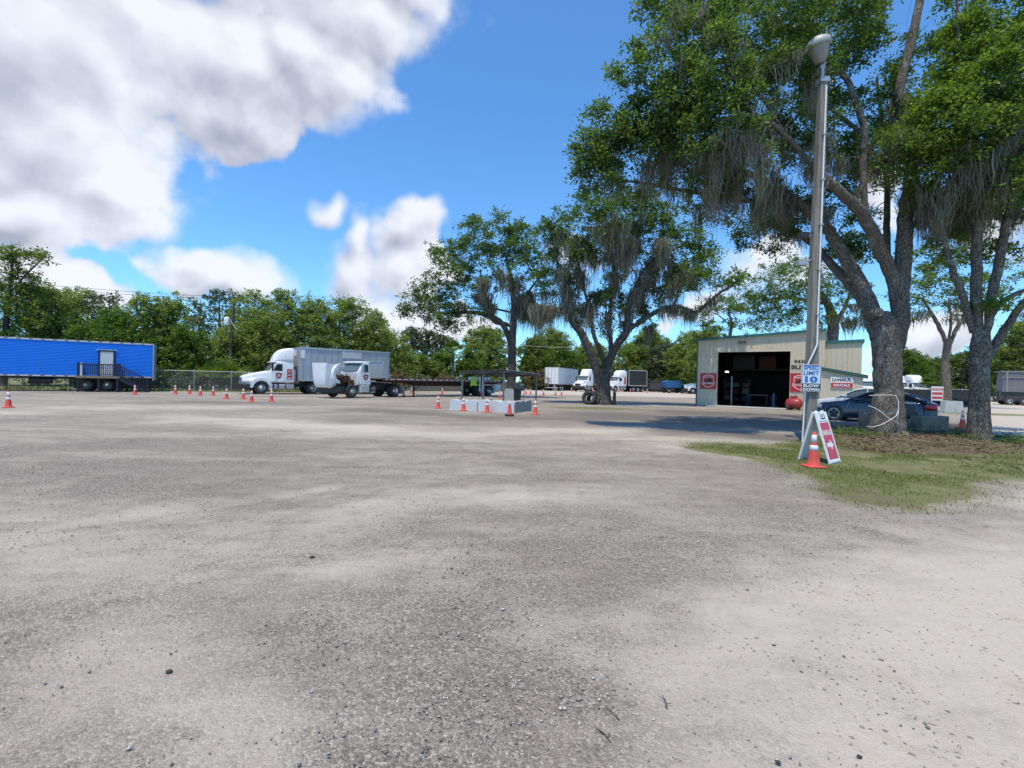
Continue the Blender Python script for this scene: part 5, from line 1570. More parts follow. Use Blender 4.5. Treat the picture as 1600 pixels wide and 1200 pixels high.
    # mudflaps, lamps
    for s in (1, -1):
        mb = MB(); ys = sorted((s * .58, s * 1.16)); mb.bb(-wb - 1.12 - (1.3 if tandem else 0), -wb - 1.10 - (1.3 if tandem else 0), ys[0], ys[1], .25, .98); mb.build('mudflap', FRAMEW if hood_open else BLACKP, t_)
    return t_


hdA = R(220); LA_ = Vector((.643, -.766, 0)); FA_ = Vector((-.766, -.643, 0))
TA = Vector((-21.9, 40.87, 0))
truckA = conventional('semi_truck', 'white sleeper truck with tall roof fairing coupled to the silver trailer', TA, hdA)

# silver trailer behind it
tr = empty('box_trailer', TA, hdA, 'silver ribbed box trailer coupled to the white sleeper truck', 'trailer')
x0, x1 = -11.5, -3.0
mb = MB(); mb.bb(x0, x1, -1.28, 1.28, 1.22, 4.16)
mb.build('body', SILVER, tr, .02)
POSTM = mat('post_metal', (.36, .38, .43), .4, .4, .1)
for ya in ((1.28, 1.305), (-1.305, -1.28)):
    mb = MB()
    for k in range(14):
        x = x1 - .3 - k * .615
        mb.bb(x - .035, x + .035, ya[0], ya[1], 1.3, 4.08)
    mb.build('side_posts', POSTM, tr)
mb = MB()
for y in (1.28, -1.34):
    mb.bb(x0 - .01, x1 + .01, y, y + .06, 1.16, 1.30); mb.bb(x0 - .01, x1 + .01, y, y + .06, 4.06, 4.18)
mb.build('rails', ALU, tr)
mb = MB(); mb.bb(x0 + 2.9, x0 + 4.8, 1.306, 1.318, 3.35, 4.02); mb.build('side_plate', mat('plate_grey', (.52, .54, .55), .5), tr)
mb = MB(); mb.bb(x1, x1 + .02, -.9, .3, 3.4, 3.95); mb.build('front_plate', WHITE2, tr)
mb = MB(); mb.bb(x1 - .42, x1 - .08, 1.306, 1.316, 3.2, 3.98); mb.build('document_panel', WHITE2, tr)
mb = MB(); mb.bb(x0 + .2, x1 - .4, .3, .5, .95, 1.2); mb.bb(x0 + .2, x1 - .4, -.5, -.3, .95, 1.2); mb.bb(x0 + 1.0, x0 + 2.2, -.6, .6, .6, .98); mb.build('underframe', BLACK, tr)
for s in (1, -1):
    wheel(tr, x0 + 1.6, s * 1.04, .52, .28, s, True); wheel(tr, x0 + 1.6, s * .72, .52, .26, s, True)
    mb = MB(); mb.bb(x1 - 2.9, x1 - 2.75, s * .7 - .07, s * .7 + .07, .05, 1.2); mb.bb(x1 - 2.98, x1 - 2.68, s * .7 - .15, s * .7 + .15, 0, .05); mb.build('landing_leg', BLACK, tr)

# day cab with its hood tipped forward, and the flatbed
TB = Vector((-13.17, 36.7, 0)); hdB = R(240)
truckB = conventional('day_cab_truck', 'white day cab truck with its hood tipped open, coupled to the flatbed trailer', TB, hdB, sleeper=False, fairing=False, hood_open=True, wb=4.6)
bk = Vector((.5, .866, 0))
fl0 = TB + bk * 3.3
fl = empty('flatbed_trailer', fl0, R(230), 'long flatbed trailer with maroon rail, dashed tape and a ribbed silver front wall', 'trailer')
LT = 14.8
mb = MB(); mb.bb(-LT, 0, -1.27, 1.27, 1.50, 1.56); mb.build('deck', DECKWOOD, fl)
mb = MB()
for s in (1, -1):
    ys = sorted((s * 1.27, s * 1.32)); mb.bb(-LT, 0, ys[0], ys[1], 1.36, 1.58)
mb.bb(-LT - .05, -LT, -1.32, 1.32, 1.3, 1.58)
rail = mb.build('side_rail', BROWNRAIL, fl)
mb = MB(); dash_strip(mb, -LT + .1, -.2, 1.326, 1.47, 1.53, .22)
mb.build('reflective_tape', [CONEW, REDTAPE], rail)
mb = MB()
for s in (.45, -.55):
    mb.prism([(-.5, 1.5), (-.5, 1.25), (-3.2, 1.22), (-4.6, .95), (-11, .95), (-12, 1.2), (-LT, 1.2), (-LT, 1.5)][::-1], s, s + .1)
for k in range(12): mb.bb(-1.2 - k * 1.15, -1.1 - k * 1.15, -1.25, 1.25, 1.38, 1.5)
mb.build('beams', mat('dark_maroon_steel', (.045, .018, .016), .7, 0, .3), fl)
mb = MB()
for k in range(14): mb.bb(-1.5 - k * .9, -1.42 - k * .9, 1.24, 1.30, 1.2, 1.36)
mb.build('stake_winches', BLACK, fl)
mb = MB(); mb.bb(-.04, 0, -1.3, 1.3, 1.60, 2.98); bh = mb.build('front_wall', SILVER, fl)
mb = MB()
for k in range(9):
    y = -1.25 + k * .31
    mb.bb(0, .05, y - .05, y + .05, 1.62, 2.95)
mb.bb(-.02, .06, -1.32, 1.32, 2.93, 3.0); mb.bb(-.02, .06, 1.28, 1.34, 1.58, 3.0); mb.build('ribs', ALU, bh)
for s in (1, -1):
    for wx in (-11.6, -12.9):
        wheel(fl, wx, s * 1.04, .52, .28, s, True); wheel(fl, wx, s * .72, .52, .26, s, True)
    mb = MB(); mb.tube([(-3.6, s * .7, 1.2), (-3.6, s * .7, .06)], .07, 8); mb.bb(-3.75, -3.45, s * .7 - .15, s * .7 + .15, 0, .06); mb.tube([(-3.6, s * .7, .6), (-4.6, s * .6, 1.15)], .035, 6); mb.build('landing_leg', BLACK, fl)
    ys = sorted((s * .62, s * 1.28)); mb = MB(); mb.bb(-13.68, -13.64, ys[0], ys[1], .28, 1.16); mb.build('mudflap', WHITE2, fl)
mb = MB(); mb.bb(-14.5, -13.72, .86, 1.3, .55, 1.15); mb.build('tool_box', WHITE2, fl, .03)
o = empty('white_lumber_pack', fl0 + Matrix.Rotation(R(230), 3, 'Z') @ Vector((-12.3, .3, 1.56)), R(230), 'low white wrapped pack lying on the rear of the flatbed deck', 'cargo')
mb = MB(); mb.bb(-1.1, 1.1, -.5, .5, .0, .34); mb.build('wrapped_pack', WHITE2, o, .05)
mb = MB()
for x in (-.7, .7): mb.bb(x - .04, x + .04, -.51, .51, -.002, .35)
mb.build('strap', BLACK, o)

# ---------------- blue office trailer
RB = Vector((-30.3, 40.0, 0)); aB = R(33)
bt = empty('office_trailer', RB, aB, 'long bright blue box trailer with lap siding and a white door', 'trailer')
LB = 13.7
mb = MB(); mb.bb(-LB, -.06, .02, 2.58, 1.22, 3.98)
mb.build('body', BLUEP, bt)
mb = MB()
for k in range(23):
    z = 1.30 + k * .115
    for x0_, x1_ in ((-LB, -3.55), (-2.50, -.1)) if z < 3.36 else ((-LB, -.1),):
        mb.add([(x0_, .018, z), (x1_, .018, z), (x1_, -.008, z + .012), (x0_, -.008, z + .012), (x1_, .016, z + .108), (x0_, .016, z + .108)], [(0, 1, 2, 3), (3, 2, 4, 5)])
mb.build('lap_siding', BLUEP, bt)
mb = MB(); mb.bb(-LB - .02, 0, -.03, .05, 3.90, 4.04); mb.bb(-LB - .02, 0, -.03, .05, 1.14, 1.26); mb.bb(-.06, .02, -.03, 2.6, .95, 4.04); mb.bb(-LB, 0, .05, 2.58, 3.99, 4.03)
rl = mb.build('frame_rails', GALV, bt)
MTAPE = mat('maroon_tape', (.2, .03, .05), .5)
for z in (3.95, 1.18):
    mb = MB(); dash_strip(mb, -LB + .1, -.2, -.034, z, z + .05, .22, True); mb.build('reflective_tape', [CONEW, MTAPE], rl)
mb = MB(); mb.bb(-3.44, -2.62, -.05, .02, 1.30, 3.22); dr = mb.build('door', CREAM, bt)
mb = MB(); mb.bb(-3.54, -3.44, -.07, .02, 1.26, 3.32); mb.bb(-2.62, -2.52, -.07, .02, 1.26, 3.32); mb.bb(-3.44, -2.62, -.07, .02, 3.22, 3.32); mb.build('door_frame', NAVYW, dr)
mb = MB(); mb.cyl((-3.36, -.05, 2.2), (-3.36, -.12, 2.2), .035); mb.build('knob', CHROME, dr)
mb = MB(); mb.bb(-3.7, -2.4, -.10, -.03, 3.34, 3.38); mb.build('drip_edge', FRAMEW, bt)
mb = MB(); mb.bb(-LB, -.1, .5, .62, .98, 1.22); mb.bb(-LB, -.1, 1.95, 2.07, .98, 1.22); mb.bb(-5.1, -.2, .62, 2.0, .22, .98); mb.bb(-.25, .0, .1, 2.5, .45, .95); mb.build('underframe', BLACK, bt)  # the low black box stands in for the shade beneath the trailer
mb = MB(); mb.tube([(-7.6, .35, .82), (-6.3, .35, .82)], .24, 12); mb.build('air_tank', BLACK, bt)
for wx in (-4.3, -3.0):
    for y, s in ((.26, -1), (2.34, 1)): wheel(bt, wx, y, .5, .28, s, False, GALV)
mb = MB(); mb.bb(-12.2, -12.05, .4, .55, 0, 1.2); mb.bb(-12.3, -11.95, .3, .65, 0, .05); mb.build('landing_leg', BLACK, bt)
# wooden porch with stairs in front of the door
po = empty('wooden_porch', RB, aB, 'dark railed wooden porch with a stair at the blue trailer door', 'porch')
mb = MB()
for k in range(9): mb.bb(-4.62, -2.05, -1.55 + k * .16, -1.41 + k * .16, 1.20, 1.245)
mb.bb(-4.64, -2.03, -1.58, -1.555, 1.08, 1.24)
mb.build('deck', DECKWOOD, po)
for x in (-4.5, -4.32, -3.3, -2.18):
    for y in ((-1.5, -.15) if x != -4.32 else (-1.5,)):
        if x == -3.3 and y != -1.5: continue
        mb = MB(); mb.bb(x - .06, x + .06, y - .06, y + .06, 1.245 if x == -4.32 else 0, 2.26); mb.build('post', FRAMEW if x == -4.32 else NAVYW, po)
mb = MB(); mb.bb(-4.55, -2.13, -1.57, -1.43, 2.12, 2.20); mb.bb(-4.5, -2.2, -1.53, -1.47, 1.36, 1.42)
for k in range(18): x = -4.45 + k * .13; mb.bb(x - .026, x + .026, -1.52, -1.475, 1.42, 2.14)
mb.build('railing', NAVYW, po)
mb = MB()
sl = lambda x: 2.16 - .60 * (x + 2.13)
for (o1, w_) in ((0, .05), (-.78, .05)):
    mb.prism([(-2.13, 2.14 + o1), (-.25, 2.14 - 1.13 + o1), (-.25, 2.20 - 1.13 + o1), (-2.13, 2.20 + o1)], -1.53, -1.47)
for k in range(13): x = -2.0 + k * .135; mb.bb(x - .026, x + .026, -1.52, -1.475, sl(x) - .76, sl(x))
mb.bb(-.3, -.21, -1.545, -1.455, 0, 1.12)
mb.build('stair_railing', NAVYW, po)
mb = MB()
for k in range(6): mb.bb(-2.03 + k * .29, -1.72 + k * .29, -1.5, -.3, 1.0 - k * .19, 1.04 - k * .19)
mb.prism([(-2.03, 1.2), (-2.03, .9), (-.45, 0), (-.15, 0), (-.15, .05)], -1.53, -1.49); mb.prism([(-2.03, 1.2), (-2.03, .9), (-.45, 0), (-.15, 0), (-.15, .05)], -.33, -.29)
mb.build('stairs', NAVYW, po)

# ---------------- far vehicles across the pale yard
def box_trailer(name, label, loc, rz, L, mats, group=None, zt=4.1, door_ribs=True):
    o = empty(name, loc, rz, label, 'trailer', group)
    mb = MB(); mb.bb(-L, 0, -1.28, 1.28, 1.2, zt); mb.build('body', mats[0], o, .02)
    mb = MB()
    for s in (1, -1):
        ys = sorted((s * 1.281, s * 1.30)); mb.bb(-L, 0, ys[0], ys[1], 1.14, 1.26); mb.bb(-L, 0, ys[0], ys[1], zt - .1, zt + .02); mb.bb(-L - .02, -L + .1, ys[0], ys[1], 1.2, zt); mb.bb(-.1, .02, ys[0], ys[1], 1.2, zt)
    mb.build('rails', mats[1], o)
    mb = MB()
    for y in (-1.2, -.62, -.02, .58, 1.16): mb.bb(-L - .05, -L, y - .04, y + .08, 1.2, zt)
    mb.bb(-L - .12, -L, -1.2, 1.2, .5, .62); mb.bb(-L - .08, -L - .02, -.6, -.5, .6, 1.2); mb.bb(-L - .08, -L - .02, .5, .6, .6, 1.2)
    mb.build('rear_doors', mats[1], o)
    mb = MB(); mb.bb(-L + .3, -.5, -.5, .5, .9, 1.2); mb.build('underframe', BLACK, o)
    for s in (1, -1):
        for wx in (-L + 1.2, -L + 2.5): wheel(o, wx, s * 1.0, .5, .5, s, True)
        mb = MB(); mb.bb(-2.8, -2.65, s * .7 - .07, s * .7 + .07, 0, 1.2); mb.build('landing_leg', BLACK, o)
    return o


Yv = 88.0
def at(px, Y): return Vector((ray(px, 600)[0] * Y, Y, 0))


BLKBOX = mat('black_trailer_side', (.035, .036, .04), .5, 0, .15, 2)
box_trailer('box_trailer', 'white box trailer parked alone far across the yard, left of the forked oak', at(893, 94), R(66), 12, (WHITE, FRAMEW))
conventional('semi_truck', 'white long nosed truck standing far across the yard, left of the forked oak trunk', at(908, 84.5), R(236), wb=4.8, decals=False, tandem=True)
tk = conventional('semi_truck', 'white sleeper truck far across the yard coupled to the black box trailer', at(955, 88), R(212), wb=4.6, decals=False, tandem=True)
mb = MB(); mb.bb(-2.6, -2.2, 1.13, 1.16, 1.4, 2.7); mb.build('red_lettering', REDTAPE, tk)
f_ = Vector((math.cos(R(212)), math.sin(R(212)), 0))
box_trailer('box_trailer', 'black sided box trailer coupled to the far white sleeper truck', at(955, 88) - f_ * 3.2, R(212), 4.9, (BLKBOX, FRAMEW))

# open grey container and blue roll-off trailer
o = empty('grey_container', at(1016, 92), R(4), 'long dark grey open container right of the black box trailer', 'container')
mb = MB(); mb.bb(0, 5.2, 0, 2.4, .5, 2.15); mb.build('body', mat('container_grey', (.06, .065, .075), .7, 0, .2), o)
mb = MB()
for k in range(9): mb.bb(.1 + k * .6, .2 + k * .6, -.06, 0, .5, 2.1)
mb.bb(-.05, 5.25, -.08, 2.45, 2.1, 2.2); mb.build('ribs', mat('rib_grey', (.09, .095, .10), .6), o)
mb = MB(); mb.bb(.2, 5, .4, 2.0, .2, .5); mb.build('skids', BLACK, o)
for x in (.8, 4.4):
    mb = MB(); mb.cyl((x, -.02, .25), (x, .2, .25), .25); mb.build('wheel', RUBBER, o)
BLU2 = mat('faded_blue_steel', (.025, .12, .30), .5, 0, .2, 2)
o = empty('dump_trailer', at(1041, 86), R(8), 'bright blue small dump trailer beside the grey container', 'trailer')
mb = MB(); mb.prism([(0, 1.0), (2.9, 1.0), (3.1, 2.1), (2.2, 2.3), (.6, 2.3), (-.15, 2.05)], -.1, 1.8); mb.build('bed', BLU2, o, .02)
mb = MB()
for k in range(5): mb.bb(.1 + k * .65, .2 + k * .65, -.16, -.1, 1.0, 2.05)
mb.build('ribs', BLU2, o)
mb = MB(); mb.bb(-.4, 3.6, .1, .2, .75, 1.0); mb.bb(-.4, 3.6, 1.5, 1.6, .75, 1.0); mb.bb(3.4, 4.6, .75, .85, .7, .85); mb.build('frame', BLACK, o)
for x in (.5, 3.0):
    for y, s in ((-.12, -1), (1.85, 1)): wheel(o, x, y, .4, .25, s)
o = empty('timber_stack', at(1030, 104), R(3), 'yellow orange timber and pipe stack behind the grey container', 'timber stack')
TIM = mat('orange_timber', (.55, .30, .10), .7, 0, .3, 1.5, dirt=(.62, .45, .25), dscale=.6)
rr = random.Random(8)
mb = MB()
for k in range(26):
    z = 1.6 + (k % 6) * .33; y = (k // 6) * .4
    mb.bb(-1.2 + rr.uniform(-.6, .4), 5.6 + rr.uniform(-.6, .6), y, y + .33, z, z + .28)
mb.build('timbers', TIM, o)
mb = MB()
for x in (-.4, 2.2, 4.8): mb.bb(x, x + .2, -.1, 2.3, 0, 1.6)
mb.build('cradle', BLACK, o)
mb = MB()
for k in range(5): mb.tube([(-2.6 + k * .3, .3 * k, 1.0 + .2 * k), (.6 + k * .2, .2 * k, 2.6 + .1 * k)], .12, 8)
mb.build('poles', mat('pale_timber', (.62, .55, .40), .7, 0, .2), o)
conventional('utility_truck', 'white truck half hidden behind the left edge of the garage', at(1081, 84), R(170), wb=4.2, decals=False, sleeper=False, fairing=False)
o = empty('light_pole', at(1079, 98), 0, 'thin pale pole standing before the far trees beside the garage corner', 'pole')
mb = MB(); mb.tube([(0, 0, 0), (0, 0, D(1079, 556, 98).z)], [.13, .09], 8); mb.build('shaft', FRAMEW, o)
mb = MB(); mb.bb(-.1, .5, -.1, .1, D(1079, 556, 98).z - .1, D(1079, 556, 98).z + .05); mb.build('head', GALV, o)

# right background: parked white trucks, red car, grey dump trailer
for k, (px, Y, rz, lab) in enumerate([(1414, 76, 262, 'white truck facing the camera, left one beyond the black fence, beside the large oak trunk'),
                                      (1427, 82, 265, 'white truck partly hidden between two others beyond the black fence'),
                                      (1443, 76, 264, 'white truck facing the camera, right one beyond the black fence'),
                                      (1362, 72, 258, 'white truck front glimpsed between the lean-to and the large oak trunk')]):
    conventional('semi_truck', lab, at(px, Y), R(rz), wb=4.6, decals=False, tandem=False, group='white trucks beyond the black fence', fairing=(k != 1), sleeper=(k != 1),
                 paint=None if k != 1 else mat('pale_blue_paint', (.30, .42, .60), .4, 0, .1))
o = empty('dump_trailer', Vector((60.2, 58.2, 0)), R(-32), 'dark grey high sided dump trailer at the right edge of the picture', 'trailer')
GREYT = mat('weathered_grey_steel', (.16, .16, .17), .65, 0, .2, 1.2, dirt=(.10, .09, .085), dscale=.8)
mb = MB(); mb.prism([(0, 1.6), (9.5, 1.6), (9.5, 4.1), (.2, 4.1)][::1], 0, 2.5); mb.build('bed', GREYT, o, .03)
mb = MB(); mb.bb(-.1, 9.6, -.10, 2.6, 4.02, 4.16)
for k in range(6): mb.bb(.3 + k * 1.75, .5 + k * 1.75, -.12, 0, 1.6, 4.1)
mb.bb(0, 9.5, -.09, 0, 3.3, 3.42); mb.build('ribs', mat('rib_steel', (.22, .22, .23), .6), o)
mb = MB(); mb.bb(-.2, 9.4, .15, 2.3, .55, 1.6); mb.build('frame', mat('frame_dark', (.05, .05, .055), .7), o)
mb = MB(); mb.bb(-.26, -.2, .2, 2.2, .3, 1.5); mb.build('mudflap', BLACK, o)
for x in (.7, 2.0):
    for y, s in ((.1, -1), (2.4, 1)): wheel(o, x, y, .52, .3, s, True)
mb = MB(); mb.bb(-.27, -.262, .95, 1.4, .8, 1.0); mb.build('number_plate', WHITE2, o)


# ---------------- cars by the lean-to
def coupe(name, label, loc, rz, paint, glass_, sedan=False):
    o = empty(name, loc, rz, label, 'car', 'cars parked by the lean-to')
    S_ = [(2.40, .55, .50, .30, .56), (2.33, .72, .64, .22, .66), (2.12, .84, .74, .19, .73), (1.7, .90, .80, .18, .84), (1.1, .92, .83, .18, .92), (.75, .92, .85, .18, .95), (.2, .92, .86, .18, .945), (-.7, .93, .86, .18, .955),
          (-1.35, .93, .84, .19, .97), (-1.9, .90, .79, .22, .965), (-2.18, .86, .72, .28, .95), (-2.34, .76, .64, .36, .90), (-2.40, .66, .56, .42, .80)]
    mb = MB(); mb.loft([ring(x, a, b_, z0, z1, .13, 4) for x, a, b_, z0, z1 in S_]); body = mb.build('body', paint, o)
    G_ = [(.92, .80, .74, .88, .925), (.55, .82, .70, .90, 1.10), (.10, .83, .62, .92, 1.30), (-.35, .83, .58, .93, 1.375), (-.85, .83, .58, .93, 1.375), (-1.30, .82, .60, .94, 1.27), (-1.75, .78, .64, .95, 1.08), (-2.02, .72, .62, .94, .975)]
    mb = MB(); mb.loft([ring(x, a, b_, z0, z1, .06, 3) for x, a, b_, z0, z1 in G_]); mb.build('windows', glass_, o)
    T_ = [(.16, .56, .50, 1.29, 1.325), (-.10, .615, .53, 1.29, 1.385), (-.35, .625, .53, 1.31, 1.40), (-.85, .625, .53, 1.31, 1.40), (-1.15, .625, .54, 1.26, 1.345), (-1.35, .60, .52, 1.23, 1.285)]
    mb = MB(); mb.loft([ring(x, a, b_, z0, z1, .04, 3) for x, a, b_, z0, z1 in T_])
    for s in (1, -1):
        mb.tube([(.98, s * .79, .915), (.55, s * .735, 1.09), (.12, s * .635, 1.29), (-.35, s * .605, 1.365), (-.85, s * .605, 1.365)], [.04, .035, .032, .03, .03], 8)
        mb.tube([(-.85, s * .605, 1.365), (-1.32, s * .64, 1.25), (-1.72, s * .70, 1.07), (-2.05, s * .735, .95)], [.035, .06, .09, .08], 8)
        if sedan: mb.tube([(-.42, s * .61, 1.36), (-.45, s * .82, .95)], .03, 6)
    mb.build('roof', paint, o)
    for s in (1, -1):
        for wx in (1.42, -1.40):
            mb = MB(); ys = sorted((s * .70, s * .935)); mb.cyl((wx, ys[0], .325), (wx, ys[1], .325), .385, None, 26); mb.build('wheel_well', BLACKP, body)
            w_ = wheel(o, wx, s * .835, .325, .22, s, False, BLACKP, rr=.74)
            mb = MB(); Mx = Matrix.Rotation(R(-90) * s, 4, 'X')
            mb.lathe([(.245, .098), (.245, .118), (.215, .122), (.215, .098)], 26, 0, Mx)
            for k in range(5):
                for d in (-9, 9):
                    a = R(72 * k + 90 + d); a2 = R(72 * k + 90 + d * .55)
                    mb.tube([(.05 * math.cos(a2), .05 * math.sin(a2), .112), (.23 * math.cos(a), .23 * math.sin(a), .116)], .017, 6, 0, True, True, Mx)
            mb.lathe([(.06, .10), (.06, .125), (0, .128)], 14, 0, Mx); mb.build('spokes', ALU, w_)
        mb = MB(); mb.loft([[(x, s * y, z) for (y, z) in ((.55, z0), (w2, z0), (w2 - .02, z1), (.55, z1))] for x, w2, z0, z1 in ((2.32, .70, .53, .64), (2.2, .80, .52, .68), (1.95, .865, .55, .72))][::s]); mb.build('headlight', HEADL, o)
        mb = MB(); mb.loft([[(x, s * y, z) for (y, z) in ((.40, z0), (w2, z0), (w2 - .03, z1), (.40, z1))] for x, w2, z0, z1 in ((-1.98, .895, .66, .84), (-2.2, .862, .64, .86), (-2.375, .73, .64, .84))][::s]); mb.build('taillight', REDLENS, o)
        mb = MB(); mb.loft([ring(x, .07, .05, z0, z1, .03, 2) for x, z0, z1 in ((.62, .96, 1.06), (.50, .95, 1.09), (.42, .96, 1.07))], mat=Matrix.Translation((0, s * .99, 0))); mb.tube([(.52, s * .84, .95), (.52, s * .95, .99)], .025, 6); mb.build('mirror', paint, o)
        mb = MB(); ys = sorted((s * .925, s * .94)); mb.bb(-.62, -.42, ys[0], ys[1], .78, .81); mb.tube([(.88, s * .905, .30), (.90, s * .915, .6), (.80, s * .885, .88)], .006, 4); mb.tube([(-.78, s * .915, .30), (-.80, s * .92, .6), (-.74, s * .89, .9)], .006, 4); mb.build('door_handle', CHROME if not sedan else paint, o)
        mb = MB(); ys = sorted((s * .86, s * .935)); mb.bb(-1.0, 1.02, ys[0], ys[1], .17, .24); mb.build('side_sill', paint, o, .02)
    mb = MB(); mb.bb(2.34, 2.42, -.42, .42, .34, .56); mb.build('grille', BLACKP, o, .03)
    mb = MB(); mb.bb(-2.43, -2.40, -.26, .26, .52, .64); mb.build('number_plate', WHITE2, o)
    return o


NAVY = mat('navy_car_paint', (.007, .011, .04), .18, 0, .1, 2, spec=.4, coat=.7)
SILV = mat('white_car_paint', (.55, .58, .60), .2, 0, .05, 2, coat=.8)
cf = Vector((15.66, 24.4, 0)); cdir = Vector((-.70, .714, 0))
cc = cf - cdir * 2.3 + Vector((.714, .70, 0)) * .55
coupe('car', 'dark navy coupe with silver spoked wheels parked behind the large oak', cc, math.atan2(cdir.y, cdir.x), NAVY, GLASS)
coupe('car', 'white car half hidden behind the navy coupe, next to the lean-to', cc + Vector((.714, .70, 0)) * 2.9 + cdir * 1.0, math.atan2(cdir.y, cdir.x), SILV, GLASSL, True)
for c_ in list(bpy.data.objects):
    if c_.get('category') == 'car': c_.scale = (1, 1, 1.08)
[c_ for c_ in bpy.data.objects if c_.get('category') == 'car'][1].scale = (1, 1, 1.17)
o = coupe('car', 'small red car seen beyond the navy coupe, before the white trucks', at(1424, 58), R(150), mat('red_car_paint', (.35, .015, .02), .25, 0, .1, 2, coat=.6), GLASS, True)
# ------------------------------------------------------------------ street furniture and small things
# light pole
P0 = G(1263, 691)
lean_a = R(.75)
pole = empty('light_pole', P0, 0, 'tall square grey concrete light pole with white conduit and a jar shaped lamp on top', 'light pole')
POLE = mat('pole_concrete', (.25, .23, .20), .9, 0, .16, 2.2, .5, 40, dirt=(.13, .12, .105), dscale=1.6, dlo=.48, dhi=.8)
_t = NT(POLE.node_tree); _p = POLE.node_tree.nodes['Principled BSDF']
_mp = _t.n('ShaderNodeMapping'); _t.put(_mp.inputs[0], _t.n('ShaderNodeTexCoord').outputs['Object']); _mp.inputs['Scale'].default_value = (14, 14, .5)
_sn = _t.noise(_mp.outputs[0], 1.2, 6, .7).outputs['Fac']
_old = _p.inputs['Base Color'].links[0].from_socket
_t.put(_p.inputs['Base Color'], _t.mix(_t.step(_sn, .42, .68), _old, (.12, .105, .085)))
HP = 10.55
mb = MB()
rings = []
for k in range(13):
    z = -.1 + (HP + .1) * k / 12; f = k / 12
    h_ = .142 - .04 * f; c_ = .02
    ox = z * math.tan(lean_a) + .012 * math.sin(z * .9)
    rings.append([(ox + a * h_, b_ * h_, z) for a, b_ in ((1, -.8), (1, .8), (.8, 1), (-.8, 1), (-1, .8), (-1, -.8), (-.8, -1), (.8, -1))])
mb.loft(rings, 0, False); mb.build('shaft', POLE, pole)
px_ = lambda z: z * math.tan(lean_a)
sh_ = lambda z: .142 - .04 * (z + .1) / (HP + .1)
mb = MB()
pts = []
for z in (HP - .25, 8.5, 6.5, 4.5, 3.4): pts.append((px_(z) + sh_(z) * .25, -sh_(z) - .03, z))
pts += [(px_(3.1) + .03, -.175, 2.85), (-.02, -.18, 2.62), (-.12, -.175, 2.4), (-.18, -.13, 2.2), (-.185, -.1, 1.7), (-.20, -.08, .8), (-.24, -.10, 0)]
mb.tube(pts, .021, 8); mb.build('conduit', WHITE2, pole)
mb = MB()
for z in (8.9, 7.6, 6.3, 5.0, 3.7): mb.bb(px_(z) + sh_(z) * .25 - .06, px_(z) + sh_(z) * .25 + .06, -sh_(z) - .062, -sh_(z) + .0, z - .02, z + .02)
mb.build('conduit_clamp', GALV, pole)
mb = MB(); ox = px_(HP); mb.bb(ox - .13, ox + .13, -.13, .13, HP - .12, HP + .02); mb.tube([(ox, 0, HP), (ox - .03, -.02, HP + .4)], .05, 10); mb.bb(ox - .10, ox + .04, -.05, .05, HP + .3, HP + .5); mb.build('bracket', GALV, pole)
lampm = MB(); tl = Matrix.Translation((ox - .10, -.05, HP + .42)) @ Matrix.Rotation(R(-12), 4, 'Y') @ Matrix.Rotation(R(6), 4, 'X')
tl = tl @ Matrix.Diagonal((.88, .88, 1.1, 1))
lampm.lathe([(.10, 0), (.17, .05), (.235, .16), (.275, .30), (.30, .42)], 22, 0, tl)
JAR = mat('lamp_glass', (.26, .245, .215), .22, 0, .25, 6, dirt=(.2, .17, .13), dscale=3)
hd = lampm.build('lamp_glass', JAR, pole)
mb = MB(); mb.lathe([(.30, .42), (.345, .42), (.355, .47), (.345, .52), (.30, .60), (.16, .66), (0, .67)], 22, 0, tl); mb.build('lamp_cap', mat('lamp_cap_paint', (.40, .41, .395), .5, 0, .12, 5, dirt=(.27, .26, .24), dscale=3), hd)
for z, dx in ((6.02, -.42), (5.22, -.44)):
    mb = MB(); mb.tube([(px_(z) - .1, 0, z + .1), (px_(z) - .32, -.05, z)], .02, 6); mb.bb(px_(z) + dx - .13, px_(z) + dx + .13, -.16, .02, z - .10, z + .06); mb.build('flood_lamp', GALV if dx == -.44 else BLACKP, pole, .02)

# speed limit sign on the pole
o = empty('speed_sign', P0 + Vector((-.09, -.195, 1.87)), 0, 'white and blue speed limit sign mounted on the concrete light pole', 'sign')
SW, SH = .285, .39
mb = MB(); mb.bb(-SW, SW, -.006, .004, -SH, SH); mb.build('panel', mat('sign_white', (.70, .73, .78), .35, 0, .04, 4), o, .003)
mb = MB()
for (a0, a1, b0, b1) in ((-SW + .012, SW - .012, SH - .03, SH - .014), (-SW + .012, SW - .012, -SH + .014, -SH + .026), (-SW + .012, -SW + .026, -SH + .026, SH - .03), (SW - .026, SW - .012, -SH + .026, SH - .03)):
    mb.bb(a0, a1, -.0085, -.0062, b0, b1)
mb.bb(-SW + .026, SW - .026, -.0085, -.0062, -SH + .026, -.155); mb.build('border', BLK, o)
fr = plane_frame((0, -.0095, 0), (1, 0, 0), (0, 0, 1))
mb = MB(); put_text(mb, 'SPEED', -.225, .225, .235, .355, fr, 0, .035); put_text(mb, 'LIMIT', -.225, .225, .085, .205, fr, 0, .035); put_text(mb, '10', -.185, .185, -.13, .055, fr, 0, .055); mb.build('lettering', BLUEL, o)
mb = MB(); put_text(mb, 'SLOW', -.235, .235, -.262, -.175, fr, 0, .05); put_text(mb, 'DOWN', -.24, .24, -.37, -.283, fr, 0, .05); mb.build('lower_lettering', CONEW, o)
mb = MB()
for zz in (.37, -.145):
    mb.cyl((0, -.016, zz), (0, -.006, zz), .012)
mb.build('bolt', GALV, o)

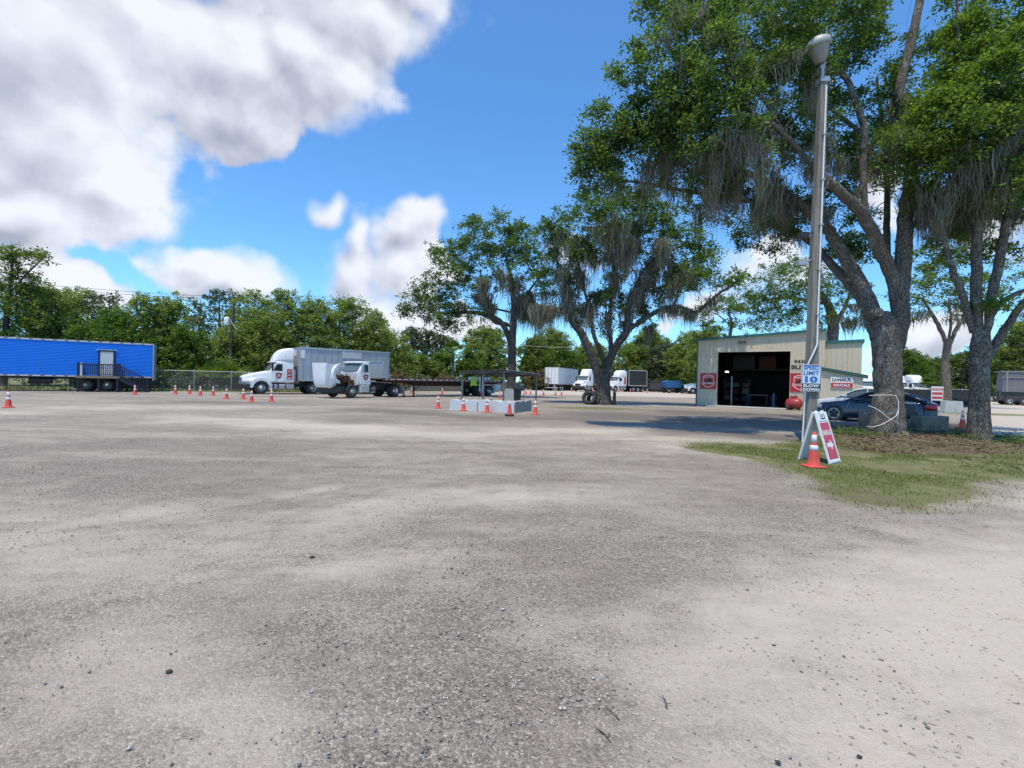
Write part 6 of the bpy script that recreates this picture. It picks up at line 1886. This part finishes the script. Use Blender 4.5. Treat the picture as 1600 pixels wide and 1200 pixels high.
# parking A-frame
AL = G(1247, 718); AR = G(1297, 725.5); ARR = G(1315.5, 721)
mid = (AL + AR) / 2
top = D(1283.5, 646.5, (AL.y + AR.y) / 2 - .0)
fo = empty('sandwich_board', mid, 0, 'white folding sandwich board with a red parking panel and arrow, beside the light pole', 'sign')
right = (ARR - AR); right.z = 0; wd_ = right.length; right.normalize()
wd_ = .60
apexL = Vector((top.x, top.y, 0)) - mid + Vector((-.13, 0, 0)); apexL.z = 1.07
RIGHT = Vector((.80, .60, 0)).normalized()      # width direction of both leaves
def leaf(foot, apex, sgn, name):
    up_ = (apex - foot); L = up_.length; up_.normalize()
    fr = plane_frame(foot, RIGHT, up_)
    return fr, L
footR = AR - mid; footL = AL - mid
ap = Vector((top.x - mid.x - .17, (footR.y + footL.y) / 2, 1.07))
frR, LR = leaf(footR, ap + Vector((.03, 0, 0)), 1, 'r')
mb = MB(); W_ = .56
mb.bb(0, W_, 0, LR, -.03, .0, 0, frR); pf = mb.build('front_leaf', WHITE2, fo, .008)
mb = MB(); mb.bb(0, .032, .0, LR, .0, .014, 0, frR); mb.bb(W_ - .032, W_, .0, LR, .0, .014, 0, frR); mb.bb(.032, W_ - .032, .025, .07, 0, .014, 0, frR); mb.bb(.032, W_ - .032, LR - .2, LR, 0, .012, 0, frR); mb.build('rim', WHITE2, pf, .004)
mb = MB(); mb.bb(.045, W_ - .045, .09, .88, .001, .006, 0, frR); rp = mb.build('red_panel', mat('parking_red', (.52, .03, .06), .45, 0, .06, 5), pf)
fr2 = frR @ Matrix.Translation((0, 0, .0075))
mb = MB(); put_text(mb, 'PARKING', .07, W_ - .07, .60, .72, fr2, 0, .03)
ar = [(.12, .35), (.30, .35), (.30, .28), (.45, .395), (.30, .51), (.30, .44), (.12, .44)]
mb.add([(a, b_, 0) for a, b_ in ar], [tuple(range(7))], 0, False, fr2); mb.build('lettering', CONEW, rp)
fr3 = frR @ Matrix.Translation((0, 0, .0135))
mb = MB(); zb = LR - .165
for (a0, a1, b0, b1) in ((.17, .20, .02, .13), (.17, .40, .0, .03), (.37, .40, .02, .13), (.255, .315, .05, .11)):
    mb.add([(a0, zb + b0, 0), (a1, zb + b0, 0), (a1, zb + b1, 0), (a0, zb + b1, 0)], [(0, 1, 2, 3)], 0, False, fr3)
mb.build('latch', BLK, pf)
frL, LL = leaf(footL, ap + Vector((-.03, 0, 0)), -1, 'l')
mb = MB(); mb.bb(0, W_, 0, LL, 0.0, .03, 0, frL); bl_ = mb.build('back_leaf', WHITE2, fo, .008)
mb = MB(); mb.bb(0, .045, .0, LL, -.016, 0, 0, frL); mb.bb(W_ - .045, W_, .0, LL, -.016, 0, 0, frL); mb.build('rim', WHITE2, bl_, .004)
mb = MB()
for u in (.12, W_ - .12): mb.tube([ap + RIGHT * (u - .04), ap + RIGHT * (u + .04)], .028, 8)
mb.build('hinge', WHITE2, fo)


# ---------------- traffic cones
def make_cone(name, label, loc, H_=.71, tall=False, base_black=False, collar='two'):
    o = empty(name, loc, 0, label, 'traffic cone', 'orange traffic cones')
    rb = H_ * .175; rt = .028
    rz = lambda z: rb + (rt - rb) * (z / H_)
    s = H_ / .71
    mb = MB(); prof = [(rz(.03) + .01, .03)] + [(rz(z), z) for z in (.05, .2 * s, .4 * s, .6 * s, H_ - .01)] + [(rt * .7, H_), (rt * .5, H_ - .04)]
    mb.lathe(prof, 20); mb.build('cone_body', ORANGE, o)
    mb = MB(); b_ = rb * 1.42; mb.bb(-b_, b_, -b_, b_, 0, .032); mb.build('cone_base', BLACK if base_black else ORANGE, o, .012)
    bands = ((.34, .44), (.51, .65)) if collar == 'two' else ((.36, .60),)
    if collar == 'top': bands = ((.52, .66),)
    for z0, z1 in bands:
        z0 *= s; z1 *= s
        mb = MB(); mb.lathe([(rz(z0) + .0005, z0), (rz(z0) + .004, z0 + .002), (rz(z1) + .004, z1 - .002), (rz(z1) + .0005, z1)], 20); mb.build('reflective_collar', CONEW, o)
    return o


c_two = make_cone('traffic_cone', 'orange cone with two white bands leaning into the parking sandwich board', G(1271, 729.5), .71)
c_black = make_cone('traffic_cone', 'tallest cone before the concrete blocks, standing on a thick black base', G(796, 650), .72, base_black=True, collar='top')
mb = MB(); mb.bb(-.21, .21, -.19, .19, .005, .085); mb.build('weight_base', BLACK, c_black, .02)
CON = [
    (13, 637, 'nearest cone on the far left, well in front of the blue trailer'),
    (210.7, 616.5, 'cone just right of the porch stair of the blue trailer'),
    (274, 615.6, 'cone at the fence post right of the blue trailer, first of the pair'),
    (296, 615.6, 'cone right of the fence post, second of the pair behind the yard line'),
    (313, 618, 'cone midway between the blue trailer and the palmetto, forward of the fence'),
    (333, 617.7, 'cone in front of the palmetto clump'),
    (353.8, 623.3, 'cone right of the palmetto, next to the nose of the white sleeper truck'),
    (380, 623.4, 'slim cone right in front of the white sleeper truck bumper'),
    (393, 628.2, 'cone before the front wheel of the white sleeper truck, nearer than its neighbours'),
    (424, 627.3, 'cone in front of the fuel tank of the white sleeper truck'),
    (642.8, 615, 'cone beyond the rear wheel of the day cab truck under the flatbed'),
    (691, 615.8, 'cone under the middle of the flatbed'),
    (684.4, 638, 'cone left of the concrete blocks'),
    (724, 641.8, 'cone before the left concrete block'),
    (761, 644.0, 'cone before the middle of the concrete blocks, left of the black based cone'),
    (836.5, 647.5, 'cone at the right end of the concrete blocks'),
    (781.4, 623, 'cone behind the concrete blocks beside the white board'),
    (751.6, 619, 'cone standing under the shelter below the navy jacket'),
    (822, 615.6, 'left cone of the close pair right of the shelter'),
    (829, 615.6, 'right cone of the close pair right of the shelter'),
    (849, 618.4, 'single cone in the open between the shelter and the forked oak'),
    (868, 617.8, 'cone left of the leaning tyres, farther left of two'),
    (877.5, 617.4, 'cone left of the leaning tyres, nearer to the white truck'),
    (893, 611.6, 'small far cone under the nose of the white box trailer'),
    (966, 612.8, 'small far cone in front of the white sleeper truck by the black trailer'),
    (985, 612.8, 'small far cone in front of the wheels of the black box trailer'),
    (1011, 614, 'far cone at the right end of the black box trailer'),
    (1016.5, 612.6, 'small far cone in front of the left end of the grey container'),
    (1030, 612.8, 'small far cone in front of the right end of the grey container'),
    (1071, 613, 'small far cone right of the blue dump trailer'),
    (926, 612.5, 'small far cone by the front wheel of the far white long nosed truck'),
    (1481, 626.5, 'small far cone right of the red and white barricade, left one of two'),
    (1493.6, 626, 'small far cone right of the red and white barricade, right one of two'),
]
for (px, py, lab) in CON:
    c_ = copy_tree(c_two)
    c_.location = G(px, py)
    c_.rotation_euler.z = (px * 7.3) % 6.28
    c_['label'] = 'orange ' + lab
c_ = copy_tree(c_two); c_.location = G(1504, 668.5) + Vector((0, 0, .0)); c_['label'] = 'orange cone with two white bands tucked against the trunk of the right oak'; c_.scale = (1.05,) * 3

# ---------------- concrete blocks with notched tops before the shelter
def conc_block(label, p0, p1, h, m_):
    d = p1 - p0; L = d.length
    o = empty('concrete_block', p0, math.atan2(d.y, d.x), label, 'concrete block', 'concrete blocks before the shelter')
    poly = [(.0, 0), (L, 0), (L, h - .09), (L - .05, h), (L * .70, h), (L * .66, h - .07), (L * .60, h - .07), (L * .56, h), (L * .36, h), (L * .32, h - .05), (L * .26, h - .05), (L * .22, h), (.05, h), (0, h - .09)]
    mb = MB(); mb.prism(poly[::-1], 0, .55); mb.build('block', m_, o, .015)
    mb = MB(); mb.tube([(L * .28, .27, h - .06), (L * .28, .27, h + .06), (L * .33, .27, h + .06), (L * .33, .27, h - .06)], .015, 6); mb.build('lifting_loop', BLACK, o)
    return o


CONCL = mat('pale_concrete', (.56, .58, .59), .8, 0, .08, 4, .3, 60, dirt=(.44, .45, .45), dscale=2, dlo=.5, dhi=.8)
b0 = G(702.5, 641); b1 = G(745.5, 642.6); b2 = G(803, 645.5); b3 = G(830.5, 641.5)
conc_block('pale concrete block, left of the two long ones before the shelter', b0, b1, .56, CONCL)
conc_block('pale long concrete block in the middle, behind the black based cone', b1 + Vector((.04, 0, 0)), b2, .58, CONCL)
conc_block('concrete block, coloured darker as if shaded, turned away at the right end of the row', b2 + Vector((.05, .02, 0)), b3, .56, mat('shaded_concrete', (.24, .26, .27), .85, 0, .1, 4, .3, 60))  # darker copy of the pale concrete: the shaded side is put into the colour

# ---------------- shelter
s0 = D(722.5, 600, 30.5); s1 = D(787, 600, 30.0); 
sh0 = Vector((s0.x, s0.y, 0)); dsh = Vector((s1.x - s0.x, s1.y - s0.y, 0)); Lx = dsh.length; ash = math.atan2(dsh.y, dsh.x)
shl = empty('shelter', sh0, ash, 'small open shelter with four grey posts and a flat corrugated metal roof', 'shelter')
SLATE = mat('shelter_steel', (.12, .145, .16), .5, .3, .15, 4)
dep = 4.2
zroof = lambda x, y: 2.10 + .05 * x - .06 * y
corners = [(0.0, 0), (Lx, 0), (1.38, 0.1), (Lx + 1.6, 3.6), (.5, 3.6)]
for (x, y) in corners:
    mb = MB(); mb.bb(x - .05, x + .05, y - .05, y + .05, 0, zroof(x, y) - .06); mb.bb(x - .11, x + .11, y - .11, y + .11, 0, .02); mb.build('post', SLATE, shl)
mb = MB()
nc = 44; vs = []; fs = []
def rp_(u, v_):  # roof parallelogram, sheared to the right
    x = -.18 + u * (Lx + .36) + v_ * 1.7; y = -.2 + v_ * 4.2
    return x, y
for i in range(nc + 1):
    for j in (0, 1):
        x, y = rp_(i / nc, j); vs.append((x, y, zroof(x, y) + .03 + (.018 if i % 2 else -.018)))
for i in range(nc): fs.append((2 * i, 2 * i + 2, 2 * i + 3, 2 * i + 1))
mb.add(vs, fs)
mb.add([(a, b_, c_ - .02) for a, b_, c_ in vs], [f[::-1] for f in fs])
rf = mb.build('roof', mat('corrugated_grey', (.20, .215, .225), .5, .4, .12, 3), shl)
mb = MB()
def beam(u0, v0, u1, v1):
    x, y = rp_(u0, v0); x2, y2 = rp_(u1, v1)
    mb.tube([(x, y, zroof(x, y) - .05), (x2, y2, zroof(x2, y2) - .05)], .05, 4, 0, False)
beam(0, .03, 1, .03); beam(0, .97, 1, .97); beam(.02, 0, .02, 1); beam(.98, 0, .98, 1); beam(.5, 0, .5, 1); beam(0, .5, 1, .5)
mb.build('roof_frame', SLATE, rf)


def sh_pt(px, dy):
    """ground point below a photo column, dy metres behind the shelter front"""
    Y = 30.3 + dy
    return Vector((ray(px, 595)[0] * Y, Y, 0))


def garment(name, label, loc, zc, w_, h_, m_, stripes, cat, vneck=True):
    o = empty(name, Vector(loc) + Vector((0, 0, zc)), R(4), label, cat)
    prof = [(-.28 * w_, .5 * h_), (-.12 * w_, .5 * h_), (0, .20 * h_ if vneck else .44 * h_), (.12 * w_, .5 * h_), (.28 * w_, .5 * h_), (.40 * w_, .38 * h_), (.33 * w_, .12 * h_), (.46 * w_, -.08 * h_), (.50 * w_, -.46 * h_), (.30 * w_, -.5 * h_), (.04 * w_, -.42 * h_), (-.04 * w_, -.42 * h_), (-.30 * w_, -.5 * h_), (-.50 * w_, -.46 * h_), (-.46 * w_, -.08 * h_), (-.33 * w_, .12 * h_), (-.40 * w_, .38 * h_)]
    mb = MB(); n = len(prof)
    vs = [(x, -.06 - .05 * math.cos(x * 5), z) for x, z in prof] + [(x, .06 + .05 * math.cos(x * 5), z) for x, z in prof]
    mb.add(vs, [(i, (i + 1) % n, (i + 1) % n + n, i + n) for i in range(n)])
    mb.add(vs, [tuple(range(n)), tuple(reversed(range(n, 2 * n)))])
    mb.build('fabric', m_, o, .01)
    if stripes:
        mb = MB()
        for x in (-.24 * w_, .24 * w_): mb.bb(x - .03, x + .03, -.13, -.118, -.45 * h_, .46 * h_)
        mb.build('reflective_stripe', CONEW if not vneck else mat('lime_stripe', (.42, .55, .10), .5), o)
    mb = MB(); mb.tube([(-.2 * w_, 0, .5 * h_), (0, 0, .56 * h_), (.2 * w_, 0, .5 * h_)], .012, 6); mb.tube([(0, 0, .56 * h_), (0, 0, 2.07 - zc)], .008, 6); mb.build('hanger', BLACK, o)
    return o


garment('safety_vest', 'bright yellow green safety vest hanging under the shelter roof', sh_pt(740.3, .9), 1.52, .44, .66, HIVIS, True, 'safety vest')
garment('work_jacket', 'dark navy jacket with a pale stripe hanging right of the yellow vest', sh_pt(752, .8), 1.40, .34, .95, NAVYF, True, 'jacket', False)
o = empty('white_board', sh_pt(796, 4.8), R(2), 'pale round topped board standing between the shelter posts, left of the bin', 'board')
mb = MB(); mb.prism([(-.33, .05), (.33, .05), (.35, .85), (.27, 1.0), (-.2, 1.02), (-.34, .92)][::-1], 0, .06); mb.build('panel', mat('board_grey', (.46, .47, .46), .7, 0, .1), o, .01)
mb = MB(); mb.bb(-.3, -.24, -.15, .25, 0, .06); mb.bb(.24, .3, -.15, .25, 0, .06); mb.build('foot', BLACK, o)
o = empty('wheelie_bin', sh_pt(809, 6.4), R(-4), 'dark wheeled bin with an open grey lid right of the pale board', 'bin')
mb = MB(); mb.loft([[(x * s, y * s, z) for x, y in ((-.3, -.33), (.3, -.33), (.3, .33), (-.3, .33))] for z, s in ((.08, .82), (.95, 1.0))], 0, False); mb.bb(-.34, .34, -.37, .37, .95, 1.0); mb.build('bin_body', mat('bin_black', (.018, .02, .022), .5), o, .015)
mb = MB(); mb.bb(-.33, .33, .33, .37, 1.0, 1.45); mb.build('lid', mat('bin_lid', (.05, .055, .06), .6), o, .01)
for s in (1, -1):
    mb = MB(); mb.cyl((s * .31, .3, .1), (s * .36, .3, .1), .1); mb.build('wheel', RUBBER, o)
o = empty('water_cooler', sh_pt(816, 3.9), 0, 'blue grey jug shaped cooler on a stand at the right shelter post', 'cooler')
mb = MB(); mb.lathe([(0, .95), (.12, .95), (.14, 1.02), (.14, 1.3), (.10, 1.38), (0, 1.4)], 16); mb.build('jug', mat('blue_grey_jug', (.10, .17, .20), .5), o)
mb = MB(); mb.bb(-.18, .18, -.18, .18, .9, .95)
for x in (-.15, .15):
    for y in (-.15, .15): mb.bb(x - .02, x + .02, y - .02, y + .02, 0, .9)
mb.build('stand', SLATE, o)

# ---------------- tyres at the forked oak
def loose_tyre(label, loc, rot, r=.52, w_=.26):
    o = empty('loose_tyre', loc, 0, label, 'tyre', 'old tyres at the forked oak')
    o.rotation_euler = rot
    mb = MB(); h = w_ / 2
    mb.lathe([(r * .56, -h), (r * .80, -h * 1.05), (r * .95, -h * .9), (r, -h * .6), (r, h * .6), (r * .95, h * .9), (r * .80, h * 1.05), (r * .56, h), (r * .56, h * .7), (r * .86, h * .6), (r * .86, -h * .6), (r * .56, -h * .7), (r * .56, -h)], 30)
    t_ = mb.build('tyre', RUBBER, o)
    mb = MB()
    for k in range(40):
        a = 2 * math.pi * k / 40
        mb.bb(r - .006, r + .008, -.018, .018, -h * .58, h * .58, 0, Matrix.Rotation(a, 4, 'Z'))
    mb.build('tread', RUBBER, t_)
    return o


tb = B0
loose_tyre('outer worn tyre leaning against the forked oak', Vector((tb.x - 1.12, tb.y - .55, .50)), (R(74), R(0), R(-24)))
loose_tyre('second tyre leaning behind the outer one at the forked oak', Vector((tb.x - .74, tb.y - .28, .46)), (R(72), R(0), R(-30)))
o = empty('black_post', Vector((tb.x + .72, tb.y - .5, 0)), 0, 'short black post at the right foot of the forked oak', 'post')
mb = MB(); mb.tube([(0, 0, 0), (.02, 0, .95)], [.13, .11], 10); mb.build('post_body', BLACK, o)

# ---------------- low concrete blocks, meter box and cable at the big oak
for (p_a, p_b, h, lab) in ((G(1357, 672.5), G(1396, 672), .66, 'mossy weathered concrete block left of the large oak trunk'), (G(1440, 674), G(1483, 673), .58, 'mossy weathered concrete block right of the meter box, below the navy coupe tail')):
    d = p_b - p_a; L = d.length
    o = empty('concrete_block', p_a, math.atan2(d.y, d.x), lab, 'concrete block', 'weathered blocks by the large oak')
    rr = random.Random(int(L * 1000)); mb = MB()
    nx_, nz_ = 10, 5
    mb.bb(0, L, 0, .42, -.02, h); mb.build('block', CONCD, o, .035, seg=3)
    mb = MB(); mb.tube([(L * .5 - .1, .25, h - .03), (L * .5 - .06, .25, h + .05), (L * .5 + .06, .25, h + .05), (L * .5 + .1, .25, h - .03)], .012, 6); mb.build('lifting_loop', BLACK, o)
M0 = G(1418, 670)
o = empty('meter_box', M0, R(-4), 'grey electrical box on two posts right of the large oak trunk', 'electrical box')
mb = MB(); mb.bb(-.06, .06, -.06, .06, -.05, 1.10); mb.build('post', GALV, o, .01)
for x in (-.36, .36):
    pass
mb = MB(); mb.bb(-.40, -.22, -.05, .05, -.05, 1.1); mb.build('post', GALV, o, .008)
mb = MB(); mb.bb(.19, .25, -.05, .05, -.05, 1.05); mb.build('post', GALV, o, .008)
mb = MB(); mb.bb(-.20, .17, -.16, -.05, .42, 1.02); bx = mb.build('box', mat('dark_meter', (.045, .05, .05), .5), o, .015)
mb = MB(); mb.bb(-.42, .27, -.055, .055, 1.0, 1.09); mb.build('cross_bar', GALV, o)
mb = MB(); mb.tube([(-.02, -.11, .42), (-.02, -.13, .25), (.04, -.12, .1), (.12, -.1, -.02)], .022, 8); mb.tube([(-.10, -.08, 1.0), (-.2, -.08, 1.1), (-.3, 0, 1.12)], .02, 8); mb.build('conduit', WHITE2, o)
o = empty('white_cable', C0, 0, 'white cable wound loosely round the large oak trunk', 'cable')
mb = MB()
def tk_(px, py, dy=-.62): return D(px, py, C0.y + dy * .86) - C0
mb.tube([tk_(1358, 618, -.5), tk_(1368, 617.5), tk_(1385, 617), tk_(1400, 618), tk_(1404, 628, -.75), tk_(1404, 645, -.75), tk_(1401, 658, -.8), tk_(1404, 664, -.6)], .009, 8)
mb.tube([tk_(1357, 634, -.6), tk_(1366, 637), tk_(1376, 643, -.8), tk_(1388, 653, -.85), tk_(1404, 661, -.7)], .010, 8)
mb.tube([tk_(1355, 666, -.7), tk_(1362, 667.5, -.9), tk_(1376, 664, -1.0), tk_(1390, 657, -.9), tk_(1400, 650, -.8), tk_(1404, 640, -.7)], .010, 8)
mb.build('cable', WHITE2, o)

# ---------------- right background: barricade, block, fence with black screen
o = empty('barricade_sign', G(1469, 642) + Vector((0, .3, 0)), R(-6), 'red and white striped barricade board behind the pale concrete block on the right', 'sign')
mb = MB(); mb.bb(-.42, .42, -.02, .02, .80, 1.9); mb.build('board', WHITE2, o)
mb = MB()
for k in range(3): mb.bb(-.38, .38, -.03, -.021, .92 + k * .33, 1.12 + k * .33)
mb.build('red_stripe', mat('barricade_red', (.55, .06, .05), .5), o)
fr = plane_frame((0, -.032, 1.68), (1, 0, 0), (0, 0, 1)); mb = MB(); put_text(mb, 'SLOW', -.3, .3, -.06, .06, fr, 0, .03); mb.build('lettering', CONEW, o)
for x in (-.36, .36):
    mb = MB(); mb.bb(x - .03, x + .03, .02, .08, 0, 1.9); mb.bb(x - .05, x + .05, -.3, .4, 0, .05); mb.build('leg', WHITE2, o)
pb = G(1468, 643.5)
o = empty('concrete_block', pb, R(-8), 'pale concrete block in front of the red and white barricade', 'concrete block')
mb = MB(); mb.prism([(.0, 0), (1.25, 0), (1.18, .84), (.06, .86)][::-1], -.5, 0); mb.build('block', mat('stained_white_concrete', (.50, .52, .52), .8, 0, .12, 3, dirt=(.3, .31, .31), dscale=2), o, .03)
mb = MB(); mb.bb(.5, .75, -.32, -.18, .85, .90); mb.build('lifting_eye', BLACK, o)


def chain_fence(name, label, p0, p1, h, postn, screen=None, mesh=True):
    d = p1 - p0; L = d.length
    o = empty(name, p0, math.atan2(d.y, d.x), label, 'fence')
    mb = MB(); mb.tube([(0, 0, h), (L, 0, h)], .028, 6); mb.build('top_rail', GALV, o)
    for k in range(postn + 1):
        x = L * k / postn
        mb = MB(); mb.cyl((x, 0, 0), (x, 0, h + .06), .038, None, 8); mb.lathe([(.045, 0), (.03, .04), (0, .05)], 8, 0, Matrix.Translation((x, 0, h + .06))); mb.build('post', GALV, o)
    if mesh:
        vs = []; fs = []
        st_ = .16; n = int((L + h) / st_)
        for s in (1, -1):
            for k in range(n):
                x = k * st_
                a = (x - h, 0) if s > 0 else (x, 0)
                xa, xb = x - h, x
                za, zb = (0, h) if s > 0 else (h, 0)
                if xa < 0: za += (zb - za) * (-xa / h); xa = 0
                if xb > L: zb -= (zb - za) * ((xb - L) / max(1e-6, xb - xa)); xb = L
                if xb <= xa: continue
                b_ = len(vs); q = .005
                vs += [(xa, .03, za - q), (xb, .03, zb - q), (xb, .03, zb + q), (xa, .03, za + q)]; fs.append((b_, b_ + 1, b_ + 2, b_ + 3))
        mb = MB(); mb.add(vs, fs); mb.build('wire_mesh', GALV, o)
    if screen:
        mb = MB(); n = int(L / .5); vs = []; fs = []
        rr = random.Random(int(L * 10))
        for k in range(n + 1):
            x = L * k / n
            vs += [(x, -.05 + rr.gauss(0, .03), .05), (x, -.06 + rr.gauss(0, .05), h * .5), (x, -.05, h - .06 - abs(rr.gauss(0, .05)))]
        for k in range(n):
            for j in (0, 1): fs.append((3 * k + j, 3 * k + 3 + j, 3 * k + 4 + j, 3 * k + 1 + j))
        mb.add(vs, fs, 0, True); mb.build('screen', screen, o)
    return o


yf = lambda x: 43.5 + .45 * (x + 29)
chain_fence('chain_link_fence', 'chain link fence with steel posts running behind the blue trailer to the flatbed', Vector((-48, yf(-48), 0)), Vector((-13, yf(-13), 0)), 1.85, 13)
BSCR = mat('black_screen', (.022, .023, .028), .6, 0, .3, 1.0)
chain_fence('screened_fence', 'fence hung with sagging black screen on the right, before the white trucks', at(1405, 55), at(1530, 52), 1.75, 5, BSCR, False)
GSCR = mat('grey_screen', (.17, .165, .16), .8, 0, .25, .6, dirt=(.11, .10, .09), dscale=.5)
chain_fence('screened_fence', 'long grey screened fence far behind the shelter and the forked oak', at(815, 92), at(1095, 112), 2.7, 16, GSCR, False)
chain_fence('screened_fence', 'olive grey screened fence behind the flatbed trailer', Vector((-12.5, 58, 0)), at(800, 66), 1.5, 6, mat('olive_screen', (.13, .13, .10), .85, 0, .3, .6), False)
# sagging black tarp roll on the ground by the fence
o = empty('tarp_pile', at(1440, 48), R(3), 'long low pile of black pipes and tarp before the screened fence on the right', 'tarp pile')
mb = MB()
rr = random.Random(5)
for k in range(9):
    y = (k % 3) * .32; z = .16 + (k // 3) * .26
    mb.tube([(0, y, z), (1.6, y + rr.gauss(0, .06), z + rr.gauss(0, .03)), (3.4, y + rr.gauss(0, .1), z + rr.gauss(0, .04)), (5.2, y + rr.gauss(0, .1), z * .8)], .15, 9)
mb.build('pipes', BSCR, o)
# long white wall far right
o = empty('white_wall', at(1474, 96), R(-2), 'long low white wall under the hedge trees on the right', 'wall')
mb = MB(); mb.bb(0, 9.5, 0, .2, 0, 2.0); mb.bb(-.05, 9.55, -.05, .25, 2.0, 2.1); mb.build('panel', FRAMEW, o)
for k in range(5):
    mb = MB(); mb.bb(k * 2.35 - .1, k * 2.35 + .1, -.08, -.0, 0, 2.0); mb.build('pilaster', FRAMEW, o)

# ---------------- utility pole and lines on the left
Yp = 50.5
UP0 = Vector((ray(358, 600)[0] * Yp, Yp, 0)); zt2 = D(362, 475, Yp).z
o = empty('utility_pole', UP0, 0, 'wooden utility pole with a white transformer, standing in the thicket left of the white truck', 'utility pole')
mb = MB(); mb.tube([(0, 0, 0), (.14, 0, zt2 * .5), (.35, 0, zt2)], [.17, .15, .11], 10); mb.build('shaft', BARKD, o)
mb = MB(); zt3 = D(354, 502, Yp).z; mb.lathe([(0, 0), (.23, 0), (.25, .05), (.25, .75), (.2, .85), (0, .88)], 16, 0, Matrix.Translation((-.18, -.30, zt3 - .45))); mb.build('transformer', WHITE2, o)
mb = MB(); mb.tube([(.1, -.1, zt3), (.8, -.15, zt3 - .9)], .05, 6); mb.tube([(-.1, -.2, zt3 + .1), (.3, 0, zt3 + .1)], .04, 6); mb.build('brace', GALV, o)
for k, (pya, pyb, xx0) in enumerate(((437, 463, 66), (444, 467, 66))):
    o = empty('power_line', (0, 0, 0), 0, ('upper' if k == 0 else 'lower') + ' thin power line crossing the sky above the left thicket', 'power line')
    mb = MB(); a = D(-200, pya - 24, 60); b_ = D(330, pyb, 53)
    mb.tube([a.lerp(b_, i / 12) + Vector((0, 0, -.5 * 4 * (i / 12) * (1 - i / 12))) for i in range(13)], .022, 5); mb.build('wire', BLACK, o)
# service line across the middle trees
o = empty('power_line', (0, 0, 0), 0, 'thin service line crossing before the dark trees right of the shelter oak trunk', 'power line')
mb = MB(); a = D(806, 538, 60); b_ = D(925, 540, 62); mb.tube([a.lerp(b_, i / 10) + Vector((0, 0, -.3 * 4 * (i / 10) * (1 - i / 10))) for i in range(11)], .018, 5); mb.build('wire', FRAMEW, o)

# a few single stones, twigs and oak leaves lying on the sand near the camera
for k, (px, py, s, lab) in enumerate([(264, 1050, .015, 'dark lone stone on the gravel at lower left'), (1216, 1192, .011, 'dark lone stone at the bottom edge on pale sand'), (1343, 1183, .010, 'dark lone stone on pale sand at lower right'), (1209, 1009, .010, 'small dark stone on pale sand in the lower middle'), (488, 871, .018, 'flat dark stone on the gravel left of centre')]):
    c_ = G(px, py); rr = random.Random(k); mb = MB()
    bm_v = []
    for z, rr_ in ((0, .8), (.25, 1.0), (.55, .85), (.75, .4)):
        bm_v.append([(c_.x + s * rr_ * (1.2 * math.cos(a * .785)) * rr.uniform(.85, 1.15), c_.y + s * rr_ * math.sin(a * .785) * rr.uniform(.85, 1.15), z * s + .0) for a in range(8)])
    mb.loft(bm_v); tag(mb.build('stone', mat('dark_stone', (.045, .042, .04), .9, 0, .3, 20), None), lab, 'stone', 'lone stones on the gravel')
rr = random.Random(12)
for k, (px, py, lab) in enumerate([(1040, 1098, 'forked dry twig on the pale sand in the lower middle'), (958, 1116, 'small dry twig on the pale sand near the bottom'), (944, 1150, 'dry twig with short side shoots at the bottom middle')]):
    c_ = G(px, py); mb = MB(); a = rr.uniform(0, 3)
    d = Vector((math.cos(a), math.sin(a), 0)); q = Vector((-d.y, d.x, 0))
    mb.tube([c_ - d * .05 + Vector((0, 0, .006)), c_ + Vector((0, 0, .01)), c_ + d * .05 + q * .01 + Vector((0, 0, .008))], [.003, .0025, .0015], 5)
    mb.tube([c_ + Vector((0, 0, .01)), c_ + d * .03 + q * .03 + Vector((0, 0, .012))], [.002, .001], 5); mb.tube([c_ - d * .02 + Vector((0, 0, .008)), c_ - d * .01 - q * .03 + Vector((0, 0, .01))], [.002, .001], 5)
    tag(mb.build('twig', BARKD, None), lab, 'twig', 'dry twigs on the sand')
